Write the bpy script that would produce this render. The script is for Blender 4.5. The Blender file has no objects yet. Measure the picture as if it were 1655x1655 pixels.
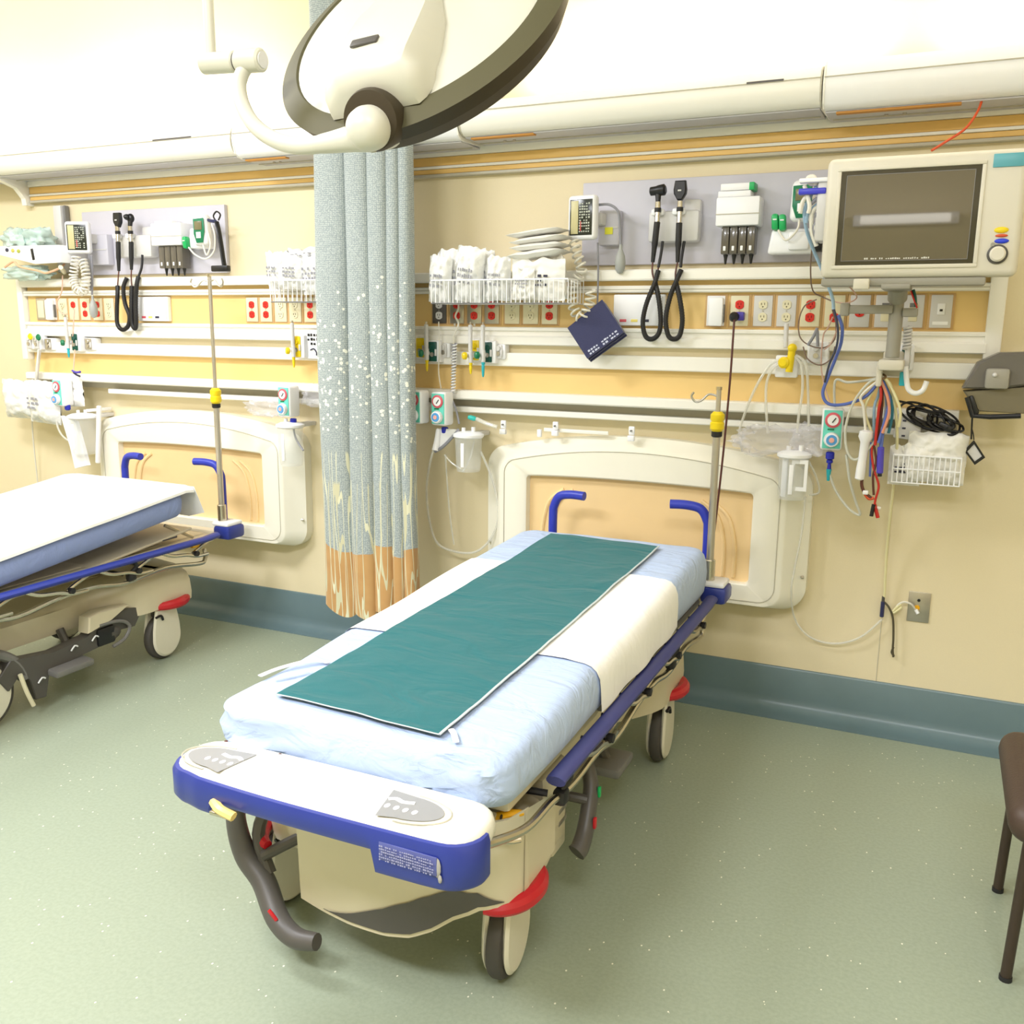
import bpy, bmesh, math, random
from mathutils import Vector, Matrix, noise
random.seed(7)
PI = math.pi
scene = bpy.context.scene
COL = scene.collection
ORG = {}

# ------------------------------------------------------------------ materials
def lin(c):
    c = c / 255.0
    return c / 12.92 if c <= 0.04045 else ((c + 0.055) / 1.055) ** 2.4
def rgb(r, g, b): return (lin(r), lin(g), lin(b), 1.0)
MATS = {}
def mat(name, col, rough=0.5, metal=0.0, bump=0.0, bscale=60.0, alpha=1.0, trans=0.0, emit=None, es=1.0, coat=0.0, vary=0.0, spec=None, sheen=0.0):
    if name in MATS: return MATS[name]
    m = bpy.data.materials.new(name); m.use_nodes = True
    nt = m.node_tree; b = nt.nodes['Principled BSDF']
    c = rgb(*col)
    b.inputs['Base Color'].default_value = c
    b.inputs['Roughness'].default_value = rough
    b.inputs['Metallic'].default_value = metal
    b.inputs['Alpha'].default_value = alpha
    b.inputs['Transmission Weight'].default_value = trans
    b.inputs['Coat Weight'].default_value = coat
    if spec is not None: b.inputs['Specular IOR Level'].default_value = spec
    if sheen: b.inputs['Sheen Weight'].default_value = sheen
    if emit:
        b.inputs['Emission Color'].default_value = rgb(*emit); b.inputs['Emission Strength'].default_value = es
    if bump or vary:
        tc = nt.nodes.new('ShaderNodeTexCoord'); n = nt.nodes.new('ShaderNodeTexNoise')
        n.inputs['Scale'].default_value = bscale; n.inputs['Detail'].default_value = 4
        nt.links.new(tc.outputs['Object'], n.inputs['Vector'])
        if bump:
            bp = nt.nodes.new('ShaderNodeBump'); bp.inputs['Strength'].default_value = bump; bp.inputs['Distance'].default_value = 0.01
            nt.links.new(n.outputs['Fac'], bp.inputs['Height']); nt.links.new(bp.outputs['Normal'], b.inputs['Normal'])
        if vary:
            mx = nt.nodes.new('ShaderNodeMix'); mx.data_type = 'RGBA'
            mx.inputs['A'].default_value = tuple(v * (1 - vary) for v in c[:3]) + (1,)
            mx.inputs['B'].default_value = tuple(min(1, v * (1 + vary)) for v in c[:3]) + (1,)
            nt.links.new(n.outputs['Fac'], mx.inputs['Factor']); nt.links.new(mx.outputs['Result'], b.inputs['Base Color'])
    MATS[name] = m
    return m

WALL = mat('wall_paint', (234, 220, 184), 0.6, bump=0.04, bscale=180, vary=0.02)
CEIL = mat('ceiling_paint', (245, 243, 238), 0.8, bump=0.03, bscale=120)
BASE = mat('baseboard_vinyl', (104, 126, 132), 0.32, vary=0.05, bscale=14)
RAILW = mat('rail_white', (246, 243, 234), 0.42, vary=0.02, bscale=5)
RAILG = mat('rail_groove', (190, 184, 166), 0.5)
OAK = mat('panel_maple', (238, 204, 136), 0.5, vary=0.05, bscale=7)
OAKD = mat('strip_maple', (238, 196, 118), 0.45, vary=0.06, bscale=9)
BUMP_C = mat('bumper_plastic', (244, 240, 224), 0.35, vary=0.02, bscale=8)
BUMP_O = mat('bumper_inlay', (244, 212, 158), 0.4, vary=0.06, bscale=6)
BOARD = mat('board_lilac', (204, 202, 212), 0.5, vary=0.02, bscale=20)
WHT = mat('white_plastic', (246, 246, 248), 0.35, vary=0.015, bscale=20)
WHTG = mat('pale_grey_plastic', (216, 214, 212), 0.4)
BEIGE = mat('beige_plastic', (216, 205, 178), 0.38, vary=0.03, bscale=12)
BEIGE2 = mat('footboard_white', (240, 236, 222), 0.34, vary=0.015, bscale=10)
BLUE = mat('royal_blue_plastic', (46, 60, 146), 0.35, vary=0.08, bscale=15)
BLUEH = mat('handle_blue', (44, 58, 178), 0.38, vary=0.05, bscale=20)
RAILB = mat('rail_navy', (58, 62, 122), 0.45, vary=0.06, bscale=15)
RED = mat('red_plastic', (196, 28, 40), 0.35, vary=0.05)
TYRE = mat('tyre_grey', (76, 72, 68), 0.65, bump=0.03)
DGREY = mat('dark_grey_plastic', (84, 80, 76), 0.42, vary=0.06, bscale=12)
MGREY = mat('mid_grey_plastic', (120, 118, 116), 0.45, vary=0.04)
CHROME = mat('chrome', (205, 198, 182), 0.24, 1.0, vary=0.05, bscale=30)
STEEL = mat('brushed_steel', (196, 190, 180), 0.35, 0.9, vary=0.06, bscale=40)
BLACK = mat('black_plastic', (24, 24, 27), 0.38, vary=0.1, bscale=30)
BLKR = mat('black_rubber', (34, 33, 35), 0.55, bump=0.03)
YEL = mat('yellow_plastic', (242, 212, 20), 0.35, vary=0.03)
AMB = mat('amber_plastic', (240, 178, 20), 0.35, vary=0.04)
GRN = mat('green_plastic', (10, 120, 80), 0.35, vary=0.05)
GRND = mat('dark_green_plastic', (16, 78, 66), 0.4, vary=0.05)
GRNB = mat('bright_green_plastic', (20, 172, 92), 0.35, vary=0.04)
TEAL = mat('teal_plastic', (40, 176, 190), 0.35, vary=0.05)
TEALF = mat('regulator_face', (110, 214, 196), 0.4, vary=0.05)
PINK = mat('dial_red', (214, 92, 104), 0.45)
SKY = mat('knob_blue', (86, 160, 224), 0.35)
IVORY = mat('ivory_plastic', (232, 224, 192), 0.4, vary=0.02)
IVDARK = mat('outlet_slots', (104, 96, 60), 0.6)
OREDM = mat('outlet_red', (220, 44, 36), 0.38, vary=0.04)
NAVY = mat('navy_nylon', (34, 38, 84), 0.6, bump=0.12, bscale=220, sheen=0.3)
PURP = mat('purple_plastic', (82, 70, 190), 0.35)
CBLUE = mat('cable_blue', (92, 112, 190), 0.4)
CLBL = mat('cable_light_blue', (160, 190, 216), 0.4)
CWHT = mat('cable_white', (232, 228, 216), 0.4)
CGRY = mat('cable_grey', (140, 140, 148), 0.45)
CRED = mat('cable_red', (196, 40, 30), 0.4)
CBRN = mat('cable_brown', (92, 48, 34), 0.5)
CBLK = mat('cable_black', (22, 20, 22), 0.5)
CORG = mat('cable_orange', (214, 84, 40), 0.45)
CYEL = mat('cable_cream', (236, 228, 180), 0.4)
MONB = mat('monitor_casing', (222, 216, 200), 0.4, vary=0.015, bscale=10)
MONS = mat('monitor_stand_grey', (158, 154, 142), 0.45, vary=0.03)
GLASSD = mat('screen_glass', (98, 90, 74), 0.02, spec=0.9, vary=0.01, bscale=3)
GLASSB = mat('screen_mask', (50, 46, 34), 0.1, spec=0.8)
PAPER = mat('paper_white', (242, 240, 234), 0.6, bump=0.15, bscale=30)
WRAP = mat('clear_wrap', (238, 238, 236), 0.16, bump=0.7, bscale=26, coat=0.4, vary=0.04)
PRINT = mat('dark_print', (52, 52, 72), 0.6)
PRINTG = mat('grey_print', (150, 150, 158), 0.6)
CLEAR = mat('clear_plastic', (240, 244, 244), 0.1, alpha=0.28, coat=0.5)
CLEAR2 = mat('clear_film', (244, 242, 248), 0.10, alpha=0.26, bump=0.8, bscale=20, coat=0.6)
TUBEC = mat('clear_tubing', (238, 236, 226), 0.15, alpha=0.55, coat=0.4)
SMOKE = mat('smoked_plastic', (104, 98, 88), 0.2, alpha=0.88, coat=0.4)
LAMPO = mat('lamp_rim_olive', (92, 88, 64), 0.62, vary=0.06, bscale=6, spec=.25)
LAMPD = mat('lamp_rim_dark', (64, 55, 40), 0.5, vary=0.06, bscale=6, spec=.3)
LAMPW = mat('lamp_white', (214, 211, 196), 0.36, vary=0.01, bscale=5)
BROWN = mat('brown_vinyl', (74, 58, 48), 0.5, bump=0.08, bscale=140)
BROWNL = mat('brown_metal', (66, 54, 44), 0.38, 0.2, vary=0.06)
LED = mat('tube_glow', (255, 252, 246), 0.5, emit=(255, 250, 240), es=4.0)

def sheet_mat(name, col, fold=0.35, wscale=7.0):
    m = bpy.data.materials.new(name); m.use_nodes = True; nt = m.node_tree; b = nt.nodes['Principled BSDF']
    b.inputs['Base Color'].default_value = rgb(*col); b.inputs['Roughness'].default_value = 0.85
    b.inputs['Sheen Weight'].default_value = 0.15
    tc = nt.nodes.new('ShaderNodeTexCoord'); mp = nt.nodes.new('ShaderNodeMapping')
    mp.inputs['Scale'].default_value = (1.0, 2.2, 1.4); mp.inputs['Rotation'].default_value = (0, 0, 0.5)
    n = nt.nodes.new('ShaderNodeTexNoise'); n.inputs['Scale'].default_value = wscale; n.inputs['Detail'].default_value = 3; n.inputs['Distortion'].default_value = 0.8
    w = nt.nodes.new('ShaderNodeTexNoise'); w.inputs['Scale'].default_value = 500
    ad = nt.nodes.new('ShaderNodeMath'); ad.operation = 'MULTIPLY_ADD'; ad.inputs[1].default_value = 0.04
    bp = nt.nodes.new('ShaderNodeBump'); bp.inputs['Strength'].default_value = fold; bp.inputs['Distance'].default_value = 0.03
    L = nt.links.new
    L(tc.outputs['Object'], mp.inputs['Vector']); L(mp.outputs['Vector'], n.inputs['Vector']); L(tc.outputs['Object'], w.inputs['Vector'])
    L(w.outputs['Fac'], ad.inputs[0]); L(n.outputs['Fac'], ad.inputs[2]); L(ad.outputs[0], bp.inputs['Height']); L(bp.outputs['Normal'], b.inputs['Normal'])
    return m
SHB = sheet_mat('sheet_blue', (182, 200, 232), 0.6)
SHBD = sheet_mat('sheet_blue_violet', (140, 156, 206))
SHW = sheet_mat('sheet_white', (250, 249, 246), 0.2)
SHG = sheet_mat('drape_teal', (0, 100, 106), 0.55, 4.0)

def floor_mat():
    m = bpy.data.materials.new('floor_vinyl'); m.use_nodes = True; nt = m.node_tree; b = nt.nodes['Principled BSDF']
    tc = nt.nodes.new('ShaderNodeTexCoord'); L = nt.links.new
    v = nt.nodes.new('ShaderNodeTexVoronoi'); v.inputs['Scale'].default_value = 40; v.inputs['Randomness'].default_value = 1
    mp = nt.nodes.new('ShaderNodeMapping'); mp.inputs['Scale'].default_value = (1, 0.75, 1)
    L(tc.outputs['Object'], mp.inputs['Vector']); L(mp.outputs['Vector'], v.inputs['Vector'])
    n2 = nt.nodes.new('ShaderNodeTexNoise'); n2.inputs['Scale'].default_value = 90; n2.inputs['Detail'].default_value = 6
    L(tc.outputs['Object'], n2.inputs['Vector'])
    lt = nt.nodes.new('ShaderNodeMath'); lt.operation = 'LESS_THAN'; lt.inputs[1].default_value = 0.095
    L(v.outputs['Distance'], lt.inputs[0])
    sep = nt.nodes.new('ShaderNodeSeparateColor'); L(v.outputs['Color'], sep.inputs['Color'])
    gt = nt.nodes.new('ShaderNodeMath'); gt.operation = 'GREATER_THAN'; gt.inputs[1].default_value = 0.62; L(sep.outputs['Red'], gt.inputs[0])
    mu = nt.nodes.new('ShaderNodeMath'); mu.operation = 'MULTIPLY'; L(lt.outputs[0], mu.inputs[0]); L(gt.outputs[0], mu.inputs[1])
    cr = nt.nodes.new('ShaderNodeValToRGB'); cr.color_ramp.elements[0].color = rgb(150, 160, 140); cr.color_ramp.elements[1].color = rgb(158, 168, 148)
    cr.color_ramp.elements[0].position = 0.35; cr.color_ramp.elements[1].position = 0.65
    L(n2.outputs['Fac'], cr.inputs['Fac'])
    mx = nt.nodes.new('ShaderNodeMix'); mx.data_type = 'RGBA'; mx.inputs['B'].default_value = rgb(236, 236, 216)
    L(mu.outputs[0], mx.inputs['Factor']); L(cr.outputs['Color'], mx.inputs['A']); L(mx.outputs['Result'], b.inputs['Base Color'])
    b.inputs['Roughness'].default_value = 0.36; b.inputs['Specular IOR Level'].default_value = 0.4
    bp = nt.nodes.new('ShaderNodeBump'); bp.inputs['Strength'].default_value = 0.006; bp.inputs['Distance'].default_value = 0.01
    L(n2.outputs['Fac'], bp.inputs['Height']); L(bp.outputs['Normal'], b.inputs['Normal'])
    return m
FLOOR = floor_mat()

def curtain_mat():
    m = bpy.data.materials.new('curtain_print'); m.use_nodes = True; nt = m.node_tree; b = nt.nodes['Principled BSDF']; L = nt.links.new
    uv = nt.nodes.new('ShaderNodeUVMap'); uv.uv_map = 'UVMap'
    sp = nt.nodes.new('ShaderNodeSeparateXYZ'); L(uv.outputs['UV'], sp.inputs[0])   # x = metres along cloth, y = height
    def math_(op, a, b_=None, c=None):
        n = nt.nodes.new('ShaderNodeMath'); n.operation = op
        for i, v in enumerate((a, b_, c)):
            if v is None: continue
            if isinstance(v, (int, float)): n.inputs[i].default_value = v
            else: L(v, n.inputs[i])
        return n.outputs[0]
    def band(lo0, lo1, hi0, hi1):
        a = nt.nodes.new('ShaderNodeMapRange'); a.inputs['From Min'].default_value = lo0; a.inputs['From Max'].default_value = lo1; L(sp.outputs['Y'], a.inputs['Value'])
        c = nt.nodes.new('ShaderNodeMapRange'); c.inputs['From Min'].default_value = hi1; c.inputs['From Max'].default_value = hi0; L(sp.outputs['Y'], c.inputs['Value'])
        return math_('MULTIPLY', a.outputs[0], c.outputs[0])
    def mix(f, a, b_):
        x = nt.nodes.new('ShaderNodeMix'); x.data_type = 'RGBA'
        L(f, x.inputs['Factor'])
        for k, v in (('A', a), ('B', b_)):
            if isinstance(v, tuple): x.inputs[k].default_value = v
            else: L(v, x.inputs[k])
        return x.outputs['Result']
    # honeycomb weave of small dark cells
    v1 = nt.nodes.new('ShaderNodeTexVoronoi'); v1.inputs['Scale'].default_value = 125; v1.inputs['Randomness'].default_value = 0.35; L(uv.outputs['UV'], v1.inputs['Vector'])
    weave = math_('GREATER_THAN', v1.outputs['Distance'], 0.42)
    base = mix(weave, rgb(182, 190, 188), rgb(146, 156, 158))
    # lower golden field with ragged edge
    nz = nt.nodes.new('ShaderNodeTexNoise'); nz.inputs['Scale'].default_value = 3; L(uv.outputs['UV'], nz.inputs['Vector'])
    edge = math_('MULTIPLY_ADD', nz.outputs['Fac'], 0.16, 0.50)
    low = math_('LESS_THAN', sp.outputs['Y'], edge)
    nb = nt.nodes.new('ShaderNodeTexNoise'); nb.inputs['Scale'].default_value = 9; L(uv.outputs['UV'], nb.inputs['Vector'])
    gold = mix(nb.outputs['Fac'], rgb(208, 168, 110), rgb(180, 130, 76))
    col = mix(low, base, gold)
    # grass stalks: thin, warped, nearly vertical cream lines
    def stalks(sx, seed, tilt, lo0, lo1, hi0, hi1, thr):
        mp = nt.nodes.new('ShaderNodeMapping'); mp.inputs['Scale'].default_value = (sx, 1.1, 1); mp.inputs['Location'].default_value = (seed, seed, 0); mp.inputs['Rotation'].default_value = (0, 0, tilt)
        L(uv.outputs['UV'], mp.inputs['Vector'])
        w = nt.nodes.new('ShaderNodeTexNoise'); w.inputs['Scale'].default_value = 1.0; w.inputs['Detail'].default_value = 1; L(mp.outputs['Vector'], w.inputs['Vector'])
        d = math_('ABSOLUTE', math_('SUBTRACT', w.outputs['Fac'], 0.5))
        return math_('MULTIPLY', math_('LESS_THAN', d, thr), band(lo0, lo1, hi0, hi1))
    cream = rgb(222, 220, 190)
    col = mix(stalks(22, 3.1, 0.16, 0.2, 0.24, 1.02, 1.04, 0.015), col, cream)
    col = mix(stalks(17, 8.7, -0.2, 0.2, 0.24, 0.88, 0.9, 0.013), col, rgb(206, 202, 168))
    # blossom dots, dense in the middle
    v2 = nt.nodes.new('ShaderNodeTexVoronoi'); v2.inputs['Scale'].default_value = 44; L(uv.outputs['UV'], v2.inputs['Vector'])
    sc = nt.nodes.new('ShaderNodeSeparateColor'); L(v2.outputs['Color'], sc.inputs['Color'])
    dens = nt.nodes.new('ShaderNodeTexNoise'); dens.inputs['Scale'].default_value = 4; L(uv.outputs['UV'], dens.inputs['Vector'])
    g = math_('MULTIPLY', band(1.02, 1.22, 1.42, 1.85), math_('MULTIPLY_ADD', dens.outputs['Fac'], 1.5, -0.1))
    dots = math_('MULTIPLY', math_('LESS_THAN', v2.outputs['Distance'], 0.33), math_('LESS_THAN', sc.outputs['Red'], g))
    col = mix(dots, col, rgb(236, 236, 222))
    L(col, b.inputs['Base Color']); b.inputs['Roughness'].default_value = 0.8; b.inputs['Sheen Weight'].default_value = 0.2
    return m
CURT = curtain_mat()

# ------------------------------------------------------------------ mesh building
def rotm(rx=0, ry=0, rz=0): return Matrix.Rotation(rz, 3, 'Z') @ Matrix.Rotation(ry, 3, 'Y') @ Matrix.Rotation(rx, 3, 'X')
def smooth_path(pts, n=6, closed=False):
    P = [Vector(p) for p in pts]
    if len(P) < 3: return P
    out = []
    N = len(P)
    rng = range(N) if closed else range(N - 1)
    for i in rng:
        if closed: p0, p1, p2, p3 = P[(i - 1) % N], P[i], P[(i + 1) % N], P[(i + 2) % N]
        else: p0, p1, p2, p3 = P[max(i - 1, 0)], P[i], P[i + 1], P[min(i + 2, N - 1)]
        for k in range(n):
            t = k / n
            out.append(0.5 * ((2 * p1) + (-p0 + p2) * t + (2 * p0 - 5 * p1 + 4 * p2 - p3) * t * t + (-p0 + 3 * p1 - 3 * p2 + p3) * t ** 3))
    if not closed: out.append(P[-1])
    return out

class MB:
    def __init__(s): s.v = []; s.f = []; s.mi = []; s.mats = []; s.sm = []
    def slot(s, m):
        if m not in s.mats: s.mats.append(m)
        return s.mats.index(m)
    def add(s, vs, fs, m, smooth=True):
        o = len(s.v); k = s.slot(m)
        s.v += [tuple(v) for v in vs]; s.f += [tuple(i + o for i in f) for f in fs]; s.mi += [k] * len(fs); s.sm += [smooth] * len(fs)
        return s
    def box(s, c, size, m, bev=0.0, rot=None, seg=2, taper=None):
        bm = bmesh.new(); bmesh.ops.create_cube(bm, size=1.0)
        for v in bm.verts:
            v.co = Vector((v.co.x * size[0], v.co.y * size[1], v.co.z * size[2]))
            if taper and v.co.z > 0: v.co.x *= taper[0]; v.co.y *= taper[1]
        if bev > 0:
            bmesh.ops.bevel(bm, geom=bm.edges[:], offset=min(bev, 0.49 * min(size)), segments=seg, profile=0.5, affect='EDGES')
        R = rot if rot else Matrix.Identity(3); c = Vector(c)
        vs = [R @ v.co + c for v in bm.verts]; bm.verts.index_update()
        fs = [[v.index for v in f.verts] for f in bm.faces]; bm.free()
        return s.add(vs, fs, m, bev > 0)
    def tube(s, pts, r, m, seg=8, smooth=0, closed=False, cap=True, flat=1.0):
        P = smooth_path(pts, smooth, closed) if smooth else [Vector(p) for p in pts]
        n = len(P); vs = []; fs = []
        rad = r if callable(r) else (lambda t: r)
        up = None
        for i, p in enumerate(P):
            if closed: t = (P[(i + 1) % n] - P[i - 1])
            else: t = P[min(i + 1, n - 1)] - P[max(i - 1, 0)]
            if t.length < 1e-9: t = Vector((0, 0, 1))
            t.normalize()
            if up is None:
                a = Vector((0, 0, 1)) if abs(t.z) < 0.9 else Vector((1, 0, 0))
                up = (a - t * a.dot(t)).normalized()
            else:
                up = up - t * up.dot(t)
                up = up.normalized() if up.length > 1e-6 else Vector((1, 0, 0))
            sd = t.cross(up); rr = rad(i / max(1, n - 1))
            for k in range(seg):
                a = 2 * PI * k / seg
                vs.append(p + up * (math.cos(a) * rr * flat) + sd * (math.sin(a) * rr))
        for i in range(n if closed else n - 1):
            j = (i + 1) % n
            for k in range(seg):
                k2 = (k + 1) % seg
                fs.append((i * seg + k, i * seg + k2, j * seg + k2, j * seg + k))
        if cap and not closed:
            fs.append(tuple(range(seg))[::-1]); fs.append(tuple((n - 1) * seg + k for k in range(seg)))
        return s.add(vs, fs, m, True)
    def lathe(s, c, axis, prof, m, seg=24, sx=1.0, rot=None):
        # prof: list of (radius, distance along axis)
        ax = Vector(axis).normalized(); a = Vector((0, 0, 1)) if abs(ax.z) < 0.9 else Vector((0, 1, 0))
        u = (a - ax * a.dot(ax)).normalized(); w = ax.cross(u); c = Vector(c)
        vs = []; fs = []; n = len(prof)
        for (r, d) in prof:
            for k in range(seg):
                t = 2 * PI * k / seg
                vs.append(c + ax * d + u * (math.cos(t) * r) + w * (math.sin(t) * r * sx))
        for i in range(n - 1):
            for k in range(seg):
                k2 = (k + 1) % seg
                fs.append((i * seg + k, i * seg + k2, (i + 1) * seg + k2, (i + 1) * seg + k))
        fs.append(tuple(range(seg))[::-1]); fs.append(tuple((n - 1) * seg + k for k in range(seg)))
        return s.add(vs, fs, m, True)
    def cyl(s, p0, p1, r, m, seg=16, bev=0.0):
        p0 = Vector(p0); p1 = Vector(p1); d = p1 - p0; h = d.length; b = min(bev, r * 0.5, h * 0.4)
        pr = [(r - b, 0), (r, b), (r, h - b), (r - b, h)] if b > 0 else [(r, 0), (r, h)]
        return s.lathe(p0, d, pr, m, seg)
    def prism(s, poly, m, o, u, v, depth, bev=0.0, sm=False):
        # poly in (a,b) -> o + u*a + v*b, extruded by vector depth
        o = Vector(o); u = Vector(u); v = Vector(v); d = Vector(depth); n = len(poly)
        a = [o + u * p[0] + v * p[1] for p in poly]
        if bev > 0:
            cx = sum(p[0] for p in poly) / n; cy = sum(p[1] for p in poly) / n
            ins = []
            for p in poly:
                L = math.hypot(p[0] - cx, p[1] - cy); k = max(0.0, (L - bev) / max(L, 1e-6)); ins.append((cx + (p[0] - cx) * k, cy + (p[1] - cy) * k))
            dl = d.normalized() * min(bev, d.length * 0.45)
            rings = [[o + u * p[0] + v * p[1] for p in ins], [x + dl for x in a], [x + d - dl for x in a], [o + u * p[0] + v * p[1] + d for p in ins]]
        else: rings = [a, [x + d for x in a]]
        vs = [x for r in rings for x in r]; fs = []
        for i in range(len(rings) - 1):
            for k in range(n):
                k2 = (k + 1) % n; fs.append((i * n + k, i * n + k2, (i + 1) * n + k2, (i + 1) * n + k))
        fs.append(tuple(range(n))[::-1]); fs.append(tuple((len(rings) - 1) * n + k for k in range(n)))
        return s.add(vs, fs, m, bev > 0 or sm)
    def grid(s, fn, nu, nv, m, thick=None, smooth=True):
        vs = [Vector(fn(i / nu, j / nv)) for j in range(nv + 1) for i in range(nu + 1)]
        fs = [(j * (nu + 1) + i, j * (nu + 1) + i + 1, (j + 1) * (nu + 1) + i + 1, (j + 1) * (nu + 1) + i) for j in range(nv) for i in range(nu)]
        if thick is not None:
            t = Vector(thick); o = len(vs); vs2 = vs + [v + t for v in vs]
            fs2 = fs + [tuple(o + k for k in f[::-1]) for f in fs]
            W = nu + 1
            bd = [i for i in range(W)] + [j * W + nu for j in range(1, nv + 1)] + [nv * W + i for i in range(nu - 1, -1, -1)] + [j * W for j in range(nv - 1, 0, -1)]
            for i in range(len(bd)):
                a, b = bd[i], bd[(i + 1) % len(bd)]; fs2.append((b, a, a + o, b + o))
            return s.add(vs2, fs2, m, smooth)
        return s.add(vs, fs, m, smooth)
    def ball(s, c, r, m, sc=(1, 1, 1), seg=14, rot=None):
        c = Vector(c); vs = []; fs = []; R = rot if rot else Matrix.Identity(3); rings = seg // 2
        for j in range(1, rings):
            ph = PI * j / rings
            for k in range(seg):
                t = 2 * PI * k / seg
                vs.append(R @ Vector((math.sin(ph) * math.cos(t) * r * sc[0], math.sin(ph) * math.sin(t) * r * sc[1], math.cos(ph) * r * sc[2])) + c)
        nb = len(vs); vs.append(R @ Vector((0, 0, r * sc[2])) + c); vs.append(R @ Vector((0, 0, -r * sc[2])) + c)
        for j in range(rings - 2):
            for k in range(seg):
                k2 = (k + 1) % seg; fs.append((j * seg + k, (j + 1) * seg + k, (j + 1) * seg + k2, j * seg + k2))
        for k in range(seg):
            k2 = (k + 1) % seg; fs.append((nb, k, k2)); fs.append((nb + 1, (rings - 2) * seg + k2, (rings - 2) * seg + k))
        return s.add(vs, fs, m, True)
    def glyphs(s, o, u, v, n, rows, w, h, m, out=(0, -1, 0), seed=1, off=0.0012):
        # rows of small strokes, print too fine to read
        o = Vector(o); u = Vector(u).normalized(); v = Vector(v).normalized(); nrm = Vector(out).normalized()
        r = random.Random(seed); cw = w / n; rh = h / rows
        for j in range(rows):
            for i in range(n):
                if r.random() < 0.15: continue
                a = o + u * (i * cw) + v * (-(j + 0.9) * rh) + nrm * off
                ww = cw * r.uniform(0.5, 0.85); hh = rh * r.uniform(0.4, 0.65)
                s.add([a, a + u * ww, a + u * ww + v * hh, a + v * hh], [(0, 1, 2, 3)], m, False)
        return s
    def obj(s, name, parent=None, auto=35):
        me = bpy.data.meshes.new(name)
        if parent is None:
            xs = [v[0] for v in s.v]; ys = [v[1] for v in s.v]; zs = [v[2] for v in s.v]
            org = Vector(((min(xs) + max(xs)) / 2, (min(ys) + max(ys)) / 2, min(zs)))
        else: org = ORG[parent.name]
        me.from_pydata([Vector(v) - org for v in s.v], [], s.f)
        for m in s.mats: me.materials.append(m)
        me.polygons.foreach_set('material_index', s.mi); me.polygons.foreach_set('use_smooth', s.sm)
        bm = bmesh.new(); bm.from_mesh(me); bmesh.ops.recalc_face_normals(bm, faces=bm.faces[:])
        for e in bm.edges:
            if len(e.link_faces) == 2 and e.calc_face_angle(0) > math.radians(auto): e.smooth = False
        bm.to_mesh(me); bm.free(); me.update()
        o = bpy.data.objects.new(name, me); COL.objects.link(o)
        ORG[o.name] = org
        if parent is None: o.location = org
        else: o.parent = parent
        return o

def thing(name, label, cat, loc, group=None):
    o = bpy.data.objects.new(name, None); COL.objects.link(o); o.location = Vector(loc); ORG[o.name] = Vector(loc)
    o.empty_display_size = 0.05
    o['label'] = label; o['category'] = cat
    if group: o['group'] = group
    return o
def tag(o, label, cat, group=None, kind=None):
    o['label'] = label; o['category'] = cat
    if group: o['group'] = group
    if kind: o['kind'] = kind
    return o
def struct(o): o['kind'] = 'structure'; return o
def V(*a): return Vector(a)
def lerp(a, b, t): return Vector(a) * (1 - t) + Vector(b) * t

# ------------------------------------------------------------------ camera
cd = bpy.data.cameras.new('camera'); cam = bpy.data.objects.new('camera', cd); COL.objects.link(cam)
cam.matrix_world = Matrix([[0.908753, -0.090835, 0.40733, 0.0], [0.417226, 0.175431, -0.89171, -3.87], [0.00954, 0.980292, 0.197322, 1.6], [0.0, 0.0, 0.0, 1.0]])
cd.sensor_width = 36; cd.lens = 36 * 1500 / 1655; cd.clip_start = 0.02
scene.camera = cam

# ------------------------------------------------------------------ room
X0, X1, Y0, ZC = -6.6, 2.0, -6.2, 3.35
struct(MB().box(((X0 + X1) / 2, Y0 / 2, -0.05), (X1 - X0 + .3, -Y0 + .3, 0.1), FLOOR).obj('floor'))
struct(MB().box(((X0 + X1) / 2, Y0 / 2, ZC + 0.05), (X1 - X0 + .3, -Y0 + .3, 0.1), CEIL).obj('ceiling'))
struct(MB().box(((X0 + X1) / 2, 0.06, ZC / 2), (X1 - X0 + .3, 0.12, ZC), WALL).obj('wall_back'))
struct(MB().box((X0 - .06, Y0 / 2, ZC / 2), (0.12, -Y0, ZC), WALL).obj('wall_left'))
struct(MB().box((X1 + .06, Y0 / 2, ZC / 2), (0.12, -Y0, ZC), WALL).obj('wall_right'))
struct(MB().box(((X0 + X1) / 2, Y0 - .06, ZC / 2), (X1 - X0 + .3, 0.12, ZC), WALL).obj('wall_front'))
struct(MB().box(((X0 + X1) / 2, Y0 + .01, 1.28), (X1 - X0, 0.02, 2.56), mat('dado_tan', (176, 164, 116), .6, vary=.03)).obj('trim_24'))
# vinyl cove base: flat strip on the floor, rounded cove, upright with a thin top lip
prof = [(-0.115, 0.0), (-0.115, 0.003), (-0.075, 0.004), (-0.048, 0.010), (-0.028, 0.022), (-0.016, 0.040), (-0.013, 0.060), (-0.012, 0.186), (-0.008, 0.192), (0.0, 0.193), (0.0, 0.0)]
struct(MB().prism(prof, BASE, (X0, 0, 0), (0, 1, 0), (0, 0, 1), (X1 - X0, 0, 0), 0, True).obj('baseboard_back'))
for (a, b) in ((-4.2, 0.19),):
    pass
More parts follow.
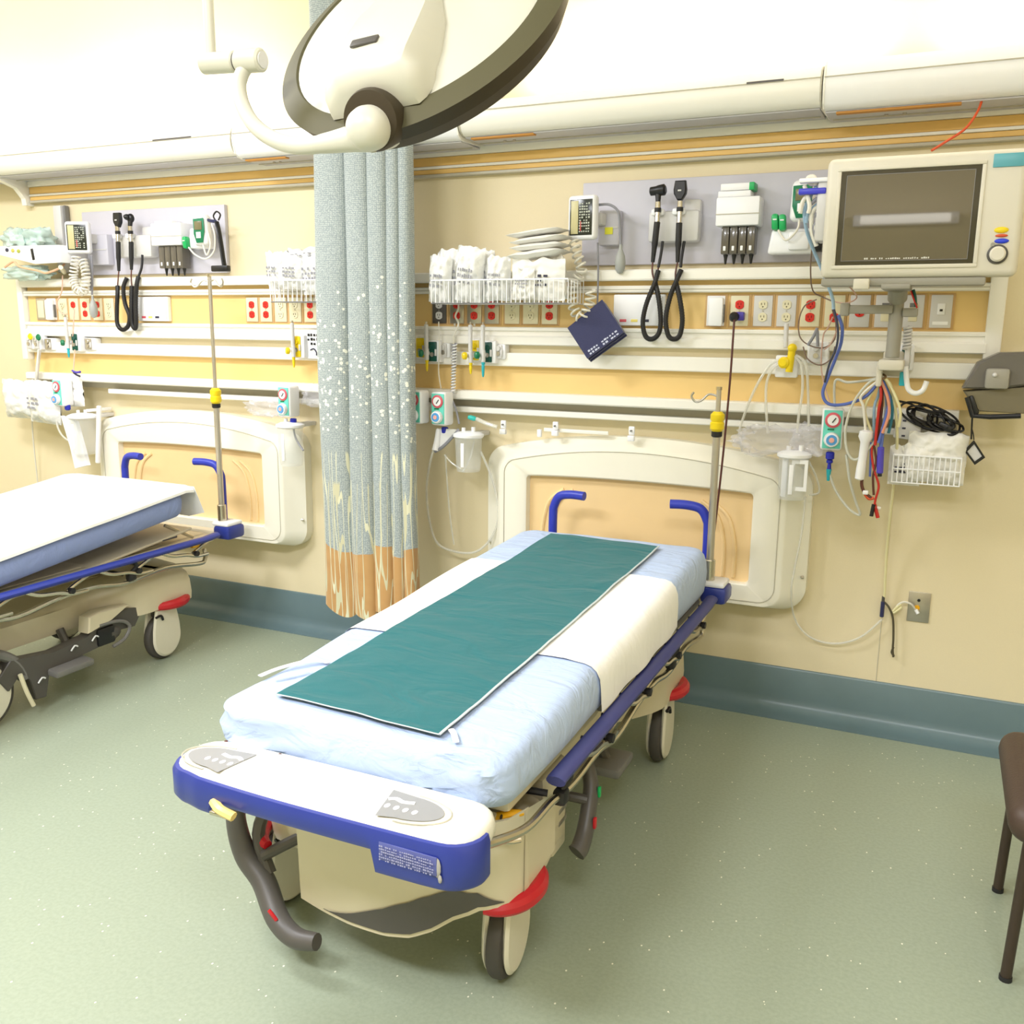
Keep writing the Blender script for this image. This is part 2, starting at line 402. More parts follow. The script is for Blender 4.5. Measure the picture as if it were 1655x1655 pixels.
# wall service rail system
XL, XR = -4.80, 0.135
def trim(n, prof, m, x0=XL, x1=XR, lines=()):
    q = MB().prism(prof, m, (x0, 0, 0), (0, 1, 0), (0, 0, 1), (x1 - x0, 0, 0))
    for (y, z, h, mm) in lines: q.box(((x0 + x1) / 2, y, z), (x1 - x0, 0.002, h), mm)
    return struct(q.obj('trim_%d' % n))
trim(1, [(0, 1.784), (-0.115, 1.784), (-0.118, 1.790), (-0.118, 1.822), (-0.110, 1.828), (0, 1.828)], RAILW)
trim(2, [(0, 1.764), (-0.068, 1.764), (-0.068, 1.7839), (0, 1.7839)], OAK)
trim(3, [(0, 1.736), (-0.092, 1.736), (-0.096, 1.740), (-0.096, 1.760), (-0.092, 1.7639), (0, 1.7639)], RAILW, lines=[(-0.0965, 1.749, 0.003, RAILG)])
trim(4, [(0, 1.592), (-0.068, 1.592), (-0.068, 1.7359), (0, 1.7359)], OAK)
trim(5, [(0, 1.514), (-0.098, 1.514), (-0.108, 1.518), (-0.108, 1.550), (-0.090, 1.556), (-0.090, 1.574), (-0.102, 1.578), (-0.102, 1.588), (-0.098, 1.5919), (0, 1.5919)], RAILW)
trim(6, [(0, 1.480), (-0.060, 1.480), (-0.060, 1.5139), (0, 1.5139)], WALL)
trim(7, [(0, 1.421), (-0.094, 1.421), (-0.098, 1.425), (-0.098, 1.476), (-0.094, 1.4799), (0, 1.4799)], RAILW)
trim(8, [(0, 1.309), (-0.060, 1.309), (-0.060, 1.4209), (0, 1.4209)], OAK)
trim(9, [(0, 1.268), (-0.122, 1.268), (-0.128, 1.274), (-0.128, 1.304), (-0.120, 1.3089), (0, 1.3089)], RAILW, x1=0.07)
trim(10, [(0, 1.232), (-0.040, 1.232), (-0.040, 1.2679), (0, 1.2679)], RAILG, x1=0.07)  # grey colour stands in for the shadow in the gap below the rail
trim(11, [(0, 1.206), (-0.085, 1.206), (-0.090, 1.210), (-0.090, 1.228), (-0.086, 1.2319), (0, 1.2319)], RAILW, x0=-4.2, x1=0.07)
# end posts of the service rail
struct(MB().box((0.155, -0.052, 1.60), (0.055, 0.104, 0.50), RAILW, 0.006).obj('trim_12'))
struct(MB().box((-4.83, -0.05, 1.61), (0.045, 0.10, 0.46), RAILW, 0.006).obj('trim_13'))
# divider strips on the outlet band
for k, x in enumerate((-2.72, -2.03, -1.93)):
    struct(MB().box((x, -0.071, 1.664), (0.010, 0.006, 0.140), RAILW, 0.002).obj('trim_%d' % (14 + k)))
# stacked maple and white strips under the light housing
ZS = [(2.334, 2.372, RAILW, -0.040), (2.296, 2.333, OAKD, -0.030), (2.283, 2.295, RAILW, -0.036), (2.262, 2.282, OAKD, -0.030), (2.248, 2.261, RAILG, -0.036)]
for k, (z0, z1, m, y) in enumerate(ZS):
    struct(MB().box(((-4.76 + 1.6) / 2, y / 2, (z0 + z1) / 2), (1.6 + 4.76, -y, z1 - z0), m, 0.003).obj('trim_%d' % (17 + k)))
struct(MB().prism([(0, 2.235), (-0.05, 2.235), (-0.055, 2.27), (-0.10, 2.32), (-0.20, 2.35), (-0.24, 2.37), (0, 2.39)], RAILW, (-4.80, 0, 0), (0, 1, 0), (0, 0, 1), (0.035, 0, 0)).obj('trim_22'))
# vertical seams of the wall panels
struct(MB().box((-0.13, -0.001, 0.72), (0.002, 0.002, 1.05), RAILG).obj('trim_23'))
# light housings: rounded white valances bolted along the wall, open at the top
def housing(x0, x1, big, label, caps=True):
    t = thing('wall_light_housing', label, 'light fixture', ((x0 + x1) / 2, 0, 2.33), 'light housings along the wall above the beds')
    e = 0.014 if big else 0.0
    pr = [(-0.03, 2.374 - e), (-0.20, 2.368 - e), (-0.232, 2.372 - e), (-0.252, 2.386 - e), (-0.266, 2.410), (-0.270, 2.436), (-0.266, 2.462), (-0.256, 2.484 + e), (-0.236, 2.500 + e),
          (-0.230, 2.493 + e), (-0.248, 2.470), (-0.254, 2.436), (-0.246, 2.404), (-0.20, 2.384), (-0.03, 2.390)]
    m = MB().prism(pr, WHT if big else RAILW, (x0, 0, 0), (0, 1, 0), (0, 0, 1), (x1 - x0, 0, 0), 0, True)
    m.obj('valance', t, 42)
    q = MB().box(((x0 + x1) / 2, -0.14, 2.478), (x1 - x0 - 0.02, 0.17, 0.012), RAILW, 0.003)
    q.box(((x0 + x1) / 2, -0.016, 2.43), (x1 - x0, 0.030, 0.10), RAILW, 0.002)
    q.obj('back_tray', t)
    q = MB()
    q.box(((x0 + x1) / 2, -0.2702, 2.458), (x1 - x0, 0.003, 0.003), RAILG)
    q.obj('seam', t)
    q = MB()
    for (a, b) in ((0.80, 0.93),):
        q.box((x0 + (x1 - x0) * (a + b) / 2, -0.2700, 2.461), ((x1 - x0) * (b - a) * .7, 0.004, 0.007), DGREY)
    q.obj('slot', t)
    q = MB(); q.box(((x0 + x1) / 2, -0.115, 2.366 - e), (x1 - x0 - .01, 0.20, 0.006), mat('underside_shade_grey', (198, 196, 200), .5), 0.002)  # panel added in grey to put shade into the white housing's underside
    q.box((x0 + (x1 - x0) * .5, -0.10, 2.362 - e), ((x1 - x0) * .98, 0.006, 0.006), RAILG)
    for d in (.10, .13): q.cyl((x0 + (x1 - x0) * d, -0.12, 2.366 - e), (x0 + (x1 - x0) * d, -0.12, 2.358 - e), 0.007, STEEL, 10)
    q.obj('shaded_underside', t)
    q = MB(); q.box((x0 + (x1 - x0) * .12, -0.20, 2.363 - e), ((x1 - x0) * .2, 0.03, 0.010), mat('amber_wood', (196, 136, 56), .5), 0.002)
    q.obj('under_strip', t)
    if caps:
        for x in (x0, x1):
            q = MB().prism([(p[0] * 1.012, p[1]) for p in pr[:9]] + [(-0.03, 2.500 + e)], RAILG if not big else RAILW, (x - 0.003, 0, 0), (0, 1, 0), (0, 0, 1), (0.006, 0, 0)); q.obj('end_cap', t)
    return t
housing(-5.75, -3.10, False, 'long white wall light housing above the left bed, left of the curtain')
housing(-3.09, -1.915, True, 'short white wall light housing above the top of the curtain')
housing(-1.905, -0.475, False, 'white wall light housing between the curtain and the cable-tied joint above the right bed')
housing(-0.465, 1.55, True, 'fatter white wall light housing above the monitor at the right end')
# ------------------------------------------------------------------ bumpers behind the beds
def wall_bumper(cx, label, hw=0.635, recess_l=-0.50, recess_r=0.50, zb=0.47, ztop=1.085, zc=1.02):
    t = thing('wall_bumper', label, 'bumper', (cx, 0, zb), 'cream bed bumpers on the wall')
    def outline(w, z0, z1, zs, r, n=8):
        # flat bottom, straight sides, shallow arched top
        P = []
        def arc(ax, az, a0, a1):
            for i in range(n + 1):
                a = a0 + (a1 - a0) * i / n; P.append((ax + r * math.cos(a), az + r * math.sin(a)))
        arc(-w + r, z0 + r, 1.5 * PI, PI)
        arc(-w + r, zs - r, PI, 0.62 * PI)
        m = 18
        xa = P[-1][0]; za = P[-1][1]
        for i in range(1, m):
            s_ = -1 + 2 * i / m; P.append((-xa * s_ if xa < 0 else xa * s_, za + (z1 - za) * (1 - s_ * s_)))
        arc(w - r, zs - r, 0.38 * PI, 0)
        arc(w - r, z0 + r, 0, -0.5 * PI)
        return P
    front = outline(hw, zb + .005, ztop, zc, 0.07); back = outline(hw + 0.085, zb - 0.01, ztop + 0.05, zc + .045, 0.10)
    mid = outline(hw + 0.03, zb - .003, ztop + .012, zc + .012, 0.08)
    rec = outline(hw - 0.135, zb + 0.095, ztop - 0.13, zc - 0.075, 0.018)
    n = len(front)
    rings = [([(x, -0.0) for x in ()], 0)]
    vs = []; fs = []
    seq = [(back, 0.0), (back, -0.055), (mid, -0.085), (front, -0.118), ([(x * .985, zb + (z - zb) * .985 + .004) for x, z in front], -0.124),
           ([(x * 1.02, z + (0.006 if z > 0.8 else -0.006)) for x, z in rec], -0.124), (rec, -0.118), ([(x * .99, z) for x, z in rec], -0.085)]
    for (o_, y) in seq: vs += [V(cx + x, y, z) for x, z in o_]
    for i in range(len(seq) - 1):
        for k in range(n):
            k2 = (k + 1) % n; fs.append((i * n + k, i * n + k2, (i + 1) * n + k2, (i + 1) * n + k))
    MB().add(vs, fs, BUMP_C).obj('frame', t)
    q = MB(); q.add([V(cx + x * .99, -0.086, z) for x, z in rec], [tuple(range(n))], BUMP_O, False)
    # curved tubes stand in for the push-handle shadows on both sides of the inlay
    for sx in (-1, 1):
        for dx in (0.385, 0.43):
            q.tube([(cx + sx * dx, -0.086, zb + 0.11), (cx + sx * dx, -0.086, zb + 0.24), (cx + sx * (dx - .03), -0.086, zb + 0.36), (cx + sx * (dx - .10), -0.086, zb + 0.42)], 0.009, BUMP_O, 8, 5)
    q.obj('inlay', t)
    q = MB()
    lin_ = [(cx + x * .955, -0.1245, zb + (z - zb) * .955 + .02) for x, z in front]
    q.tube(lin_, 0.0022, RAILG, 5, closed=True); q.obj('groove', t)
    q = MB()
    for sx in (-1, 1):
        q.cyl((cx + sx * (hw + .066), -0.075, zb + .14), (cx + sx * (hw + .076), -0.07, zb + .14), 0.006, STEEL, 8)
    q.obj('screw', t)
    return t
wall_bumper(-1.145, 'cream wall bumper with tan inlay behind the right bed')
wall_bumper(-3.625, 'cream wall bumper with tan inlay behind the left bed, left of the curtain')

# ------------------------------------------------------------------ stretchers
def rrect(hx, y0, y1, r, n=10, side=14, end=10):
    P = []
    def arc(ax, ay, a0, a1):
        for i in range(n + 1):
            a = a0 + (a1 - a0) * i / n; P.append((ax + r * math.cos(a), ay + r * math.sin(a)))
    def seg(a, b, k):
        for i in range(1, k): P.append((a[0] + (b[0] - a[0]) * i / k, a[1] + (b[1] - a[1]) * i / k))
    arc(hx - r, y1 - r, 0, PI / 2); seg((hx - r, y1), (-hx + r, y1), end)
    arc(-hx + r, y1 - r, PI / 2, PI); seg((-hx, y1 - r), (-hx, y0 + r), side)
    arc(-hx + r, y0 + r, PI, 1.5 * PI); seg((-hx + r, y0), (hx - r, y0), end)
    arc(hx - r, y0 + r, 1.5 * PI, 2 * PI); seg((hx, y0 + r), (hx, y1 - r), side)
    return P

def stretcher(ox, label, group, iv_h, left=False):
    t = thing('hospital_stretcher', label, 'stretcher', (ox, -1.3, 0), group)
    def w(x, y, z): return V(ox + x, y, z)
    # --- moulded base cover: wheel hoods at the corners and a slim waist
    def hw_at(y):
        k = 0.0
        for (yc, wd) in ((-1.99, 0.20), (-0.66, 0.24)):
            d = abs(y - yc) / wd
            k = max(k, 1.0 if d < 0.55 else max(0.0, 1 - ((d - 0.55) / 0.95) ** 1.5) if d < 1.5 else 0)
        return 0.235 + 0.135 * k
    ys = [-2.13 + i * (1.70 / 44) for i in range(45)]
    def ring(z, ins):
        P = []
        for y in ys:
            e = 1.0
            if y < -2.05: e = math.sqrt(max(0.0, 1 - ((-2.05 - y) / 0.08) ** 2 * .9))
            if y > -0.52: e = math.sqrt(max(0.0, 1 - ((y + 0.52) / 0.09) ** 2 * .9))
            P.append(((hw_at(y) - ins) * e, y + (ins if y < -2 else -ins if y > -.6 else 0)))
        return [(x, y) for x, y in P] + [(-x, y) for x, y in P[::-1]]
    lv = [(0.265, 0.02), (0.262, 0.0), (0.30, -0.002), (0.36, 0.002), (0.40, 0.012), (0.425, 0.035), (0.435, 0.07)]
    vs = []; n = 0
    for z, ins in lv:
        R = ring(z, ins); n = len(R)
        for (x, y) in R:
            dip = 0.0
            zz = z
            if z > .39:     # the top dips between the wheel hoods
                zz = z - 0.05 * (1 - min(1, abs(y + 1.3) / 0.45)) 
            vs.append(w(x, y, zz))
    fs = [(i * n + k, i * n + (k + 1) % n, (i + 1) * n + (k + 1) % n, (i + 1) * n + k) for i in range(len(lv) - 1) for k in range(n)]
    fs.append(tuple(range(n))[::-1]); h = n // 2; o_ = (len(lv) - 1) * n
    for k in range(h - 1): fs.append((o_ + k, o_ + k + 1, o_ + n - 2 - k, o_ + n - 1 - k))
    MB().add(vs, fs, BEIGE).obj('base_cover', t)
    # --- curved front skirt under the footboard
    bz = [(-0.19, .172), (-0.12, .163), (-0.03, .156), (0.07, .158), (0.14, .172), (0.20, .205), (0.25, .245), (0.30, .272), (0.345, .283), (0.375, .285), (0.385, .288)]
    def botz(x):
        for (a, za), (b, zb_) in zip(bz, bz[1:]):
            if x <= b: return za + (zb_ - za) * (x - a) / (b - a)
        return bz[-1][1]
    def fy(x):
        return -2.165 - 0.035 * math.cos(min(1, abs(x - .05) / .33) * PI / 2) if x < 0.30 else -2.165 + 0.10 * (1 - math.sqrt(max(0, 1 - ((x - 0.30) / 0.085) ** 2)))
    def sk(u, v, dy=0):
        x = -0.19 + u * 0.575; z = botz(x) + (0.505 - botz(x)) * v
        return w(x, fy(x) + dy + 0.012 * (1 - v), z)
    q = MB().grid(sk, 30, 8, BEIGE, thick=(0, 0.012, 0))
    q.add([w(-0.19, -2.15, .172), w(-0.19, -1.95, .20), w(-0.19, -1.95, .505), w(-0.19, -2.15, .505)], [(0, 1, 2, 3)], BEIGE, False)
    q.add([w(0.384, -2.07, .288), w(0.384, -1.88, .30), w(0.384, -1.88, .46), w(0.384, -2.07, .505)], [(0, 1, 2, 3)], BEIGE, False)
    q.obj('front_skirt', t)
    q = MB()
    def cres(u, v):
        x = -0.11 + u * 0.47; b_ = botz(x) + 0.012; th = 0.088 * math.sin(u ** 1.35 * PI) ** 1.1 if 0 < u < 1 else 0.0
        z = b_ + max(th, 0.002) * v
        return w(x, fy(x) - 0.004 + 0.012 * (1 - (z - botz(x)) / (0.505 - botz(x))), z)
    q.grid(cres, 26, 4, DGREY); q.obj('skirt_inlay', t)
    # --- beige side modules and centre columns
    q = MB()
    q.box(w(0.285, -1.79, 0.36), (0.13, 0.17, 0.24), BEIGE, 0.02)
    q.box(w(0.30, -1.73, 0.27), (0.08, 0.10, 0.14), BEIGE, 0.015)
    for k in range(3): q.box(w(0.345, -1.74, 0.30 + k * .035), (0.012, 0.06, 0.018), STEEL, 0.004)
    q.obj('side_module', t)
    for y in (-1.82, -0.86):
        q = MB().lathe(w(0.02, y, 0.40), (0, 0, 1), [(0.125, 0), (0.125, 0.035), (0.105, 0.05), (0.105, 0.075)], BEIGE, 28)
        q.lathe(w(0.02, y, 0.40), (0, 0, 1), [(0.128, 0.037), (0.134, 0.042), (0.128, 0.047)], CHROME, 28)
        q.lathe(w(0.02, y, 0.47), (0, 0, 1), [(0.088, 0), (0.088, 0.06)], MGREY, 28)
        q.lathe(w(0.02, y, 0.475), (0, 0, 1), [(0.09, 0), (0.10, 0.008), (0.09, 0.016)], CHROME, 28)
        q.obj('lift_column', t)
    # --- litter frame under the mattress
    q = MB()
    q.box(w(0.01, -1.22, 0.535), (0.60, 1.78, 0.035), BEIGE, 0.01)
    for sx in (-1, 1):
        q.box(w(0.01 + sx * 0.320, -1.22, 0.530), (0.070, 1.80, 0.034), BEIGE, 0.012)
        q.box(w(0.01 + sx * (.375 if left else 0.350), -0.95, 0.542), (0.05, 1.15, 0.03), BEIGE if left else MGREY, 0.012)
    for k in range(9): q.cyl(w(0.40, -1.75 + k * .16, 0.552), w(0.404, -1.75 + k * .16, 0.552), 0.007, BLKR, 8)
    q.obj('litter_frame', t)
    if left:   # raised back section plate seen below the tilted mattress
        q = MB(); q.box(w(0.01, -0.78, 0.575), (0.70, 0.62, 0.012), BEIGE, 0.004, rotm(rx=0.10)); q.box(w(0.30, -0.62, 0.585), (0.12, 0.10, 0.012), DGREY, 0.004)
        q.cyl(w(0.36, -0.47, 0.56), w(0.31, -0.60, 0.64), 0.008, CHROME, 8); q.obj('backrest_plate', t)
    # --- wheels
    def caster(x, y, rz):
        c = MB()
        c.box(w(x * 0.98, y, 0.235), (0.05, 0.10, 0.05), DGREY, 0.015)
        Rz = Matrix.Rotation(rz, 3, 'Z')
        def P(a, b, z): return w(x, y, 0) + Rz @ V(a, b, 0) + V(0, 0, z)
        c.tube([P(0.036, -0.075, 0.225), P(0.040, -0.045, 0.228), P(0.041, -0.035, 0.205)], 0.006, BLACK, 8, 4)
        co = c.obj('caster', t)
        ax = Rz @ V(1, 0, 0)
        MB().lathe(P(-0.020, 0, 0.112), ax, [(0.098, 0), (0.107, 0.003), (0.112, 0.011), (0.112, 0.029), (0.107, 0.037), (0.098, 0.040)], TYRE, 40).obj('tyre', co)
        for s_ in (-1, 1):
            # tall rounded shell: disc over the wheel rising into the hood
            pl = []
            for i in range(25):
                a = PI * 1.0 + PI * i / 24; pl.append((0.094 * math.cos(a), 0.112 + 0.098 * math.sin(a)))
            pl += [(0.090, 0.16), (0.078, 0.215), (0.066, 0.262), (-0.066, 0.262), (-0.078, 0.215), (-0.090, 0.16)]
            MB().prism(pl, mat('wheel_cover_white', (232, 226, 208), .35, vary=.02), P(s_ * 0.019, 0, 0), Rz @ V(0, 1, 0), (0, 0, 1), ax * s_ * .016, .010).obj('wheel_cover', co)
        return co
    wh = [(0.300, -1.985, 0.10), (-0.385, -1.975, -0.12), (0.325, -0.672, 0.06), (-0.325, -0.68, 0.0)]
    for (x, y, rz) in wh: caster(x, y, rz)
    # --- red bumpers round the wheel hoods
    for sx in (-1, 1):
        for (yc, sy) in ((-2.0, -1), (-0.65, 1)):
            pts = []
            for i in range(13):
                a = -0.75 * PI / 2 + i / 12 * (1.35 * PI / 2 + .5)
                pts.append(w(sx * (0.282 + 0.110 * math.cos(a * .9)), yc + sy * (0.02 + 0.125 * math.sin(a * .9)), 0.272))
            q = MB().tube(pts, lambda u: 0.008 + 0.016 * math.sin(PI * min(max(u, 0.02), .98)) ** .5, RED, 10, 3, flat=1.0); q.obj('corner_bumper', t)
    # --- bright bent tube around the base
    q = MB()
    for sx in (-1, 1):
        q.tube([w(0.02 + sx * .36, -2.33, 0.553), w(sx * 0.40, -2.28, .54), w(sx * 0.415, -2.14, 0.502), w(sx * .415, -2.00, .494), w(sx * 0.415, -1.93, 0.482), w(sx * .415, -1.83, 0.474), w(sx * .415, -1.66, 0.480), w(sx * .415, -1.50, 0.455),
                w(sx * .415, -1.30, 0.478), w(sx * .415, -1.12, 0.480), w(sx * .415, -0.95, .455), w(sx * .415, -0.72, .470), w(sx * .415, -0.50, 0.440), w(sx * .415, -0.455, 0.452), w(sx * .40, -0.44, 0.50)], 0.0105, CHROME, 10, 5)
    q.obj('side_tube', t)
    for sx in (-1, 1):
        for y in (-1.93, -0.92):
            q = MB().box(w(sx * 0.417, y, 0.480), (0.034, 0.042, 0.040), BLKR, 0.010); q.cyl(w(sx * .39, y - .02, .49), w(sx * .30, y - .05, .50), 0.009, BLKR, 8)
            q.tube([w(sx * .417, y, .497), w(sx * .43, y + .02, .52), w(sx * .435, y + .01, .545)], 0.009, BLKR, 8, 4); q.obj('tube_clamp', t)
    # --- folded side rails: oval navy bar plus its crossed chrome links
    for sx in (-1, 1):
        r = MB(); X = sx * 0.430
        r.tube([w(X, -2.00, 0.553), w(X, -1.99, 0.556), w(X, -0.47, 0.556), w(X, -0.38, 0.562)], 0.0245, RAILB if not left else BLUE, 14, 0, flat=0.62)
        ro = r.obj('side_rail', t)
        for k in range(4):
            y = -1.82 + k * .36
            q = MB().tube([w(X, y, 0.545), w(X + sx * .004, y + .06, .520), w(X, y + .15, 0.505), w(X, y + .22, .485), w(X - sx * .01, y + .30, .478)], 0.0085, CHROME, 8, 4)
            q.tube([w(X, y + .30, 0.545), w(X, y + .24, .525), w(X - sx * .012, y + .20, 0.50)], 0.008, CHROME, 8, 4)
            q.cyl(w(X - .012, y + .21, .500), w(X + .014, y + .21, .500), 0.013, BLKR, 10)
            q.obj('link_arm', ro)
        q = MB().box(w(X - sx * .01, -0.52, .536), (.02, .05, .018), AMB, .004); q.box(w(X - sx * .01, -.62, .548), (.022, .07, .012), BLACK, .003); q.obj('latch', ro)
    # --- footboard
    fb = MB()
    plan = []
    def fbplan(ins):
        P = []
        hx = 0.405 - ins; r = 0.075 - ins * .95; yb = -2.235 - ins; cx = 0.018
        def yf(x): return -2.425 + ins + 0.02 * (x / hx) ** 2 * (1 if x < 0 else .2)
        for i in range(9): a = 1.5 * PI * 1.0 + 0; 
        # front edge left -> right
        for i in range(7):
            a = PI + (PI / 2) * i / 6; P.append((cx - hx + r + r * math.cos(a), yf(-hx) + r + r * math.sin(a)))
        for i in range(1, 16):
            x = -hx + r + (2 * hx - 2 * r) * i / 16; P.append((cx + x, yf(x)))
        for i in range(7):
            a = 1.5 * PI + (PI / 2) * i / 6; P.append((cx + hx - r + r * math.cos(a), yf(hx) + r + r * math.sin(a)))
        rb = 0.080 - ins
        for i in range(5):
            a = (PI / 2) * i / 4; P.append((cx + hx - rb + rb * math.cos(a), yb - rb + rb * math.sin(a)))
        for i in range(1, 10):
            x = hx - rb - (2 * hx - 2 * rb) * i / 10; P.append((cx + x, yb + 0.004 * (1 - (x / hx) ** 2)))
        for i in range(5):
            a = PI / 2 + (PI / 2) * i / 4; P.append((cx - hx + rb + rb * math.cos(a), yb - rb + rb * math.sin(a)))
        return P
    lv = [(0.012, 0.560), (0.006, 0.572), (0.006, 0.590), (0.009, 0.600), (0.014, 0.606), (0.022, 0.610), (0.034, 0.614)]
    vs = []
    for ins, z in lv:
        P = fbplan(ins); n = len(P); vs += [w(x, y, z) for x, y in P]
    fs = [(i * n + k, i * n + (k + 1) % n, (i + 1) * n + (k + 1) % n, (i + 1) * n + k) for i in range(len(lv) - 1) for k in range(n)]
    vs.append(w(.018, -2.33, .616)); ci = len(vs) - 1; o0 = (len(lv) - 1) * n
    fs += [tuple(range(n))[::-1]] + [(o0 + k, o0 + (k + 1) % n, ci) for k in range(n)]
    fb.add(vs, fs, BEIGE2); fbo = fb.obj('footboard', t)
    # blue bumper skirt along the front and the sides of the footboard, deeper at both ends
    P = fbplan(0.0)[:29]; Pin = fbplan(0.020)[:29]
    P = [(P[0][0], -2.30)] + P[1:-1] + [(P[-2][0], -2.338)]; Pin = [(Pin[0][0], -2.30)] + Pin[1:-1] + [(Pin[-2][0], -2.338)]
    # resample so the steps are crisp
    def resample(A, B, k=90):
        L = [0]
        for a, b in zip(A, A[1:]): L.append(L[-1] + math.dist(a, b))
        oa = []; ob = []
        for i in range(k + 1):
            d = L[-1] * i / k; j = 0
            while j < len(L) - 2 and L[j + 1] < d: j += 1
            s_ = (d - L[j]) / max(1e-9, L[j + 1] - L[j])
            oa.append((A[j][0] + (A[j + 1][0] - A[j][0]) * s_, A[j][1] + (A[j + 1][1] - A[j][1]) * s_)); ob.append((B[j][0] + (B[j + 1][0] - B[j][0]) * s_, B[j][1] + (B[j + 1][1] - B[j][1]) * s_))
        return oa, ob
    A, B = resample(P, Pin)
    def bot(x, y):
        if x < -0.222: return 0.520
        if x < 0.196: return 0.549
        return 0.500
    vs = []; n = len(A)
    for (a, b) in zip(A, B):
        zb_ = bot(*a); vs += [w(b[0], b[1], 0.600), w(a[0] * 1.0, a[1], 0.597), w((a[0] - .018) * 1.015 + .018, a[1] - .004, 0.585), w((a[0] - .018) * 1.015 + .018, a[1] - .004, zb_ + .012), w(a[0], a[1] + .002, zb_), w(b[0], b[1], zb_)]
    fs = []
    for i in range(n - 1):
        for k in range(6):
            k2 = (k + 1) % 6; fs.append((i * 6 + k, i * 6 + k2, (i + 1) * 6 + k2, (i + 1) * 6 + k))
    fs += [tuple(range(6)), tuple((n - 1) * 6 + k for k in range(6))[::-1]]
    MB().add(vs, fs, BLUE).obj('blue_bumper', fbo)
    # teardrop control panels with pale symbols
    def tear(cx, cy, sx, flip):
        q = MB()
        pts = []
        for i in range(15):
            a = PI / 2 + PI * i / 14; pts.append((cx + flip * (0.088 * math.cos(a)), cy + 0.046 * math.sin(a)))
        pts += [(cx + flip * 0.040, cy - 0.056), (cx + flip * 0.062, cy + 0.052)]
        c = w(cx, cy, 0.6165); vs = [w(x, y, 0.6165) for x, y in pts]; q.add(vs, [tuple(range(len(vs)))], mat('panel_grey', (150, 150, 150), .4), False)
        q2 = [(cx + (x - cx) * 1.16 - flip * .002, cy + (y - cy) * 1.20) for x, y in pts[:15]]
        q.tube([w(x, y, 0.6150) for x, y in q2], 0.0022, RAILG, 5)
        po = q.obj('control_panel', fbo)
        q = MB()
        for k in range(4): q.ball(w(cx - flip * 0.028 + flip * k * 0.022, cy - 0.012, 0.6170), 0.0065, WHT, (1, 1.4, .15), 10)
        q.tube([w(cx - flip * .01, cy + .02, .6172), w(cx + flip * .015, cy + .014, .6172), w(cx + flip * .035, cy + .02, .6172), w(cx + flip * .05, cy + .012, .6172)], 0.006, WHT, 6, 4, flat=.2)
        q.obj('symbols', po)
    tear(-0.262, -2.345, 1, 1); tear(0.235, -2.350, 1, -1)
    q = MB()
    for (x, y) in ((-0.32, -2.262), (-0.16, -2.262), (0.13, -2.266), (0.32, -2.272)): MB().ball(w(x, y, .612), .005, CBRN, (1, 1, .4), 8).obj('screw', fbo)
    # rating label on the blue bumper with fine print and a scuffed end
    q = MB(); q.box(w(0.285, -2.4285, 0.556), (0.135, 0.003, 0.040), mat('label_blue_grey', (92, 98, 160), .5), 0.001, rotm(rz=-0.02))
    q.glyphs(w(0.221, -2.4325, 0.574), (1, -.02, 0), (0, 0, 1), 26, 6, 0.128, 0.036, mat('fine_print', (160, 160, 196), .5), seed=5); q.obj('label', fbo)
    q = MB(); q.ball(w(0.352, -2.428, .553), .012, mat('scuff', (170, 166, 160), .7), (.7, .25, 1.8), 10); q.ball(w(0.358, -2.428, .53), .008, MATS['scuff'], (.6, .3, 1.2), 8); q.obj('scuff', fbo)
    q = MB(); q.tube([w(-0.218, -2.420, 0.556), w(-0.185, -2.438, .553), w(-0.148, -2.438, 0.545)], 0.012, mat('latch_cream', (248, 214, 130), .35), 8, 4, flat=.8)
    q.box(w(-0.185, -2.440, .544), (.05, .014, .010), CHROME, .003); q.obj('latch_handle', fbo)
    # --- yellow release lever and its bracket by the foot end
    q = MB(); q.box(w(0.315, -2.150, 0.492), (0.05, 0.07, 0.045), BEIGE, 0.012); q.box(w(0.29, -2.20, .50), (.07, .10, .045), BEIGE, .01)
    q.cyl(w(.35, -2.13, .51), w(.352, -2.13, .51), .006, BLACK, 8)
    bo = q.obj('lever_bracket', t)
    q = MB().tube([w(0.325, -2.135, 0.500), w(0.350, -2.105, .503), w(0.375, -2.070, 0.496)], lambda u: 0.011 + .005 * math.sin(PI * u), AMB, 10, 4, flat=.55); q.obj('release_lever', bo)
    q = MB().tube([w(.34, -2.17, .47), w(.375, -2.13, .455), w(.39, -2.11, .452)], 0.006, CHROME, 8, 3); q.obj('linkage', bo)
    # --- foot pedals
    q = MB()
    q.tube([w(-0.40, -2.14, 0.43), w(-0.405, -2.15, 0.33), w(-0.375, -2.155, 0.24), w(-0.31, -2.165, 0.185), w(-0.24, -2.20, 0.12), w(-0.17, -2.22, 0.100), w(-0.105, -2.22, 0.108)], lambda u: 0.021 + 0.010 * math.sin(PI * u), DGREY, 12, 6)
    q.tube([w(-0.33, -2.10, 0.38), w(-0.35, -2.13, 0.29), w(-0.30, -2.15, 0.20)], 0.017, DGREY, 10, 4)
    q.tube([w(-0.20, -2.08, 0.315), w(-0.27, -2.12, 0.275), w(-0.32, -2.15, 0.245)], 0.015, DGREY, 10, 4)
    q.cyl(w(-0.20, -2.08, .315), w(-0.17, -2.06, .33), .018, BLACK, 10)
    po = q.obj('brake_pedal', t)
    q = MB().box(w(-0.235, -2.224, 0.145), (0.034, 0.006, 0.010), RED, 0.002, rotm(ry=0.75)); q.obj('red_mark', po)
    q = MB()
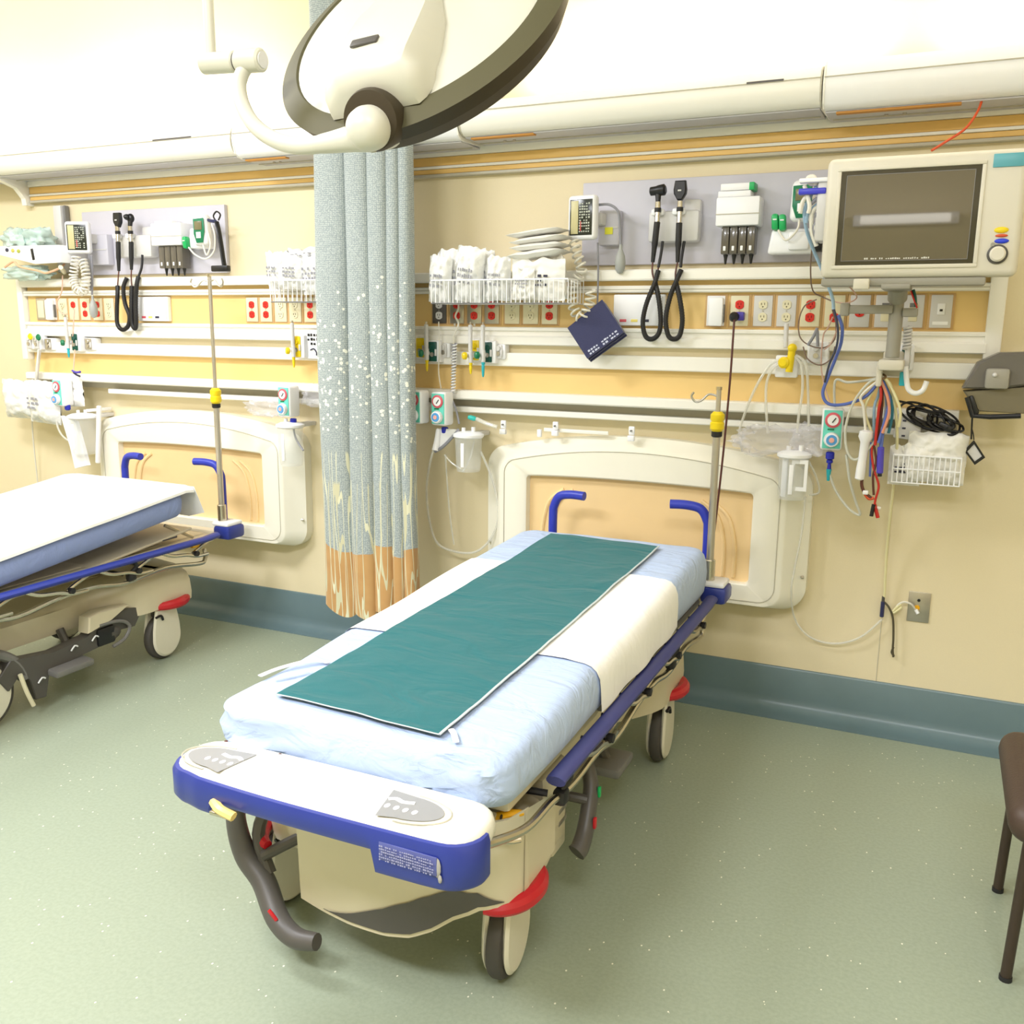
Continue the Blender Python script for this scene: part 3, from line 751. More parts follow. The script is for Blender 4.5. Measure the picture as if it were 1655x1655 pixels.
    q.tube([w(0.36, -1.60, 0.42), w(0.385, -1.62, 0.36), w(0.395, -1.66, 0.31), w(0.40, -1.70, 0.26), w(0.40, -1.735, 0.232), w(0.395, -1.75, .222)], lambda u: 0.020 + 0.006 * u, DGREY, 12, 6)
    q.cyl(w(0.30, -1.68, .34), w(0.39, -1.66, .33), .014, DGREY, 10)
    po = q.obj('side_pedal', t)
    q = MB().box(w(0.424, -1.690, 0.285), (0.008, 0.014, 0.03), RED, 0.002); q.box(w(0.414, -1.63, 0.345), (0.008, 0.012, 0.03), GRNB, 0.002); q.obj('colour_marks', po)
    q = MB(); q.box(w(0.30, -1.17, 0.20), (0.10, 0.16, 0.035), MGREY if not left else DGREY, 0.012); q.tube([w(.28, -1.17, .21), w(.24, -1.17, .28)], .018, DGREY, 8); q.obj('step_pedal', t)
    # --- head end: cross bar, corner blocks, push handles
    q = MB().box(w(0.02, -0.285, 0.540), (0.80, 0.06, 0.045), BEIGE, 0.014); q.obj('head_bar', t)
    for sx in (-1, 1):
        q = MB().box(w(0.01 + sx * 0.415, -0.285, 0.563), (0.105, 0.125, 0.070), BLUE, 0.018); co = q.obj('corner_block', t)
        q = MB().box(w(0.01 + sx * 0.405, -0.285, 0.605), (0.105, 0.115, 0.022), WHT, 0.010); q.obj('block_cap', co)
    for (x, d) in ((-0.290, 1), (0.375, -1)):
        q = MB().tube([w(x, -0.262, 0.56), w(x, -0.262, 0.80), w(x + d * .006, -0.264, 0.850), w(x + d * 0.032, -0.27, 0.892), w(x + d * 0.085, -0.28, 0.905), w(x + d * 0.150, -0.29, 0.905)], 0.0185, BLUEH, 14, 5)
        q.obj('push_handle', t)
    # --- telescopic infusion pole
    px_, py_ = 0.398, -0.30
    q = MB()
    q.cyl(w(px_, py_, 0.61), w(px_, py_, 0.70), 0.022, CHROME, 14, .004)
    q.cyl(w(px_, py_, 0.66), w(px_, py_, 1.23), 0.0145, STEEL, 14)
    q.cyl(w(px_, py_, 1.22), w(px_, py_, iv_h), 0.0095, STEEL, 12)
    q.cyl(w(px_, py_, iv_h), w(px_, py_, iv_h + .012), 0.012, CHROME, 10)
    io = q.obj('infusion_pole', t)
    q = MB().lathe(w(px_, py_, 1.205), (0, 0, 1), [(0.018, 0), (0.027, 0.012), (0.027, 0.035), (0.023, 0.04), (0.027, 0.046), (0.027, 0.066), (0.016, 0.078)], YEL, 20)
    q.lathe(w(px_, py_, 1.185), (0, 0, 1), [(0.017, 0), (0.021, 0.004), (0.021, 0.022)], BLACK, 16); q.obj('height_collar', io)
    for d in ((-1, 1) if left else (-1,)):
        z = iv_h - .025
        hp = [w(px_, py_, z), w(px_ + d * .035, py_ - .006, z + .008), w(px_ + d * .062, py_ - .012, z - .016), w(px_ + d * .085, py_ - .016, z - .022), w(px_ + d * .100, py_ - .02, z - .002), w(px_ + d * .092, py_ - .02, z + .014)]
        MB().tube(hp, 0.0042, STEEL, 8, 5).obj('hook', io)
    if left:
        # extra running gear seen on the bed's side: dark grey cover, slotted pedal plate, big guide wheel under its guard
        q = MB()
        def side(pts, x0, th, m): return q.prism([(p[0], p[1]) for p in pts], m, w(x0, 0, 0), (0, 1, 0), (0, 0, 1), (th, 0, 0), 0.004)
        side([(-0.80, .300), (-0.90, .312), (-1.05, .300), (-1.12, .250), (-1.30, .235), (-1.50, .262), (-1.56, .20), (-1.52, .14), (-1.46, .20), (-1.42, .15), (-1.40, .06), (-1.355, .055), (-1.33, .16), (-1.05, .185), (-0.98, .23), (-0.86, .22)], 0.30, 0.055, DGREY)
        q.obj('pedal_cover', t)
        q = MB().tube([w(.365, -1.07, .285), w(.368, -.96, .275), w(.368, -.905, .235), w(.366, -.935, .185), w(.362, -1.0, .165)], .008, MGREY, 8, 5)
        q.ball(w(.352, -1.0, .225), .045, DGREY, (.35, 1.3, .75)); q.box(w(.352, -1.03, .225), (.03, .10, .085), BLACK, .02); q.obj('brake_ring', t)
        q = MB().box(w(.36, -1.24, .155), (.10, .19, .03), MGREY, .008, rotm(ry=.1)); q.obj('foot_plate', t)
        q = MB().tube([w(.372, -1.475, .20), w(.374, -1.455, .12), w(.374, -1.43, .05)], .009, IVORY, 8, 4); q.obj('release_tab', t)
        for (y, z) in ((-1.20, .225), (-1.09, .235), (-1.37, .14)): MB().tube([w(.362, y - .02, z - .01), w(.362, y, z + .008), w(.362, y + .015, z)], .0035, WHT, 6, 2).obj('pedal_symbol', t)
        c = MB().tube([w(.30 + .03, -1.62 + .19 * math.cos(a), .145 + .17 * math.sin(a)) for a in [0.1 + i * .16 for i in range(14)]], .022, MGREY, 10, flat=1.2)
        co = c.obj('wheel_guard', t)
        ax = V(1, 0, 0); cc = w(0.29, -1.62, 0.145)
        MB().lathe(cc, ax, [(0.128, 0), (0.140, 0.004), (0.145, 0.012), (0.145, 0.036), (0.140, 0.044), (0.128, 0.048)], TYRE, 40).obj('tyre', co)
        MB().lathe(cc + ax * .046, ax, [(0.128, 0), (0.120, 0.008), (0.07, 0.014), (0.0005, 0.016)], MATS['wheel_cover_white'], 40).obj('wheel_cover', co)
        q = MB().prism([(-1.06, .345), (-1.12, .335), (-1.13, .265), (-1.00, .29), (-0.90, .335)], BEIGE, w(.30, 0, 0), (0, 1, 0), (0, 0, 1), (.07, 0, 0), .006); q.obj('side_flap', t)
    return t
GST = 'wheeled stretchers with blue bumpers'
stretcher(-1.165, 'wheeled hospital stretcher with white footboard and blue bumper in the middle of the room', GST, 1.365)
stretcher(-3.640, 'wheeled hospital stretcher at the left edge, left of the curtain, under a white sheet', GST, 1.815, True)

# ------------------------------------------------------------------ mattresses and linen
def mattress_surface(cx, hx, y0, y1, zb, zt, R, head, wr, seed, raise_b=None):
    # returns deform(x, y, z) and profile data for the mattress body
    def lift(y):
        a, b, h_ = head
        s_ = min(1.0, max(0.0, (y - a) / (b - a))); s_ = s_
        return h_ * s_
    def deform(x, y, z, k=1.0):
        # z in [zb, zt]; the whole section rides up with the head section
        f = (z - zb) / (zt - zb)
        d = lift(y) * (f if raise_b is None else 1.0)
        n1 = noise.noise(V(x * 5 + seed, y * 3, z * 9)) * wr
        n2 = 0.0
        if y < y0 + 0.20 and f < .92:      # gathered folds at the foot corners
            n2 = wr * 2.0 * math.sin(z * 105 + noise.noise(V(x * 4, y * 4, seed)) * 5) * max(0, 1 - abs(abs(x - cx) - hx + .14) / .22)
        return V(x + (n1 + n2 * .6) * (1 if x > cx else -1) * .6, y - n2 * .8, z + d + n1 * .5 * (1 if f > .9 else .5))
    return deform, lift
def mattress(name, label, cx, hx, y0, y1, zb, zt, R, head, wr, seed, m, raise_b=None, group=None):
    deform, lift = mattress_surface(cx, hx, y0, y1, zb, zt, R, head, wr, seed, raise_b)
    H = zt - zb
    lv = [(.05, zb + .001), (.016, zb + .004), (.004, zb + H * .15), (.0, zb + H * .35), (-.002, zb + H * .55), (.003, zb + H * .75), (.012, zb + H * .88), (.026, zb + H * .96), (.045, zt - .001), (.07, zt), (.11, zt + .001), (.16, zt + .002), (.21, zt + .003), (.27, zt + .003), (.33, zt + .003), (hx - .012, zt + .003)]
    vs = []; n = 0
    for ins, z in lv:
        P = rrect(hx - ins, y0 + ins, y1 - ins, max(.006, R - ins * .8), 10, 40, 16); n = len(P)
        vs += [deform(cx + x, y, z) for x, y in P]
    fs = [(i * n + k, i * n + (k + 1) % n, (i + 1) * n + (k + 1) % n, (i + 1) * n + k) for i in range(len(lv) - 1) for k in range(n)]
    fs += [tuple(range(n))[::-1], tuple((len(lv) - 1) * n + k for k in range(n))]
    o = MB().add(vs, fs, m).obj(name, None, 80); tag(o, label, 'mattress', group)
    def prof(s_):
        # 0 at the left lower edge .. 1 at the right lower edge, hugging the section
        pts = [(-hx, zb + H * .1), (-hx, zb + H * .55), (-hx + .002, zb + H * .75), (-hx + .012, zb + H * .90), (-hx + .030, zt - .002), (-hx + .055, zt + .001), (0, zt + .003), (hx - .055, zt + .001), (hx - .030, zt - .002), (hx - .012, zb + H * .90), (hx - .002, zb + H * .75), (hx, zb + H * .55), (hx, zb + H * .1)]
        return pts
    return deform, lift
GM = 'mattresses under blue fitted sheets'
dfR, liftR = mattress('mattress', 'stretcher mattress in a pale blue fitted sheet beneath the teal drape', -1.165, 0.404, -2.235, -0.315, 0.562, 0.69, 0.085, (-1.95, -0.35, 0.068), 0.012, 3.1, SHB, None, GM)
# white draw sheet across the bed, tucked down on both sides
def draw_sheet():
    cx, hx, zb, zt = -1.165, 0.404, 0.562, 0.69; H = zt - zb; o_ = 0.004
    base = [(-hx, zb + .012), (-hx, zb + H * .3), (-hx, zb + H * .55), (-hx + .003, zb + H * .75), (-hx + .012, zb + H * .88), (-hx + .026, zb + H * .96), (-hx + .045, zt - .001), (-hx + .07, zt)]
    pts = base + [(x, zt + .003) for x in (-.28, -.22, -.16, -.1, -.04, .02, .08, .14, .2, .26, .30)] + [(-x, z) for x, z in base[::-1]]
    cen = V(0, 0, zb + H * .5)
    def off(i):
        x, z = pts[i]; a = pts[max(i - 1, 0)]; b = pts[min(i + 1, len(pts) - 1)]
        tx, tz = b[0] - a[0], b[1] - a[1]; L = math.hypot(tx, tz); return x - tz / L * o_ , z + tx / L * o_
    ofs = [off(i) for i in range(len(pts))]
    n = len(pts) - 1; NV = 30
    def fn(u, v):
        x, z = ofs[round(u * n)]; y = -1.635 + v * 0.80 + .012 * math.sin(x * 5)
        p = dfR(cx + x, y, min(z, zt + .003)); p.z += max(0, z - zt - .003)
        p.x += (x - pts[round(u * n)][0]) * .6
        if u > .80 or u < .2: p.x += (1 if u > .5 else -1) * (.004 + .004 * math.sin(v * 17)) * (1 - (z - zb) / H)
        return p
    o = MB().grid(fn, n, NV, SHW).obj('draw_sheet'); tag(o, 'white draw sheet laid across the middle of the blue-sheeted mattress', 'sheet')
draw_sheet()
# teal drape along the bed with a pale hem
def drape():
    A = [V(-1.425, -2.147, 0), V(-0.949, -2.172, 0), V(-1.388, -0.449, 0), V(-0.933, -0.457, 0)]
    def fn(u, v, e=0.0105):
        p = (A[0] * (1 - u) + A[1] * u) * (1 - v) + (A[2] * (1 - u) + A[3] * u) * v
        q = dfR(p.x, p.y, 0.693)
        r = noise.noise(V(p.x * 6, p.y * 5, 1.7)) * .003 + noise.noise(V((p.x + p.y * .4) * 14, p.y * 16, 4.2)) * .0022
        return V(p.x, p.y, q.z + e + max(r, -.003))
    m = MB().grid(fn, 30, 90, SHG, thick=(0, 0, -0.0015)); o = m.obj('surgical_drape'); tag(o, 'teal green drape running lengthwise on top of the bed', 'drape')
    q = MB()
    q.tube([fn(1, i / 60) for i in range(61)], 0.004, mat('hem_grey', (190, 198, 198), .7), 6, flat=.5)
    q.tube([fn(i / 20, 0) for i in range(21)], 0.0025, MATS['hem_grey'], 6, flat=.5); 
    ho = q.obj('hem', o)
drape()
def straps():
    def P(x, y, e=.006): 
        q = dfR(x, y, .693); return V(x, y, q.z + e)
    t = MB().tube([P(-1.545, -2.06), P(-1.535, -1.99), P(-1.49, -1.93, .012), P(-1.455, -1.905), P(-1.44, -1.91)], 0.009, WHT, 6, 6, flat=.25)
    t.tube([P(-1.50, -2.06), P(-1.46, -2.00), P(-1.455, -1.985, .010), P(-1.44, -1.98)], 0.006, WHT, 6, 6, flat=.3)
    tag(t.obj('tie_strap'), 'white loose tie strap lying left of the teal drape near the foot of the bed', 'strap', 'white tie straps by the drape')
    t = MB().tube([P(-0.940, -2.135, .008), P(-0.925, -2.150, .008), P(-0.900, -2.185)], 0.008, WHT, 6, 6, flat=.25)
    tag(t.obj('tie_strap'), 'short white tie strap poking out at the near right corner of the teal drape', 'strap', 'white tie straps by the drape')
straps()
# left bed
dfL, liftL = mattress('mattress', 'stretcher mattress in a violet-blue sheet, raised at the head, at the left edge', -3.630, 0.405, -2.25, -0.545, 0.572, 0.70, 0.07, (-1.65, -0.545, 0.125), 0.006, 9.4, SHBD, 1, GM)
def left_sheet():
    cx, hx, zb, zt = -3.630, 0.405, 0.572, 0.70
    xs = [-.425, -.425, -.42, -.40, -.36, -.25, -.12, 0, .12, .25, .36, .395, .412, .414]
    zs = [-.09, -.04, -.01, .006, .012, .013, .014, .015, .014, .013, .012, .004, -.008, -.020]
    NX = len(xs) - 1; NV = 34
    def fn(u, v):
        i = round(u * NX); y = -2.26 + v * 1.75
        z = zt + zs[i] + liftL(min(y, -.56)) 
        if y > -0.56: z -= (y + .56) * .12
        return V(cx + xs[i], y, z + noise.noise(V(xs[i] * 3, y * 3, 2)) * .004)
    m = MB().grid(fn, NX, NV, SHW)
    # overhanging corner at the head end
    def fc(u, v):
        i = round(u * 8); x = cx + .414 - i * .1; y0_ = -.51 + .03 * v; z0 = zt + .008 + liftL(-.56) - .006
        return V(x + .01 * v, y0_ + .02 * v, z0 - v * (.135 + .03 * math.sin(u * 9)) * (1 if i < 8 else 1))
    m.grid(fc, 8, 6, SHW)
    tag(m.obj('bed_sheet'), 'white sheet spread over the raised mattress of the left bed', 'sheet')
left_sheet()

# ------------------------------------------------------------------ privacy curtain
def curtain():
    xa, xb, zb, zt = -2.565, -2.115, 0.262, 3.30
    N = 220
    fold = [0, .36, .60, .78, .89, 1.0]
    pts = []; L = 0; prev = None; us = []
    for i in range(N + 1):
        s_ = i / N
        j = max(k for k in range(5) if fold[k] <= s_ + 1e-9) if s_ < 1 else 4
        f = (s_ - fold[j]) / (fold[j + 1] - fold[j])
        amp = [.10, .095, .085, .07, .06][j]
        y = -0.30 - amp * max(0, math.sin(PI * f)) ** .62 + .01 * s_
        x = xa + (xb - xa) * s_ + [0.030, .026, .022, .016, .012][j] * math.sin(2 * PI * f) * -1
        p = V(x, y, 0)
        if prev is not None: L += (p - prev).length
        prev = p; pts.append(p); us.append(L)
    NZ = 60
    vs = []; uv = []
    for k in range(NZ + 1):
        t = k / NZ; z = zb + (zt - zb) * t
        for i, p in enumerate(pts):
            s_ = i / N; fl = 1 + .10 * (1 - t) ** 3
            dx = 0.010 * math.sin(z * 2.1 + s_ * 4) * (1 - t); dy = 0.010 * math.sin(z * 3 + s_ * 7) * (1 - t * .5)
            zz = z + (0.02 * math.sin(s_ * 21) + (.030 * abs(s_ - .3))) * (1 - t) ** 6
            xx = (xa + xb) / 2 + (p.x - (xa + xb) / 2) * fl + dx
            vs.append((xx, p.y + dy - .0 * t, zz)); uv.append((us[i], z))
    fs = [(k * (N + 1) + i, k * (N + 1) + i + 1, (k + 1) * (N + 1) + i + 1, (k + 1) * (N + 1) + i) for k in range(NZ) for i in range(N)]
    m = MB(); m.add(vs, fs, CURT); o = m.obj('privacy_curtain', None, 180)
    me = o.data; ul = me.uv_layers.new(name='UVMap')
    for lp in me.loops: ul.data[lp.index].uv = uv[lp.vertex_index]
    tag(o, 'grey-blue privacy curtain with white blossoms, cream stalks and golden hem between the beds', 'curtain')
    q = MB().box((-2.33, -1.9, 3.325), (0.035, 3.2, 0.03), STEEL, 0.004); tag(q.obj('curtain_track'), 'metal ceiling track carrying the grey-blue curtain', 'track')
curtain()

# ------------------------------------------------------------------ surgical light
def surgical_light():
    C = V(*(-1.0608, -2.0467, 2.2247))
    e1 = V(*(0.8236, 0.3183, 0.4695)); e2 = V(*(0.5640, -0.5470, -0.6186)); nn = V(*(-0.0599, -0.7742, 0.6300))
    e1.normalize(); nn = (nn - e1 * nn.dot(e1)).normalized(); e2 = (e2 - e1 * e2.dot(e1) - nn * e2.dot(nn)).normalized()
    R = 0.335
    t = thing('surgical_light', 'large round surgical light with white back and dark olive rim hanging over the right bed', 'lamp', (C.x, C.y, C.z))
    def L(a, b, c): return C + e1 * a + e2 * b + nn * c
    def polar(r, a, c): return L(r * math.cos(a), r * math.sin(a), c)
    seg = 96
    pr = [(.284, -.004), (.290, .004), (.310, -.001), (R, -.012), (.322, -.045), (.300, -.076), (.284, -.080), (.26, -.078)]
    q = MB(); vs = []; n = len(pr); o1 = []; o2 = []
    for k in range(seg):
        a = 2 * PI * k / seg
        for (r, c) in pr: vs.append(polar(r, a, c))
    for k in range(seg):
        k2 = (k + 1) % seg
        for i in range(n - 1): (o1 if i < 3 else o2).append((k * n + i, k2 * n + i, k2 * n + i + 1, k * n + i + 1))
    q.add(vs, o1, LAMPO); q.add(vs, o2, LAMPD); q.obj('rim', t, 12)
    q = MB(); q.lathe(L(0, 0, 0), nn, [(.288, -.006), (.286, .000), (.25, .016), (.16, .030), (.06, .036), (.001, .037)], LAMPW, 72); q.obj('back_shell', t)
    q = MB(); q.lathe(L(0, 0, 0), -nn, [(.290, .068), (.287, .074), (.12, .079), (.001, .079)], mat('lens_glass', (226, 232, 236), .1, coat=.5), 64); q.obj('lens', t)
    ha = math.radians(122); d = V(math.cos(ha), math.sin(ha), 0); s_ = V(-d.y, d.x, 0)
    def H(r, w_, c): return L(d.x * r + s_.x * w_, d.y * r + s_.y * w_, c)
    q = MB(); vs = []; fs = []
    secs = [(-.270, .060, .012, .020), (-.20, .068, .030, .044), (-.08, .074, .040, .058), (.02, .086, .045, .070), (.10, .116, .050, .084), (.17, .124, .052, .090), (.235, .122, .050, .090), (.272, .112, .040, .078), (.288, .10, .022, .05)]
    for (r, hw, c0, c1) in secs:
        vs += [H(r, -hw, .004), H(r, -hw * .97, c0), H(r, -hw * .80, c1), H(r, -hw * .2, c1 + .006), H(r, hw * .5, c1 + .003), H(r, hw * .93, c0), H(r, hw, .004)]
    for i in range(len(secs) - 1):
        for k in range(6): fs.append((i * 7 + k, i * 7 + k + 1, (i + 1) * 7 + k + 1, (i + 1) * 7 + k))
    fs += [tuple(range(7)), tuple((len(secs) - 1) * 7 + k for k in range(7))]
    q.add(vs, fs, LAMPW); q.obj('service_housing', t, 50)
    q = MB(); q.box(H(.205, .0, .098), (.062, .020, .006), DGREY, .006, Matrix((s_.x * e1 + s_.y * e2, d.x * e1 + d.y * e2, nn)).transposed()); q.obj('maker_plate', t)
    q = MB().tube([polar(R * .965, -.52 + i * .06, -.040) for i in range(9)], lambda u: 0.012 + .016 * math.sin(PI * min(1, max(0, u))) ** .5, LAMPW, 12); go = q.obj('grip', t)
    q = MB().tube([polar(R * .99, -.44 + i * .05, -.070) for i in range(8)], 0.004, CORG, 6); q.obj('grip_edge', go)
    hc = V(*(-1.0300, -2.290, 1.9620)); ax = V(0.16, -1, -0.30).normalized(); b_ = -ax
    q = MB().lathe(hc + b_ * .012 + V(0, 0, .013), ax, [(.040, -.07), (.056, -.066), (.0575, -.012), (.054, .0), (.040, .002)], LAMPD, 44); q.obj('hub_ring', t)
    q = MB().lathe(hc, ax, [(.040, -.06), (.0415, .0), (.0385, .016), (.028, .030), (.012, .037), (.001, .038)], LAMPW, 40); q.obj('hub_ball', t)
    q = MB().lathe(hc + b_ * .03, b_, [(.045, 0), (.047, .05), (.040, .075)], LAMPW, 28); q.obj('hub_neck', t)
    arm = [(-1.0350, -2.270, 1.9530), (-1.0810, -2.265, 1.9520), (-1.1460, -2.255, 1.9500), (-1.2210, -2.245, 1.9510), (-1.2910, -2.235, 1.9690), (-1.3500, -2.225, 2.0030), (-1.3880, -2.215, 2.0480), (-1.4000, -2.210, 2.0870), (-1.3930, -2.205, 2.1150), (-1.3800, -2.200, 2.1310)]
    q = MB().tube([V(*p) for p in arm], lambda u: 0.0185 - .004 * u if u > .25 else .0185 + .012 * (1 - u / .25), LAMPW, 16, 6); q.obj('arm', t)
    a0 = V(*(-1.5030, -2.200, 2.1440)); a1 = V(*(-1.3440, -2.200, 2.1360)); mid = a0 + (a1 - a0) * .58
    q = MB().cyl(a0, mid, 0.0215, LAMPW, 28, .004); q.cyl(mid, mid + (a1 - a0).normalized() * .003, .0195, DGREY, 24); q.cyl(mid + (a1 - a0).normalized() * .003, a1, 0.0235, LAMPW, 28, .004); jo = q.obj('joint', t)
    q = MB().cyl(a1, a1 + (a1 - a0).normalized() * .003, 0.016, WHTG, 24); q.obj('joint_cap', jo)
    pt = V(*(-1.4810, -2.200, 2.1460)); q = MB().cyl(pt, V(pt.x, pt.y, 3.34), 0.0115, LAMPW, 20); q.cyl(V(pt.x, pt.y, 3.30), V(pt.x, pt.y, 3.35), .09, LAMPW, 32, .01); q.obj('drop_tube', t)
surgical_light()

# ------------------------------------------------------------------ chair at the right edge
def chair():
    t = thing('side_chair', 'dark brown padded chair on round metal legs at the right edge', 'chair', (0.5, -1.25, 0))
    MB().box((0.495, -1.25, 0.428), (0.50, 0.53, 0.105), BROWN, 0.05, seg=5).obj('seat', t)
    q = MB().box((0.735, -1.25, 0.74), (0.06, 0.46, 0.34), BROWN, 0.028, rotm(ry=0.10), seg=5); q.obj('backrest', t)
    for (x, y, s) in ((0.284, -1.067, 1), (0.283, -1.480, 1), (0.72, -1.06, 0), (0.72, -1.44, 0)):
        top = (x + .012, y - (.0 if y > -1.2 else .01), 0.395) if s else (x + .02, y, 0.85)
        q = MB().tube([(x, y, 0.006), top], 0.0135, BROWNL, 14); lo = q.obj('leg', t)
        MB().cyl((x, y, 0.0), (x, y, 0.012), 0.0155, BLKR, 14).obj('foot_cap', lo)
    q = MB().cyl((0.30, -1.46, .372), (0.30, -1.07, .372), .011, BROWNL, 10); q.cyl((0.30, -1.07, .372), (0.72, -1.06, .372), .011, BROWNL, 10); q.cyl((0.30, -1.46, .372), (0.72, -1.44, .372), .011, BROWNL, 10)
    q.obj('frame', t)
chair()
# ------------------------------------------------------------------ things on the service wall
U = V(1, 0, 0); UP = V(0, 0, 1)
def wall_outlet(x, kind, label, group, z=1.664):
    t = thing('wall_outlet', label, 'outlet', (x, -0.068, z - .06), group); y = -0.068
    metal = kind.startswith('m_'); k = kind[2:] if metal else kind
    q = MB().box((x, y - .002, z), (0.088, 0.004, 0.128), mat('outlet_surround', (214, 176, 124), .5), .001)
    q.obj('surround', t)
    q = MB().box((x, y - .007, z), (0.072, 0.007, 0.118), {'dark': DGREY, 'cover': WHT, 'jack': WHTG, 'panel': STEEL}.get(k, STEEL if metal else (WHTG if k in ('switch', 'single', 'ivory2') else IVORY)), .003)
    q.obj('plate', t)
    yf = y - .0105
    if k in ('red', 'ivory', 'redtop', 'ivory2', 'dark', 'single', 'redlow'):
        zs = {'redtop': (.024,), 'single': (-.004,), 'redlow': (-.024,)}.get(k, (.024, -.024))
        for dz in zs:
            m = OREDM if k.startswith('red') or k == 'single' else (IVORY if k != 'dark' else WHTG)
            q = MB(); pts = []
            for i in range(24):
                a = 2 * PI * i / 24; pts.append((max(-.0165, min(.0165, .0195 * math.cos(a))), .0175 * math.sin(a)))
            q.prism(pts, m, (x, yf + .001, z + dz), (1, 0, 0), (0, 0, 1), (0, -.005, 0), .001)
            ro = q.obj('receptacle', t)
            q = MB(); sm = IVDARK if m is IVORY else (mat('outlet_slot_red', (120, 16, 14), .6) if m is OREDM else BLACK)
            for dx in (-.006, .006): q.box((x + dx, yf - .0045, z + dz + .003), (.0022, .0015, .008), sm)
            q.cyl((x, yf - .003, z + dz - .008), (x, yf - .0048, z + dz - .008), .0026, sm, 8)
            q.obj('slots', ro)
        q = MB().cyl((x, yf, z), (x, yf - .002, z), .003, STEEL, 8); q.obj('screw', t)
    elif k == 'switch':
        q = MB().box((x, yf, z - .004), (.030, .006, .066), IVORY, .003); so = q.obj('rocker', t); q = MB().box((x, yf - .003, z + .022), (.026, .003, .016), MGREY, .001); q.obj('indicator', so)
    elif k == 'jack':
        q = MB().box((x, yf, z + .008), (.026, .006, .040), WHT, .002); so = q.obj('insert', t)
        q = MB().box((x, yf - .0035, z + .004), (.010, .002, .008), BLACK); q.obj('socket', so)
        q = MB().box((x, yf, z - .042), (.052, .002, .012), WHT); q.obj('label_strip', t)
    elif k == 'cover':
        q = MB().box((x + .004, y - .022, z - .004), (.058, .028, .112), WHT, .008); q.obj('hood', t)
        q = MB().box((x + .035, y - .018, z - .01), (.006, .016, .07), MGREY, .002); q.obj('hinge', t)
    elif k == 'panel':
        q = MB().box((x, yf, z), (.05, .003, .095), IVORY, .002); q.obj('insert', t)
    return t
GO = 'outlets in the wall band of the right bay'; GOL = 'outlets in the wall band of the left bay'
RR = [(711, 'm_dark', 'dark grey outlet nearest the curtain, under the white basket of the right bay'), (739.6, 'm_red', 'red steel-plated outlet crossed by a white cord, second from the curtain, right bay'),
      (767.6, 'm_red', 'red steel-plated outlet, third from the curtain in the right bay'), (796, 'm_red', 'red steel-plated outlet, fourth from the curtain, just left of two ivory ones'),
      (828.5, 'ivory', 'ivory outlet under the white basket, left one of an adjoining pair'), (858.7, 'ivory', 'ivory outlet under the white basket, right one of an adjoining pair'),
      (889, 'red', 'red outlet on ivory plate at the right end of the white basket')]
for x_, k_, l_ in RR: pass
XR_ = [(-2.1070, -0.070, 1.6540)[0], (-2.0160, -0.070, 1.6540)[0], (-1.9280, -0.070, 1.6540)[0], (-1.8410, -0.070, 1.6550)[0], (-1.7420, -0.070, 1.6550)[0], (-1.6530, -0.070, 1.6550)[0], (-1.5640, -0.070, 1.6560)[0]]
for x_, (p_, k_, l_) in zip(XR_, RR): wall_outlet(x_, k_, l_, GO)
XS_ = [(-0.8450, -0.070, 1.6630)[0], (-0.7510, -0.070, 1.6630)[0], (-0.6600, -0.070, 1.6630)[0], (-0.5700, -0.070, 1.6630)[0], (-0.4810, -0.070, 1.6610)[0], (-0.3920, -0.070, 1.6620)[0], (-0.3020, -0.070, 1.6620)[0], (-0.2120, -0.070, 1.6620)[0], (-0.1170, -0.070, 1.6620)[0], (-0.0230, -0.070, 1.6630)[0]]
SS = [('cover', 'white hooded wall outlet just right of the coiled otoscope cords'), ('redtop', 'outlet with red upper socket and purple plug in its lower socket'), ('ivory2', 'ivory duplex outlet on grey plate beside the purple plug'),
      ('ivory2', 'ivory duplex outlet on grey plate, second to the right of the purple plug'), ('red', 'outlet with two red sockets behind the thin hanging wire loop'), ('redlow', 'outlet with one red socket hidden behind the blue cable'),
      ('single', 'grey outlet with a single red socket under the monitor'), ('switch', 'ivory rocker switch left of the monitor post'), ('switch', 'ivory rocker switch partly hidden by the monitor post'), ('jack', 'white telephone jack plate, last of the row on the right')]
for x_, (k_, l_) in zip(XS_, SS): wall_outlet(x_, k_, l_, GO)
LL = [('panel', 'steel outlet plate with ivory insert, first at the left end of the left bay'), ('cover', 'blank ivory outlet box, second from the left end of the left bay'), ('ivory', 'ivory outlet behind the drooping cord in the left bay'),
      ('redtop', 'outlet with a red upper socket, left of the grey squeeze bulb'), ('red', 'red outlet half hidden by the grey squeeze bulb'), ('red', 'red outlet just right of the grey squeeze bulb'), ('ivory', 'ivory outlet left of the black coiled cords')]
XL_ = [(-4.6910, -0.070, 1.6630)[0], (-4.6060, -0.070, 1.6630)[0], (-4.5180, -0.070, 1.6630)[0], (-4.4310, -0.070, 1.6600)[0], (-4.3420, -0.070, 1.6600)[0], (-4.2480, -0.070, 1.6600)[0], (-4.1620, -0.070, 1.6570)[0]]
for x_, (k_, l_) in zip(XL_, LL): wall_outlet(x_, k_, l_, GOL)
L2 = [('red', 'red outlet, leftmost under the short basket beside the curtain'), ('red', 'red outlet, second from left under the short basket beside the curtain'), ('ivory', 'ivory outlet, third from left beneath the short wire basket'),
      ('ivory', 'ivory outlet, fourth from left beneath the short wire basket'), ('red', 'red outlet behind the short basket, right of two ivory ones'), ('red', 'red outlet half covered by the left curtain edge')]
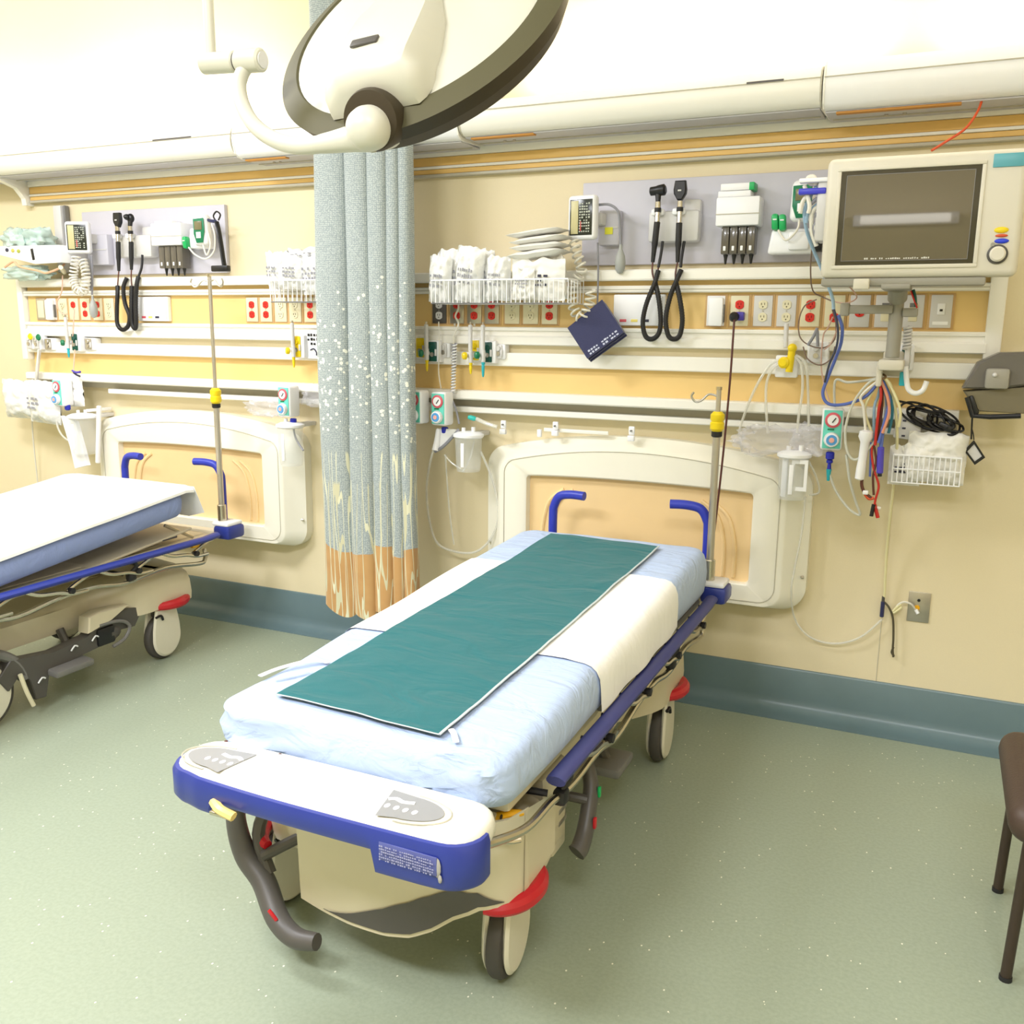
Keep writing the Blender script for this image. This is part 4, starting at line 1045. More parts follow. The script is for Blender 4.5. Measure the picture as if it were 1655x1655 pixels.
X2_ = [(-3.1800, -0.070, 1.6560)[0], (-3.0920, -0.070, 1.6570)[0], (-3.0020, -0.070, 1.6540)[0], (-2.9140, -0.070, 1.6540)[0], (-2.8230, -0.070, 1.6540)[0], (-2.7450, -0.070, 1.6550)[0]]
for x_, (k_, l_) in zip(X2_, L2): wall_outlet(x_, k_, l_, GOL)

def call_panel(x0, x1, z0, z1, label):
    xc, zc = (x0 + x1) / 2, (z0 + z1) / 2; w_ = x1 - x0; h = z1 - z0
    t = thing('call_panel', label, 'wall panel', (xc, -.068, z0), 'white nurse call panels')
    MB().box((xc, -.082, zc), (w_, .028, h), WHT, .005).obj('housing', t)
    q = MB()
    for k, m in enumerate((PINK, mat('btn_yellow', (240, 222, 120), .5), PRINT)): q.box((x0 + w_ * (.2 + .22 * k), -.0965, z0 + h * .16), (w_ * .13, .002, h * .09), m, .001)
    q.obj('buttons', t)
    q = MB().box((x1 - .012, -.097, zc), (.005, .003, h * .86), WHTG, .001); q.obj('edge_strip', t)
call_panel((-1.2690, -0.080, 1.6610)[0], (-1.0490, -0.080, 1.6620)[0], 1.603, 1.729, 'white nurse call panel behind the two coiled cords, right bay')
call_panel((-3.9340, -0.080, 1.6540)[0], (-3.7200, -0.080, 1.6550)[0], 1.603, 1.729, 'white nurse call panel right of the black cords, left bay')

# mounting boards
def board(x0, x1, z0, z1, label):
    q = MB().box(((x0 + x1) / 2, -.012, (z0 + z1) / 2), (x1 - x0, .024, z1 - z0), BOARD, .004); tag(q.obj('mounting_board'), label, 'board', 'lilac-grey equipment boards')
board((-1.4430, -0.024, 2.0540)[0], (-0.4170, -0.024, 2.0150)[0], 1.852, 2.188, 'lilac-grey equipment board above the right bed')
board((-4.3750, -0.024, 2.0320)[0], (-3.3730, -0.024, 2.0050)[0], 1.850, 2.185, 'lilac-grey equipment board above the left bed')
# grey conduit box beside the left board
q = MB().box(((-4.5340, -0.020, 2.1030)[0], -.025, 2.045), (.060, .05, .36), WHTG, .006); q.box(((-4.4910, -0.020, 2.1010)[0], -.022, 2.10), (.012, .03, .25), MGREY, .003); tag(q.obj('cable_channel'), 'pale grey vertical cable channel at the left of the left board', 'conduit')

def coil(q, pts, R, r, m, turns, seg=6, n_=None):
    P = smooth_path(pts, 8); L = [0]
    for a, b in zip(P, P[1:]): L.append(L[-1] + (b - a).length)
    n = turns * 12; out = []
    for i in range(n + 1):
        d = L[-1] * i / n; j = 0
        while j < len(L) - 2 and L[j + 1] < d: j += 1
        s_ = (d - L[j]) / max(1e-9, L[j + 1] - L[j]); c = P[j].lerp(P[j + 1], s_)
        t = (P[j + 1] - P[j]).normalized(); a = V(0, 1, 0); u = (a - t * a.dot(t)).normalized(); w_ = t.cross(u)
        an = 2 * PI * turns * i / n; out.append(c + u * math.cos(an) * R + w_ * math.sin(an) * R)
    q.tube(out, r, m, seg); return q

def sphyg(gc, w_, h, label, bx0, bx1, bz0, bz1, hose, bulb, coilpts, down, seed, turns, turn=-0.10):
    t = thing('blood_pressure_gauge', label, 'gauge', (gc[0], gc[1], gc[2] - h / 2), 'wall blood pressure gauges')
    R = rotm(rz=turn); c = V(*gc)
    MB().box(c, (w_, .045, h), WHT, .016, R, 4).obj('case', t)
    n = R @ V(0, -1, 0); u = R @ V(1, 0, 0)
    q = MB().box(c + n * .0235, (w_ * .80, .003, h * .80), mat('dial_dark', (46, 50, 44), .2), .006, R); fo = q.obj('dial', t)
    q = MB().box(c + n * .0255 - u * w_ * .22, (w_ * .26, .002, h * .74), mat('dial_olive', (196, 188, 140), .4), .004, R)
    q.box(c + n * .0262 + u * w_ * .0 - UP * h * .2, (w_ * .05, .002, h * .22), mat('dial_needle', (190, 60, 50), .4), .001, R)
    q.glyphs(c + n * .0262 - u * w_ * .05 + UP * h * .34, u, UP, 5, 11, w_ * .40, h * .68, mat('dial_marks', (186, 190, 176), .5), n, seed, .001)
    q.obj('scale', fo)
    q = MB().box(((bx0 + bx1) / 2, -.045, (bz0 + bz1) / 2), (bx1 - bx0, .045, bz1 - bz0), BOARD, .006)
    q.box(((bx0 + c.x) / 2 + .02, -.07, c.z), (.06, .10, .05), WHTG, .01); q.box(((bx0 + bx1) / 2, -.069, (bz0 + bz1) / 2 + .0), ((bx1 - bx0) * .9, .003, .006), WHTG)
    q.obj('bracket', t)
    q = MB().tube(hose, .0052, CGRY, 8, 6); q.tube(down, .0042, CGRY, 6, 5); q.obj('hose', t)
    q = MB().lathe(bulb, (0, 0, -1), [(.006, -.024), (.007, -.004), (.010, 0), (.019, .022), (.0225, .048), (.020, .072), (.012, .088), (.001, .092)], mat('bulb_grey', (166, 168, 164), .5), 18)
    q.lathe(bulb, (0, 0, 1), [(.006, -.002), (.006, .022), (.004, .03)], CHROME, 12); q.obj('squeeze_bulb', t)
    q = coil(MB(), coilpts, .020, .0048, CWHT, turns); q.obj('coiled_tube', t)
    return t
sphyg((-1.3870, -0.160, 2.0320), .125, .175, 'white framed blood pressure gauge with navy cuff below, left end of the right board',
      (-1.3540, -0.050, 2.0350)[0], (-1.2640, -0.050, 2.0320)[0], 1.93, 2.07,
      [(-1.3290, -0.140, 2.0830), (-1.2800, -0.150, 2.0800), (-1.2430, -0.150, 2.0520), (-1.2360, -0.140, 1.9910), (-1.2340, -0.130, 1.9190)], (-1.2340, -0.130, 1.9020),
      [(-1.4240, -0.170, 1.9450), (-1.4050, -0.180, 1.8900), (-1.3820, -0.180, 1.8210), (-1.4190, -0.180, 1.7620), (-1.4070, -0.190, 1.6670), (-1.3710, -0.190, 1.6340), (-1.3430, -0.180, 1.6920), (-1.3400, -0.180, 1.7460)],
      [(-1.3300, -0.140, 1.9350), (-1.3240, -0.140, 1.8170), (-1.3240, -0.140, 1.6550)], 3, 19)
q = MB().box((-1.3070, -0.071, 1.9870), (.034, .002, .028), mat('sticker_yellow', (236, 232, 60), .5)); tag(q.obj('yellow_sticker'), 'small yellow sticker on the lilac bracket right of the right gauge', 'sticker')
sphyg((-4.2540, -0.160, 2.0360), .130, .165, 'white framed blood pressure gauge beside the left board, left bay',
      (-4.2890, -0.050, 2.0240)[0], (-4.1510, -0.050, 2.0200)[0], 1.90, 2.06,
      [(-4.1910, -0.140, 1.9470), (-4.1960, -0.140, 1.8570), (-4.1990, -0.150, 1.7340), (-4.1980, -0.150, 1.7210)], (-4.1970, -0.150, 1.7080),
      [(-4.2680, -0.170, 1.9400), (-4.2760, -0.180, 1.8880), (-4.2930, -0.180, 1.8240), (-4.2560, -0.190, 1.7590), (-4.2160, -0.180, 1.7650), (-4.1990, -0.180, 1.8390), (-4.2240, -0.170, 1.9200)],
      [(-4.2000, -0.140, 1.9470), (-4.2170, -0.130, 1.8580), (-4.2320, -0.130, 1.7610)], 8, 22, 0.42)
# navy cuff hanging in the coiled hose
def cuff():
    a, b, c, d = V(*(-1.2870, -0.190, 1.7060)), V(*(-1.1900, -0.190, 1.5760)), V(*(-1.3370, -0.210, 1.4670)), V(*(-1.4280, -0.210, 1.5910))
    n = (b - a).cross(d - a).normalized(); n = n if n.y < 0 else -n
    t = thing('blood_pressure_cuff', 'folded navy blood pressure cuff hanging at a tilt from the white coiled hose', 'cuff', tuple(c))
    q = MB()
    for k in range(3):
        o = -n * (.014 * k); s = V(.004 * k, 0, -.006 * k)
        P = [a + o + s, b + o + s, c + o + s, d + o + s]; th = -n * .010
        q.add(P + [p + th for p in P], [(0, 1, 2, 3), (7, 6, 5, 4), (0, 4, 5, 1), (1, 5, 6, 2), (2, 6, 7, 3), (3, 7, 4, 0)], NAVY, False)
    q.obj('sleeve', t)
    u = (b - c).normalized(); v = (a - b).normalized()
    q = MB().glyphs(c + u * .02 + v * .030, u, v, 11, 2, (b - c).length * .8, .026, mat('cuff_print', (200, 204, 224), .6), n, 11, .0015); q.obj('print', t)
cuff()

# otoscope and ophthalmoscope sets
def scope_holder(x0, x1, z0, z1, label, cuts):
    t = thing('scope_holder', label, 'holder', ((x0 + x1) / 2, -.024, z0), 'white wall holders for the scopes')
    q = MB().box(((x0 + x1) / 2, -.055, (z0 + z1) / 2 - .02), (x1 - x0, .062, (z1 - z0) * .72), WHTG, .014)
    q.box((x1 - (x1 - x0) * .18, -.04, z1 - .04), ((x1 - x0) * .34, .035, .08), WHTG, .012); q.obj('base_unit', t)
    for x in cuts:
        q = MB().box((x, -.092, z1 - (z1 - z0) * .30), (.052, .030, .026), WHT, .008); q.obj('cradle', t)
def scope(kind, top, neck, hz1, hz0, label, lean=0.0):
    # top: centre of head; neck: where handle starts; handle to hz0
    t = thing('otoscope' if kind == 'oto' else 'ophthalmoscope', label, 'instrument', tuple(hz0), 'black diagnostic instruments on the wall')
    top = V(*top); neck = V(*neck); hz1 = V(*hz1); hz0 = V(*hz0)
    q = MB()
    if kind == 'oto':
        q.lathe(top - U * .035, (1, 0, 0.08), [(.010, 0), (.017, .004), (.018, .028), (.020, .034), (.022, .052), (.022, .060), (.014, .066)], BLACK, 22)
        q.tube([top + V(.0, 0, -.008), neck + V(0, 0, .035)], lambda u: .013 - .003 * u, BLACK, 12)
    elif kind == 'round':
        q.ball(top, .022, BLACK, (1.0, .8, 1.1)); q.lathe(top + V(-.006, -.012, .004), (-.4, -1, .2), [(.010, 0), (.016, .004), (.014, .012), (.006, .022)], BLACK, 16); q.tube([top, neck + V(0, 0, .035)], lambda u: .014 - .003 * u, BLACK, 12)
    else:
        q.prism([(-.021, .034), (.021, .034), (.026, .0), (.024, -.016), (.009, -.040), (-.009, -.040), (-.024, -.016), (-.026, .0)], BLACK, top + V(0, .012, 0), (1, 0, 0), (0, 0, 1), (0, -.026, 0), .005)
        q.box(top + V(0, -.0155, -.004), (.014, .003, .006), WHTG, .001)
    q.obj('head', t)
    q = MB().tube([neck + V(0, 0, .035), neck + V(0, 0, .012)], .0115, CHROME, 14); q.tube([neck + V(0, 0, .012), neck - V(0, 0, .004)], .0135, BLACK, 14); q.tube([neck - V(0, 0, .004), hz1], .0105, CHROME, 14); q.obj('collar', t)
    q = MB().tube([hz1, hz1.lerp(hz0, .1), hz1.lerp(hz0, .55), hz1.lerp(hz0, .62), hz0], lambda u: .0125 if u < .6 else .0125 - .012 * (u - .6) , BLKR, 14); q.obj('handle', t)
def scope_cord(pts, loop, r, label, lead, closed=False):
    t = thing('coiled_cord', label, 'cord', tuple(min(loop, key=lambda p: p[2])), 'black coiled instrument cords')
    q = MB()
    P = smooth_path(loop, 8); L = [0]
    for a, b in zip(P, P[1:]): L.append(L[-1] + (b - a).length)
    q.tube(loop, r, CBLK, 10, 8)
    # ribbed surface of the tight coil
    for i in range(0, len(P) - 1, 1):
        a, b = P[i], P[i + 1]; q.tube([a, a.lerp(b, .35)], r * 1.13, BLKR, 10, cap=False)
    q.obj('coil', t)
    q = MB()
    for l_ in lead: q.tube(l_, .0035, CBRN, 6, 5)
    for l_ in pts: q.tube(l_, .0062, CBLK, 8, 4)
    q.obj('lead', t)
scope_holder((-1.1360, -0.080, 2.0120)[0], (-0.9280, -0.080, 2.0050)[0], 1.93, 2.10, 'white scope holder in the middle of the right board', ((-1.0940, -0.090, 2.0570)[0], (-1.0080, -0.090, 2.0590)[0]))
scope('oto', (-1.0910, -0.110, 2.1280), (-1.0890, -0.115, 2.0520), (-1.0880, -0.120, 2.0090), (-1.1000, -0.120, 1.8540), 'black otoscope with hammer-shaped head, left of the pair on the right board')
scope('oph', (-1.0010, -0.110, 2.1290), (-0.9990, -0.115, 2.0510), (-0.9980, -0.120, 2.0030), (-0.9980, -0.120, 1.8520), 'black ophthalmoscope with pointed flat head, right of the pair on the right board')
scope_cord([[(-1.0650, -0.110, 1.9350), (-1.0680, -0.120, 1.8820), (-1.0730, -0.130, 1.8330)]], [(-1.0730, -0.130, 1.8210), (-1.0830, -0.140, 1.7700), (-1.1130, -0.140, 1.6930), (-1.1260, -0.140, 1.6190), (-1.1130, -0.140, 1.5620), (-1.0840, -0.140, 1.5500), (-1.0570, -0.140, 1.5750), (-1.0520, -0.140, 1.6320), (-1.0650, -0.140, 1.7170), (-1.0860, -0.130, 1.7780)], .0095,
           'black coiled cord loop hanging from the otoscope of the right bay', [[(-1.1000, -0.120, 1.8540), (-1.0990, -0.125, 1.8150), (-1.0860, -0.130, 1.7780)], [(-1.0730, -0.130, 1.8330), (-1.0770, -0.130, 1.8020), (-1.0830, -0.140, 1.7700)]])
scope_cord([[(-0.9770, -0.110, 1.9330), (-0.9820, -0.120, 1.8730), (-0.9820, -0.130, 1.8320)]], [(-0.9790, -0.130, 1.8220), (-0.9920, -0.140, 1.7840), (-1.0170, -0.140, 1.7170), (-1.0310, -0.140, 1.6320), (-1.0180, -0.140, 1.5660), (-0.9920, -0.140, 1.5510), (-0.9700, -0.140, 1.5690), (-0.9630, -0.140, 1.6320), (-0.9790, -0.140, 1.7170), (-1.0000, -0.130, 1.7770)], .0095,
           'black coiled cord loop hanging from the ophthalmoscope of the right bay', [[(-0.9980, -0.120, 1.8520), (-1.0030, -0.125, 1.8130), (-1.0000, -0.130, 1.7770)]])
scope_holder((-4.0700, -0.080, 2.0510)[0], (-3.8210, -0.080, 2.0310)[0], 1.93, 2.09, 'white scope holder in the middle of the left board', ((-4.0450, -0.090, 2.0580)[0], (-3.9520, -0.090, 2.0530)[0]))
scope('oph', (-4.0140, -0.110, 2.1250), (-4.0160, -0.115, 2.0550), (-4.0130, -0.120, 2.0110), (-4.0230, -0.120, 1.8620), 'black ophthalmoscope with pointed flat head, left of the pair on the left board')
scope('round', (-3.9240, -0.110, 2.1280), (-3.9260, -0.115, 2.0530), (-3.9210, -0.120, 2.0080), (-3.9320, -0.120, 1.8670), 'black otoscope with rounded head, right of the pair on the left board')
scope_cord([], [(-3.9580, -0.130, 1.8260), (-3.9770, -0.140, 1.7750), (-3.9740, -0.140, 1.6950), (-3.9490, -0.140, 1.6310), (-3.9630, -0.140, 1.5760), (-4.0060, -0.140, 1.5560), (-4.0390, -0.140, 1.5850), (-4.0350, -0.140, 1.6630), (-4.0240, -0.140, 1.7340), (-4.0290, -0.130, 1.7850)], .0105,
           'black coiled cord loop hanging from the left board, left of two', [[(-4.0230, -0.120, 1.8620), (-4.0210, -0.130, 1.8230), (-4.0290, -0.130, 1.7850)]])
scope_cord([[(-3.8590, -0.110, 1.9420), (-3.8590, -0.120, 1.8790), (-3.8750, -0.130, 1.8310)]], [(-3.8750, -0.130, 1.8310), (-3.8810, -0.140, 1.7900), (-3.8970, -0.140, 1.6950), (-3.9040, -0.140, 1.5920), (-3.9160, -0.140, 1.5630), (-3.9310, -0.140, 1.5920), (-3.9290, -0.140, 1.6790), (-3.9270, -0.130, 1.7840)], .011,
           'black coiled cord loop hanging from the left board, right of two', [[(-3.9320, -0.120, 1.8670), (-3.9280, -0.130, 1.8220), (-3.9270, -0.130, 1.7840)]])

# specula dispensers
def dispenser(x0, x1, zt, zm, zb, label, top):
    t = thing('specula_dispenser', label, 'dispenser', ((x0 + x1) / 2, -.024, zb), 'white specula dispensers')
    w_ = x1 - x0; xc = (x0 + x1) / 2
    MB().box((xc, -.075, (zt + zm) / 2), (w_, .10, zt - zm), WHT, .006).obj('housing', t)
    q = MB().box((xc, -.1265, (zt + zm) / 2 - .01), (w_, .002, .003), RAILG); q.obj('housing_seam', t)
    xw = w_ * .80; xb = xc - xw / 2 + w_ * .02
    for k in range(4):
        q = MB().box((xb + xw * (k + .5) / 4, -.075, (zm + zb) / 2), (xw / 4 - .003, .060, zm - zb), SMOKE, .005); so = q.obj('tube', t)
        q = MB().box((xb + xw * (k + .5) / 4, -.1065, zb + .022), (.010, .003, .018), WHT, .003); q.lathe((xb + xw * (k + .5) / 4, -.075, zb), (0, 0, -1), [(.010, 0), (.007, .012), (.004, .035), (.002, .036)], BLACK, 10); q.obj('speculum', so)
dispenser((-0.8540, -0.120, 2.0680)[0], (-0.6880, -0.120, 2.0610)[0], 2.092, 1.985, 1.880, 'white specula dispenser with four smoked tubes on the right board', True)
dispenser((-3.7770, -0.120, 2.0690)[0], (-3.5730, -0.120, 2.0630)[0], 2.095, 1.985, 1.872, 'white specula dispenser with four smoked tubes on the left board', True)
def small_box(c, s, m, label, rz=0, m2=None, grp='small boxes on the dispensers'):
    q = MB().box(c, s, m, .003, rotm(rz=rz))
    if m2: q.box((c[0] + s[0] * .5 - .006, c[1], c[2]), (.020, s[1] + .003, s[2] + .003), m2, .003)
    tag(q.obj('small_box'), label, 'box', grp)
small_box(((-0.7890, -0.080, 2.1240)[0], -.075, 2.1045), (.125, .075, .022), WHT, 'lower white carton on top of the right specula dispenser')
small_box(((-0.7810, -0.080, 2.1470)[0], -.075, 2.1305), (.125, .070, .026), WHT, 'upper white carton with a green end on the right specula dispenser', 0, GRNB)
small_box(((-3.7100, -0.080, 2.1320)[0] + .01, -.075, 2.101), (.12, .075, .012), WHT, 'flat white pad on top of the left specula dispenser', 0, None)

# thermometers
def thermometer(c, label, caps, tray, cable):
    t = thing('ear_thermometer', label, 'thermometer', (c[0], c[1], c[2] - .09), 'electronic thermometers on the boards')
    c = V(*c)
    q = MB().box(c, (.090, .055, .150), WHT, .022, None, 4, (.9, 1)); q.obj('body', t)
    q = MB().prism([(-.034, .052), (.034, .056), (.036, -.01), (.024, -.062), (-.018, -.064), (-.034, -.02)], GRN, c + V(0, -.0285, 0), (1, 0, 0), (0, 0, 1), (0, -.004, 0), .003); fo = q.obj('green_frame', t)
    q = MB().box(c + V(.0, -.034, .020), (.048, .003, .042), mat('lcd_olive', (120, 114, 84), .2), .003); q.box(c + V(.0, -.034, -.026), (.030, .003, .030), WHT, .004); q.obj('display', fo)
    for p in caps:
        q = MB().box(p, (.026, .035, .060), GRNB, .009, rotm(ry=-.08)); q.box((p[0], p[1] - .0185, p[2] + .008), (.014, .002, .004), WHT); q.obj('probe_box', t)
    a, b = tray
    q = MB().box(((a[0] + b[0]) / 2, -.07, (a[2] + b[2]) / 2), (b[0] - a[0], .075, abs(a[2] - b[2])), WHT, .012, None, 3, (.85, .9)); q.box(((a[0] + b[0]) / 2 + .03, -.112, (a[2] + b[2]) / 2), (.08, .03, .07), WHT, .012); q.obj('wall_base', t)
    q = MB()
    for p in cable: q.tube(p, .0042, CWHT, 8, 6)
    q.obj('probe_cord', t)
thermometer((-0.5310, -0.110, 2.0660), 'white and green electronic thermometer at the right end of the right board', [(-0.6280, -0.110, 1.9940), (-0.6010, -0.110, 1.9910)], ((-0.6540, -0.070, 1.9690), (-0.4780, -0.070, 1.8770)),
            [[(-0.5370, -0.130, 1.9980), (-0.5420, -0.140, 1.9590), (-0.5800, -0.140, 1.9240), (-0.6120, -0.130, 1.9620)]])
thermometer((-3.4400, -0.110, 2.0530), 'white and green electronic thermometer at the right end of the left board', [(-3.5450, -0.120, 1.9950)], ((-3.5470, -0.060, 2.0670), (-3.4240, -0.060, 1.9670)),
            [[(-3.5210, -0.130, 1.9700), (-3.4700, -0.140, 1.9320), (-3.4030, -0.140, 1.9120), (-3.3570, -0.130, 1.9510), (-3.3480, -0.130, 2.0250), (-3.3730, -0.120, 2.0800)], [(-3.3940, -0.130, 2.0500), (-3.3700, -0.140, 1.9800), (-3.3980, -0.140, 1.9300), (-3.4270, -0.130, 1.9820)]])
q = MB().tube([(-3.3500, -0.110, 2.0920), (-3.3290, -0.120, 2.0400), (-3.3180, -0.120, 1.9660), (-3.3050, -0.120, 1.8700)], .0125, BLACK, 8, 4, flat=.4)
q.box((-3.3290, -0.120, 1.8640), (.105, .03, .030), BLACK, .006); q.tube([(-3.3570, -0.110, 2.0980), (-3.3590, -0.120, 2.1180), (-3.3380, -0.120, 2.1380), (-3.3150, -0.120, 2.1220), (-3.3290, -0.120, 2.0960)], .004, CBLK, 6, 6); q.tube([(-3.4330, -0.100, 2.1110), (-3.3800, -0.120, 2.0950), (-3.3500, -0.110, 2.0920)], .008, NAVY, 6, 4)
tag(q.obj('black_strap'), 'black strap and clip hanging at the right edge of the left board', 'strap')

q = MB().box((-0.4920, -0.060, 1.9060), (.075, .07, .04), BLACK, .005); tag(q.obj('black_bracket'), 'small black bracket under the thermometer of the right board', 'bracket')
# gas outlets on the lower white rail
def gas_outlet(c, m, label, w_=.042, h=.088, frame=WHT):
    t = thing('gas_outlet', label, 'gas outlet', (c[0], c[1], c[2] - h / 2), 'medical gas outlets on the wall')
    q = MB().box((c[0], c[1] + .014, c[2]), (w_ * 1.6, .05, h * 1.12), frame, .008); q.obj('housing', t)
    q = MB().box((c[0] - w_ * .12, c[1] - .013, c[2]), (w_, .008, h), m, .008); q.cyl((c[0] - w_ * .12, c[1] - .016, c[2] + h * .22), (c[0] - w_ * .12, c[1] - .024, c[2] + h * .22), .012, m, 16, .002); fo = q.obj('face_plate', t)
    q = MB().cyl((c[0] - w_ * .12, c[1] - .016, c[2] - h * .15), (c[0] - w_ * .12, c[1] - .022, c[2] - h * .15), .010, STEEL, 16); q.box((c[0] + w_ * .3, c[1] - .018, c[2] - .004), (.010, .003, .03), WHTG, .001); q.obj('socket', fo)
def flow_tap(c, m, noz, label, rod_top, nl=.05):
    t = thing('flow_adapter', label, 'adapter', (c[0], c[1], c[2] - .06), 'gas flow adapters')
    c = V(*c); q = MB().cyl(c + V(.010, .075, .004), c + V(.006, -.004, 0), .011, WHT, 14, .002); q.cyl(c + V(.012, .0, -.03), c + V(.012, .0, .022), .010, WHTG, 14, .002); q.obj('body', t)
    q = MB().lathe(c + V(-.004, -.006, 0), (-.7, -.7, 0), [(.010, 0), (.0165, .004), (.0165, .016), (.012, .021)], m, 18); q.obj('knob', t)
    q = MB().lathe(c + V(.012, 0, -.030), (0, 0, -1), [(.008, 0), (.0085, .006), (.006, .012), (.0075, .018), (.0055, nl - .01), (.003, nl)], noz, 12); q.obj('nozzle', t)
    if rod_top is not None:
        q = MB().cyl(c + V(.010, 0, .02), V(c.x + .010, c.y, rod_top), .0095, WHTG, 12, .002); q.cyl(V(c.x + .010, c.y, rod_top), V(c.x + .010, c.y, rod_top + .012), .005, STEEL, 8); q.obj('flow_tube', t)
gas_outlet((-2.1770, -0.110, 1.4950), YEL, 'white gas outlet with yellow top right beside the curtain')
gas_outlet((-2.1060, -0.120, 1.4790), GRND, 'dark green gas outlet nearest the curtain in the right bay')
gas_outlet((-1.8970, -0.110, 1.4890), YEL, 'yellow gas outlet below the middle of the white basket in the right bay')
gas_outlet((-1.8280, -0.120, 1.4820), GRND, 'dark green gas outlet right of the yellow one in the right bay')
gas_outlet((-2.0630, -0.100, 1.4850), WHTG, 'pale grey gas outlet between the two green ones', .035, .06); gas_outlet((-1.7850, -0.100, 1.4850), WHTG, 'pale grey gas outlet right of the second green one', .035, .06)
flow_tap((-2.1410, -0.155, 1.4710), GRN, YEL, 'gas adapter with green knob and yellow nozzle beside the curtain', 1.60)
flow_tap((-1.9150, -0.160, 1.4650), YEL, YEL, 'gas adapter with yellow knob and yellow nozzle below the white basket', 1.60)
flow_tap((-1.8510, -0.165, 1.4690), GRN, TEAL, 'gas adapter with green knob and teal nozzle below the white basket', 1.60, .065)
gas_outlet((-0.4370, -0.115, 1.5080), WHTG, 'white gas outlet with green trim behind the thin hanging wires', .05, .075); gas_outlet((-0.1220, -0.120, 1.4970), GRND, 'green gas outlet right of the monitor clamp', .03, .085)
# yellow adapter under the third ivory outlet
t = thing('flow_adapter', 'bright yellow upright gas adapter with round yellow knob, left of the hanging wires', 'adapter', (-0.5380, -0.130, 1.4400), 'gas flow adapters')
MB().box((-0.5500, -0.105, 1.4530), (.085, .03, .085), WHT, .006).obj('housing', t)
c_ = V(*(-0.5310, -0.150, 1.4790)); q = MB().tube([c_ + V(.003, 0, .045), c_ + V(0, 0, .01), c_ + V(-.004, 0, -.045)], .014, YEL, 12, 3); q.ball(c_ + V(.003, 0, .045), .018, YEL); q.obj('handle', t)
q = MB().lathe(V(*(-0.5550, -0.155, 1.4690)), (-.3, -1, 0), [(.014, -.02), (.022, -.012), (.022, .006), (.014, .012)], YEL, 18); q.obj('knob', t)
q = MB().cyl((-0.5540, -0.140, 1.5250), (-0.5590, -0.130, 1.6160), .009, WHTG, 12, .002); q.obj('flow_tube', t)
# left bay gas outlets
gas_outlet((-4.7380, -0.120, 1.4820), WHTG, 'pale gas outlet with yellow cap at the far left end of the left bay', .038, .075); gas_outlet((-4.6780, -0.120, 1.4800), WHTG, 'pale gas outlet with green cap, second at the far left end', .038, .075)
for p_, m_, n_ in (((-4.6950, -0.155, 1.5110), YEL, 'small yellow cap on the far left gas outlet'), ((-4.6310, -0.155, 1.5080), GRN, 'small green cap on the second gas outlet from the left')):
    q = MB().lathe(p_, (0, -1, 0), [(.016, 0), (.019, .004), (.014, .010)], m_, 16); tag(q.obj('outlet_cap'), n_, 'cap')
gas_outlet((-4.6090, -0.100, 1.4700), STEEL, 'steel gas outlet left of the green knob, left bay', .05, .06); gas_outlet((-4.3680, -0.125, 1.4850), GRND, 'dark green gas outlet of the left bay', .042, .09); gas_outlet((-4.2930, -0.100, 1.4760), STEEL, 'steel gas outlet right of the dark green one, left bay', .05, .06)
flow_tap((-4.4130, -0.160, 1.4810), GRN, TEAL, 'gas adapter with green knob and teal nozzle, left bay', 1.62)
gas_outlet((-2.8550, -0.130, 1.4880), YEL, 'yellow gas outlet under the short basket, left of the curtain', .045, .10); flow_tap((-2.8770, -0.165, 1.4680), YEL, YEL, 'gas adapter with yellow knob and nozzle under the short basket', 1.60)
q = MB().box((-2.7760, -0.112, 1.4980), (.095, .004, .135), WHT, .002); a_ = V(*(-2.8150, -0.116, 1.5570)); q.glyphs(a_, U, UP, 5, 3, .085, .062, BLACK, (0, -1, 0), 21, .001)
q.tube([a_ + V(.015, -.002, -.085), a_ + V(.035, -.002, -.078), a_ + V(.05, -.002, -.095), a_ + V(.05, -.002, -.11)], .003, PRINT, 5, 3); q.box(a_ + V(.072, -.001, -.075), (.012, .002, .012), GRN)
tag(q.obj('notice_card'), 'white card with black lettering rows beside the left edge of the curtain', 'sign')

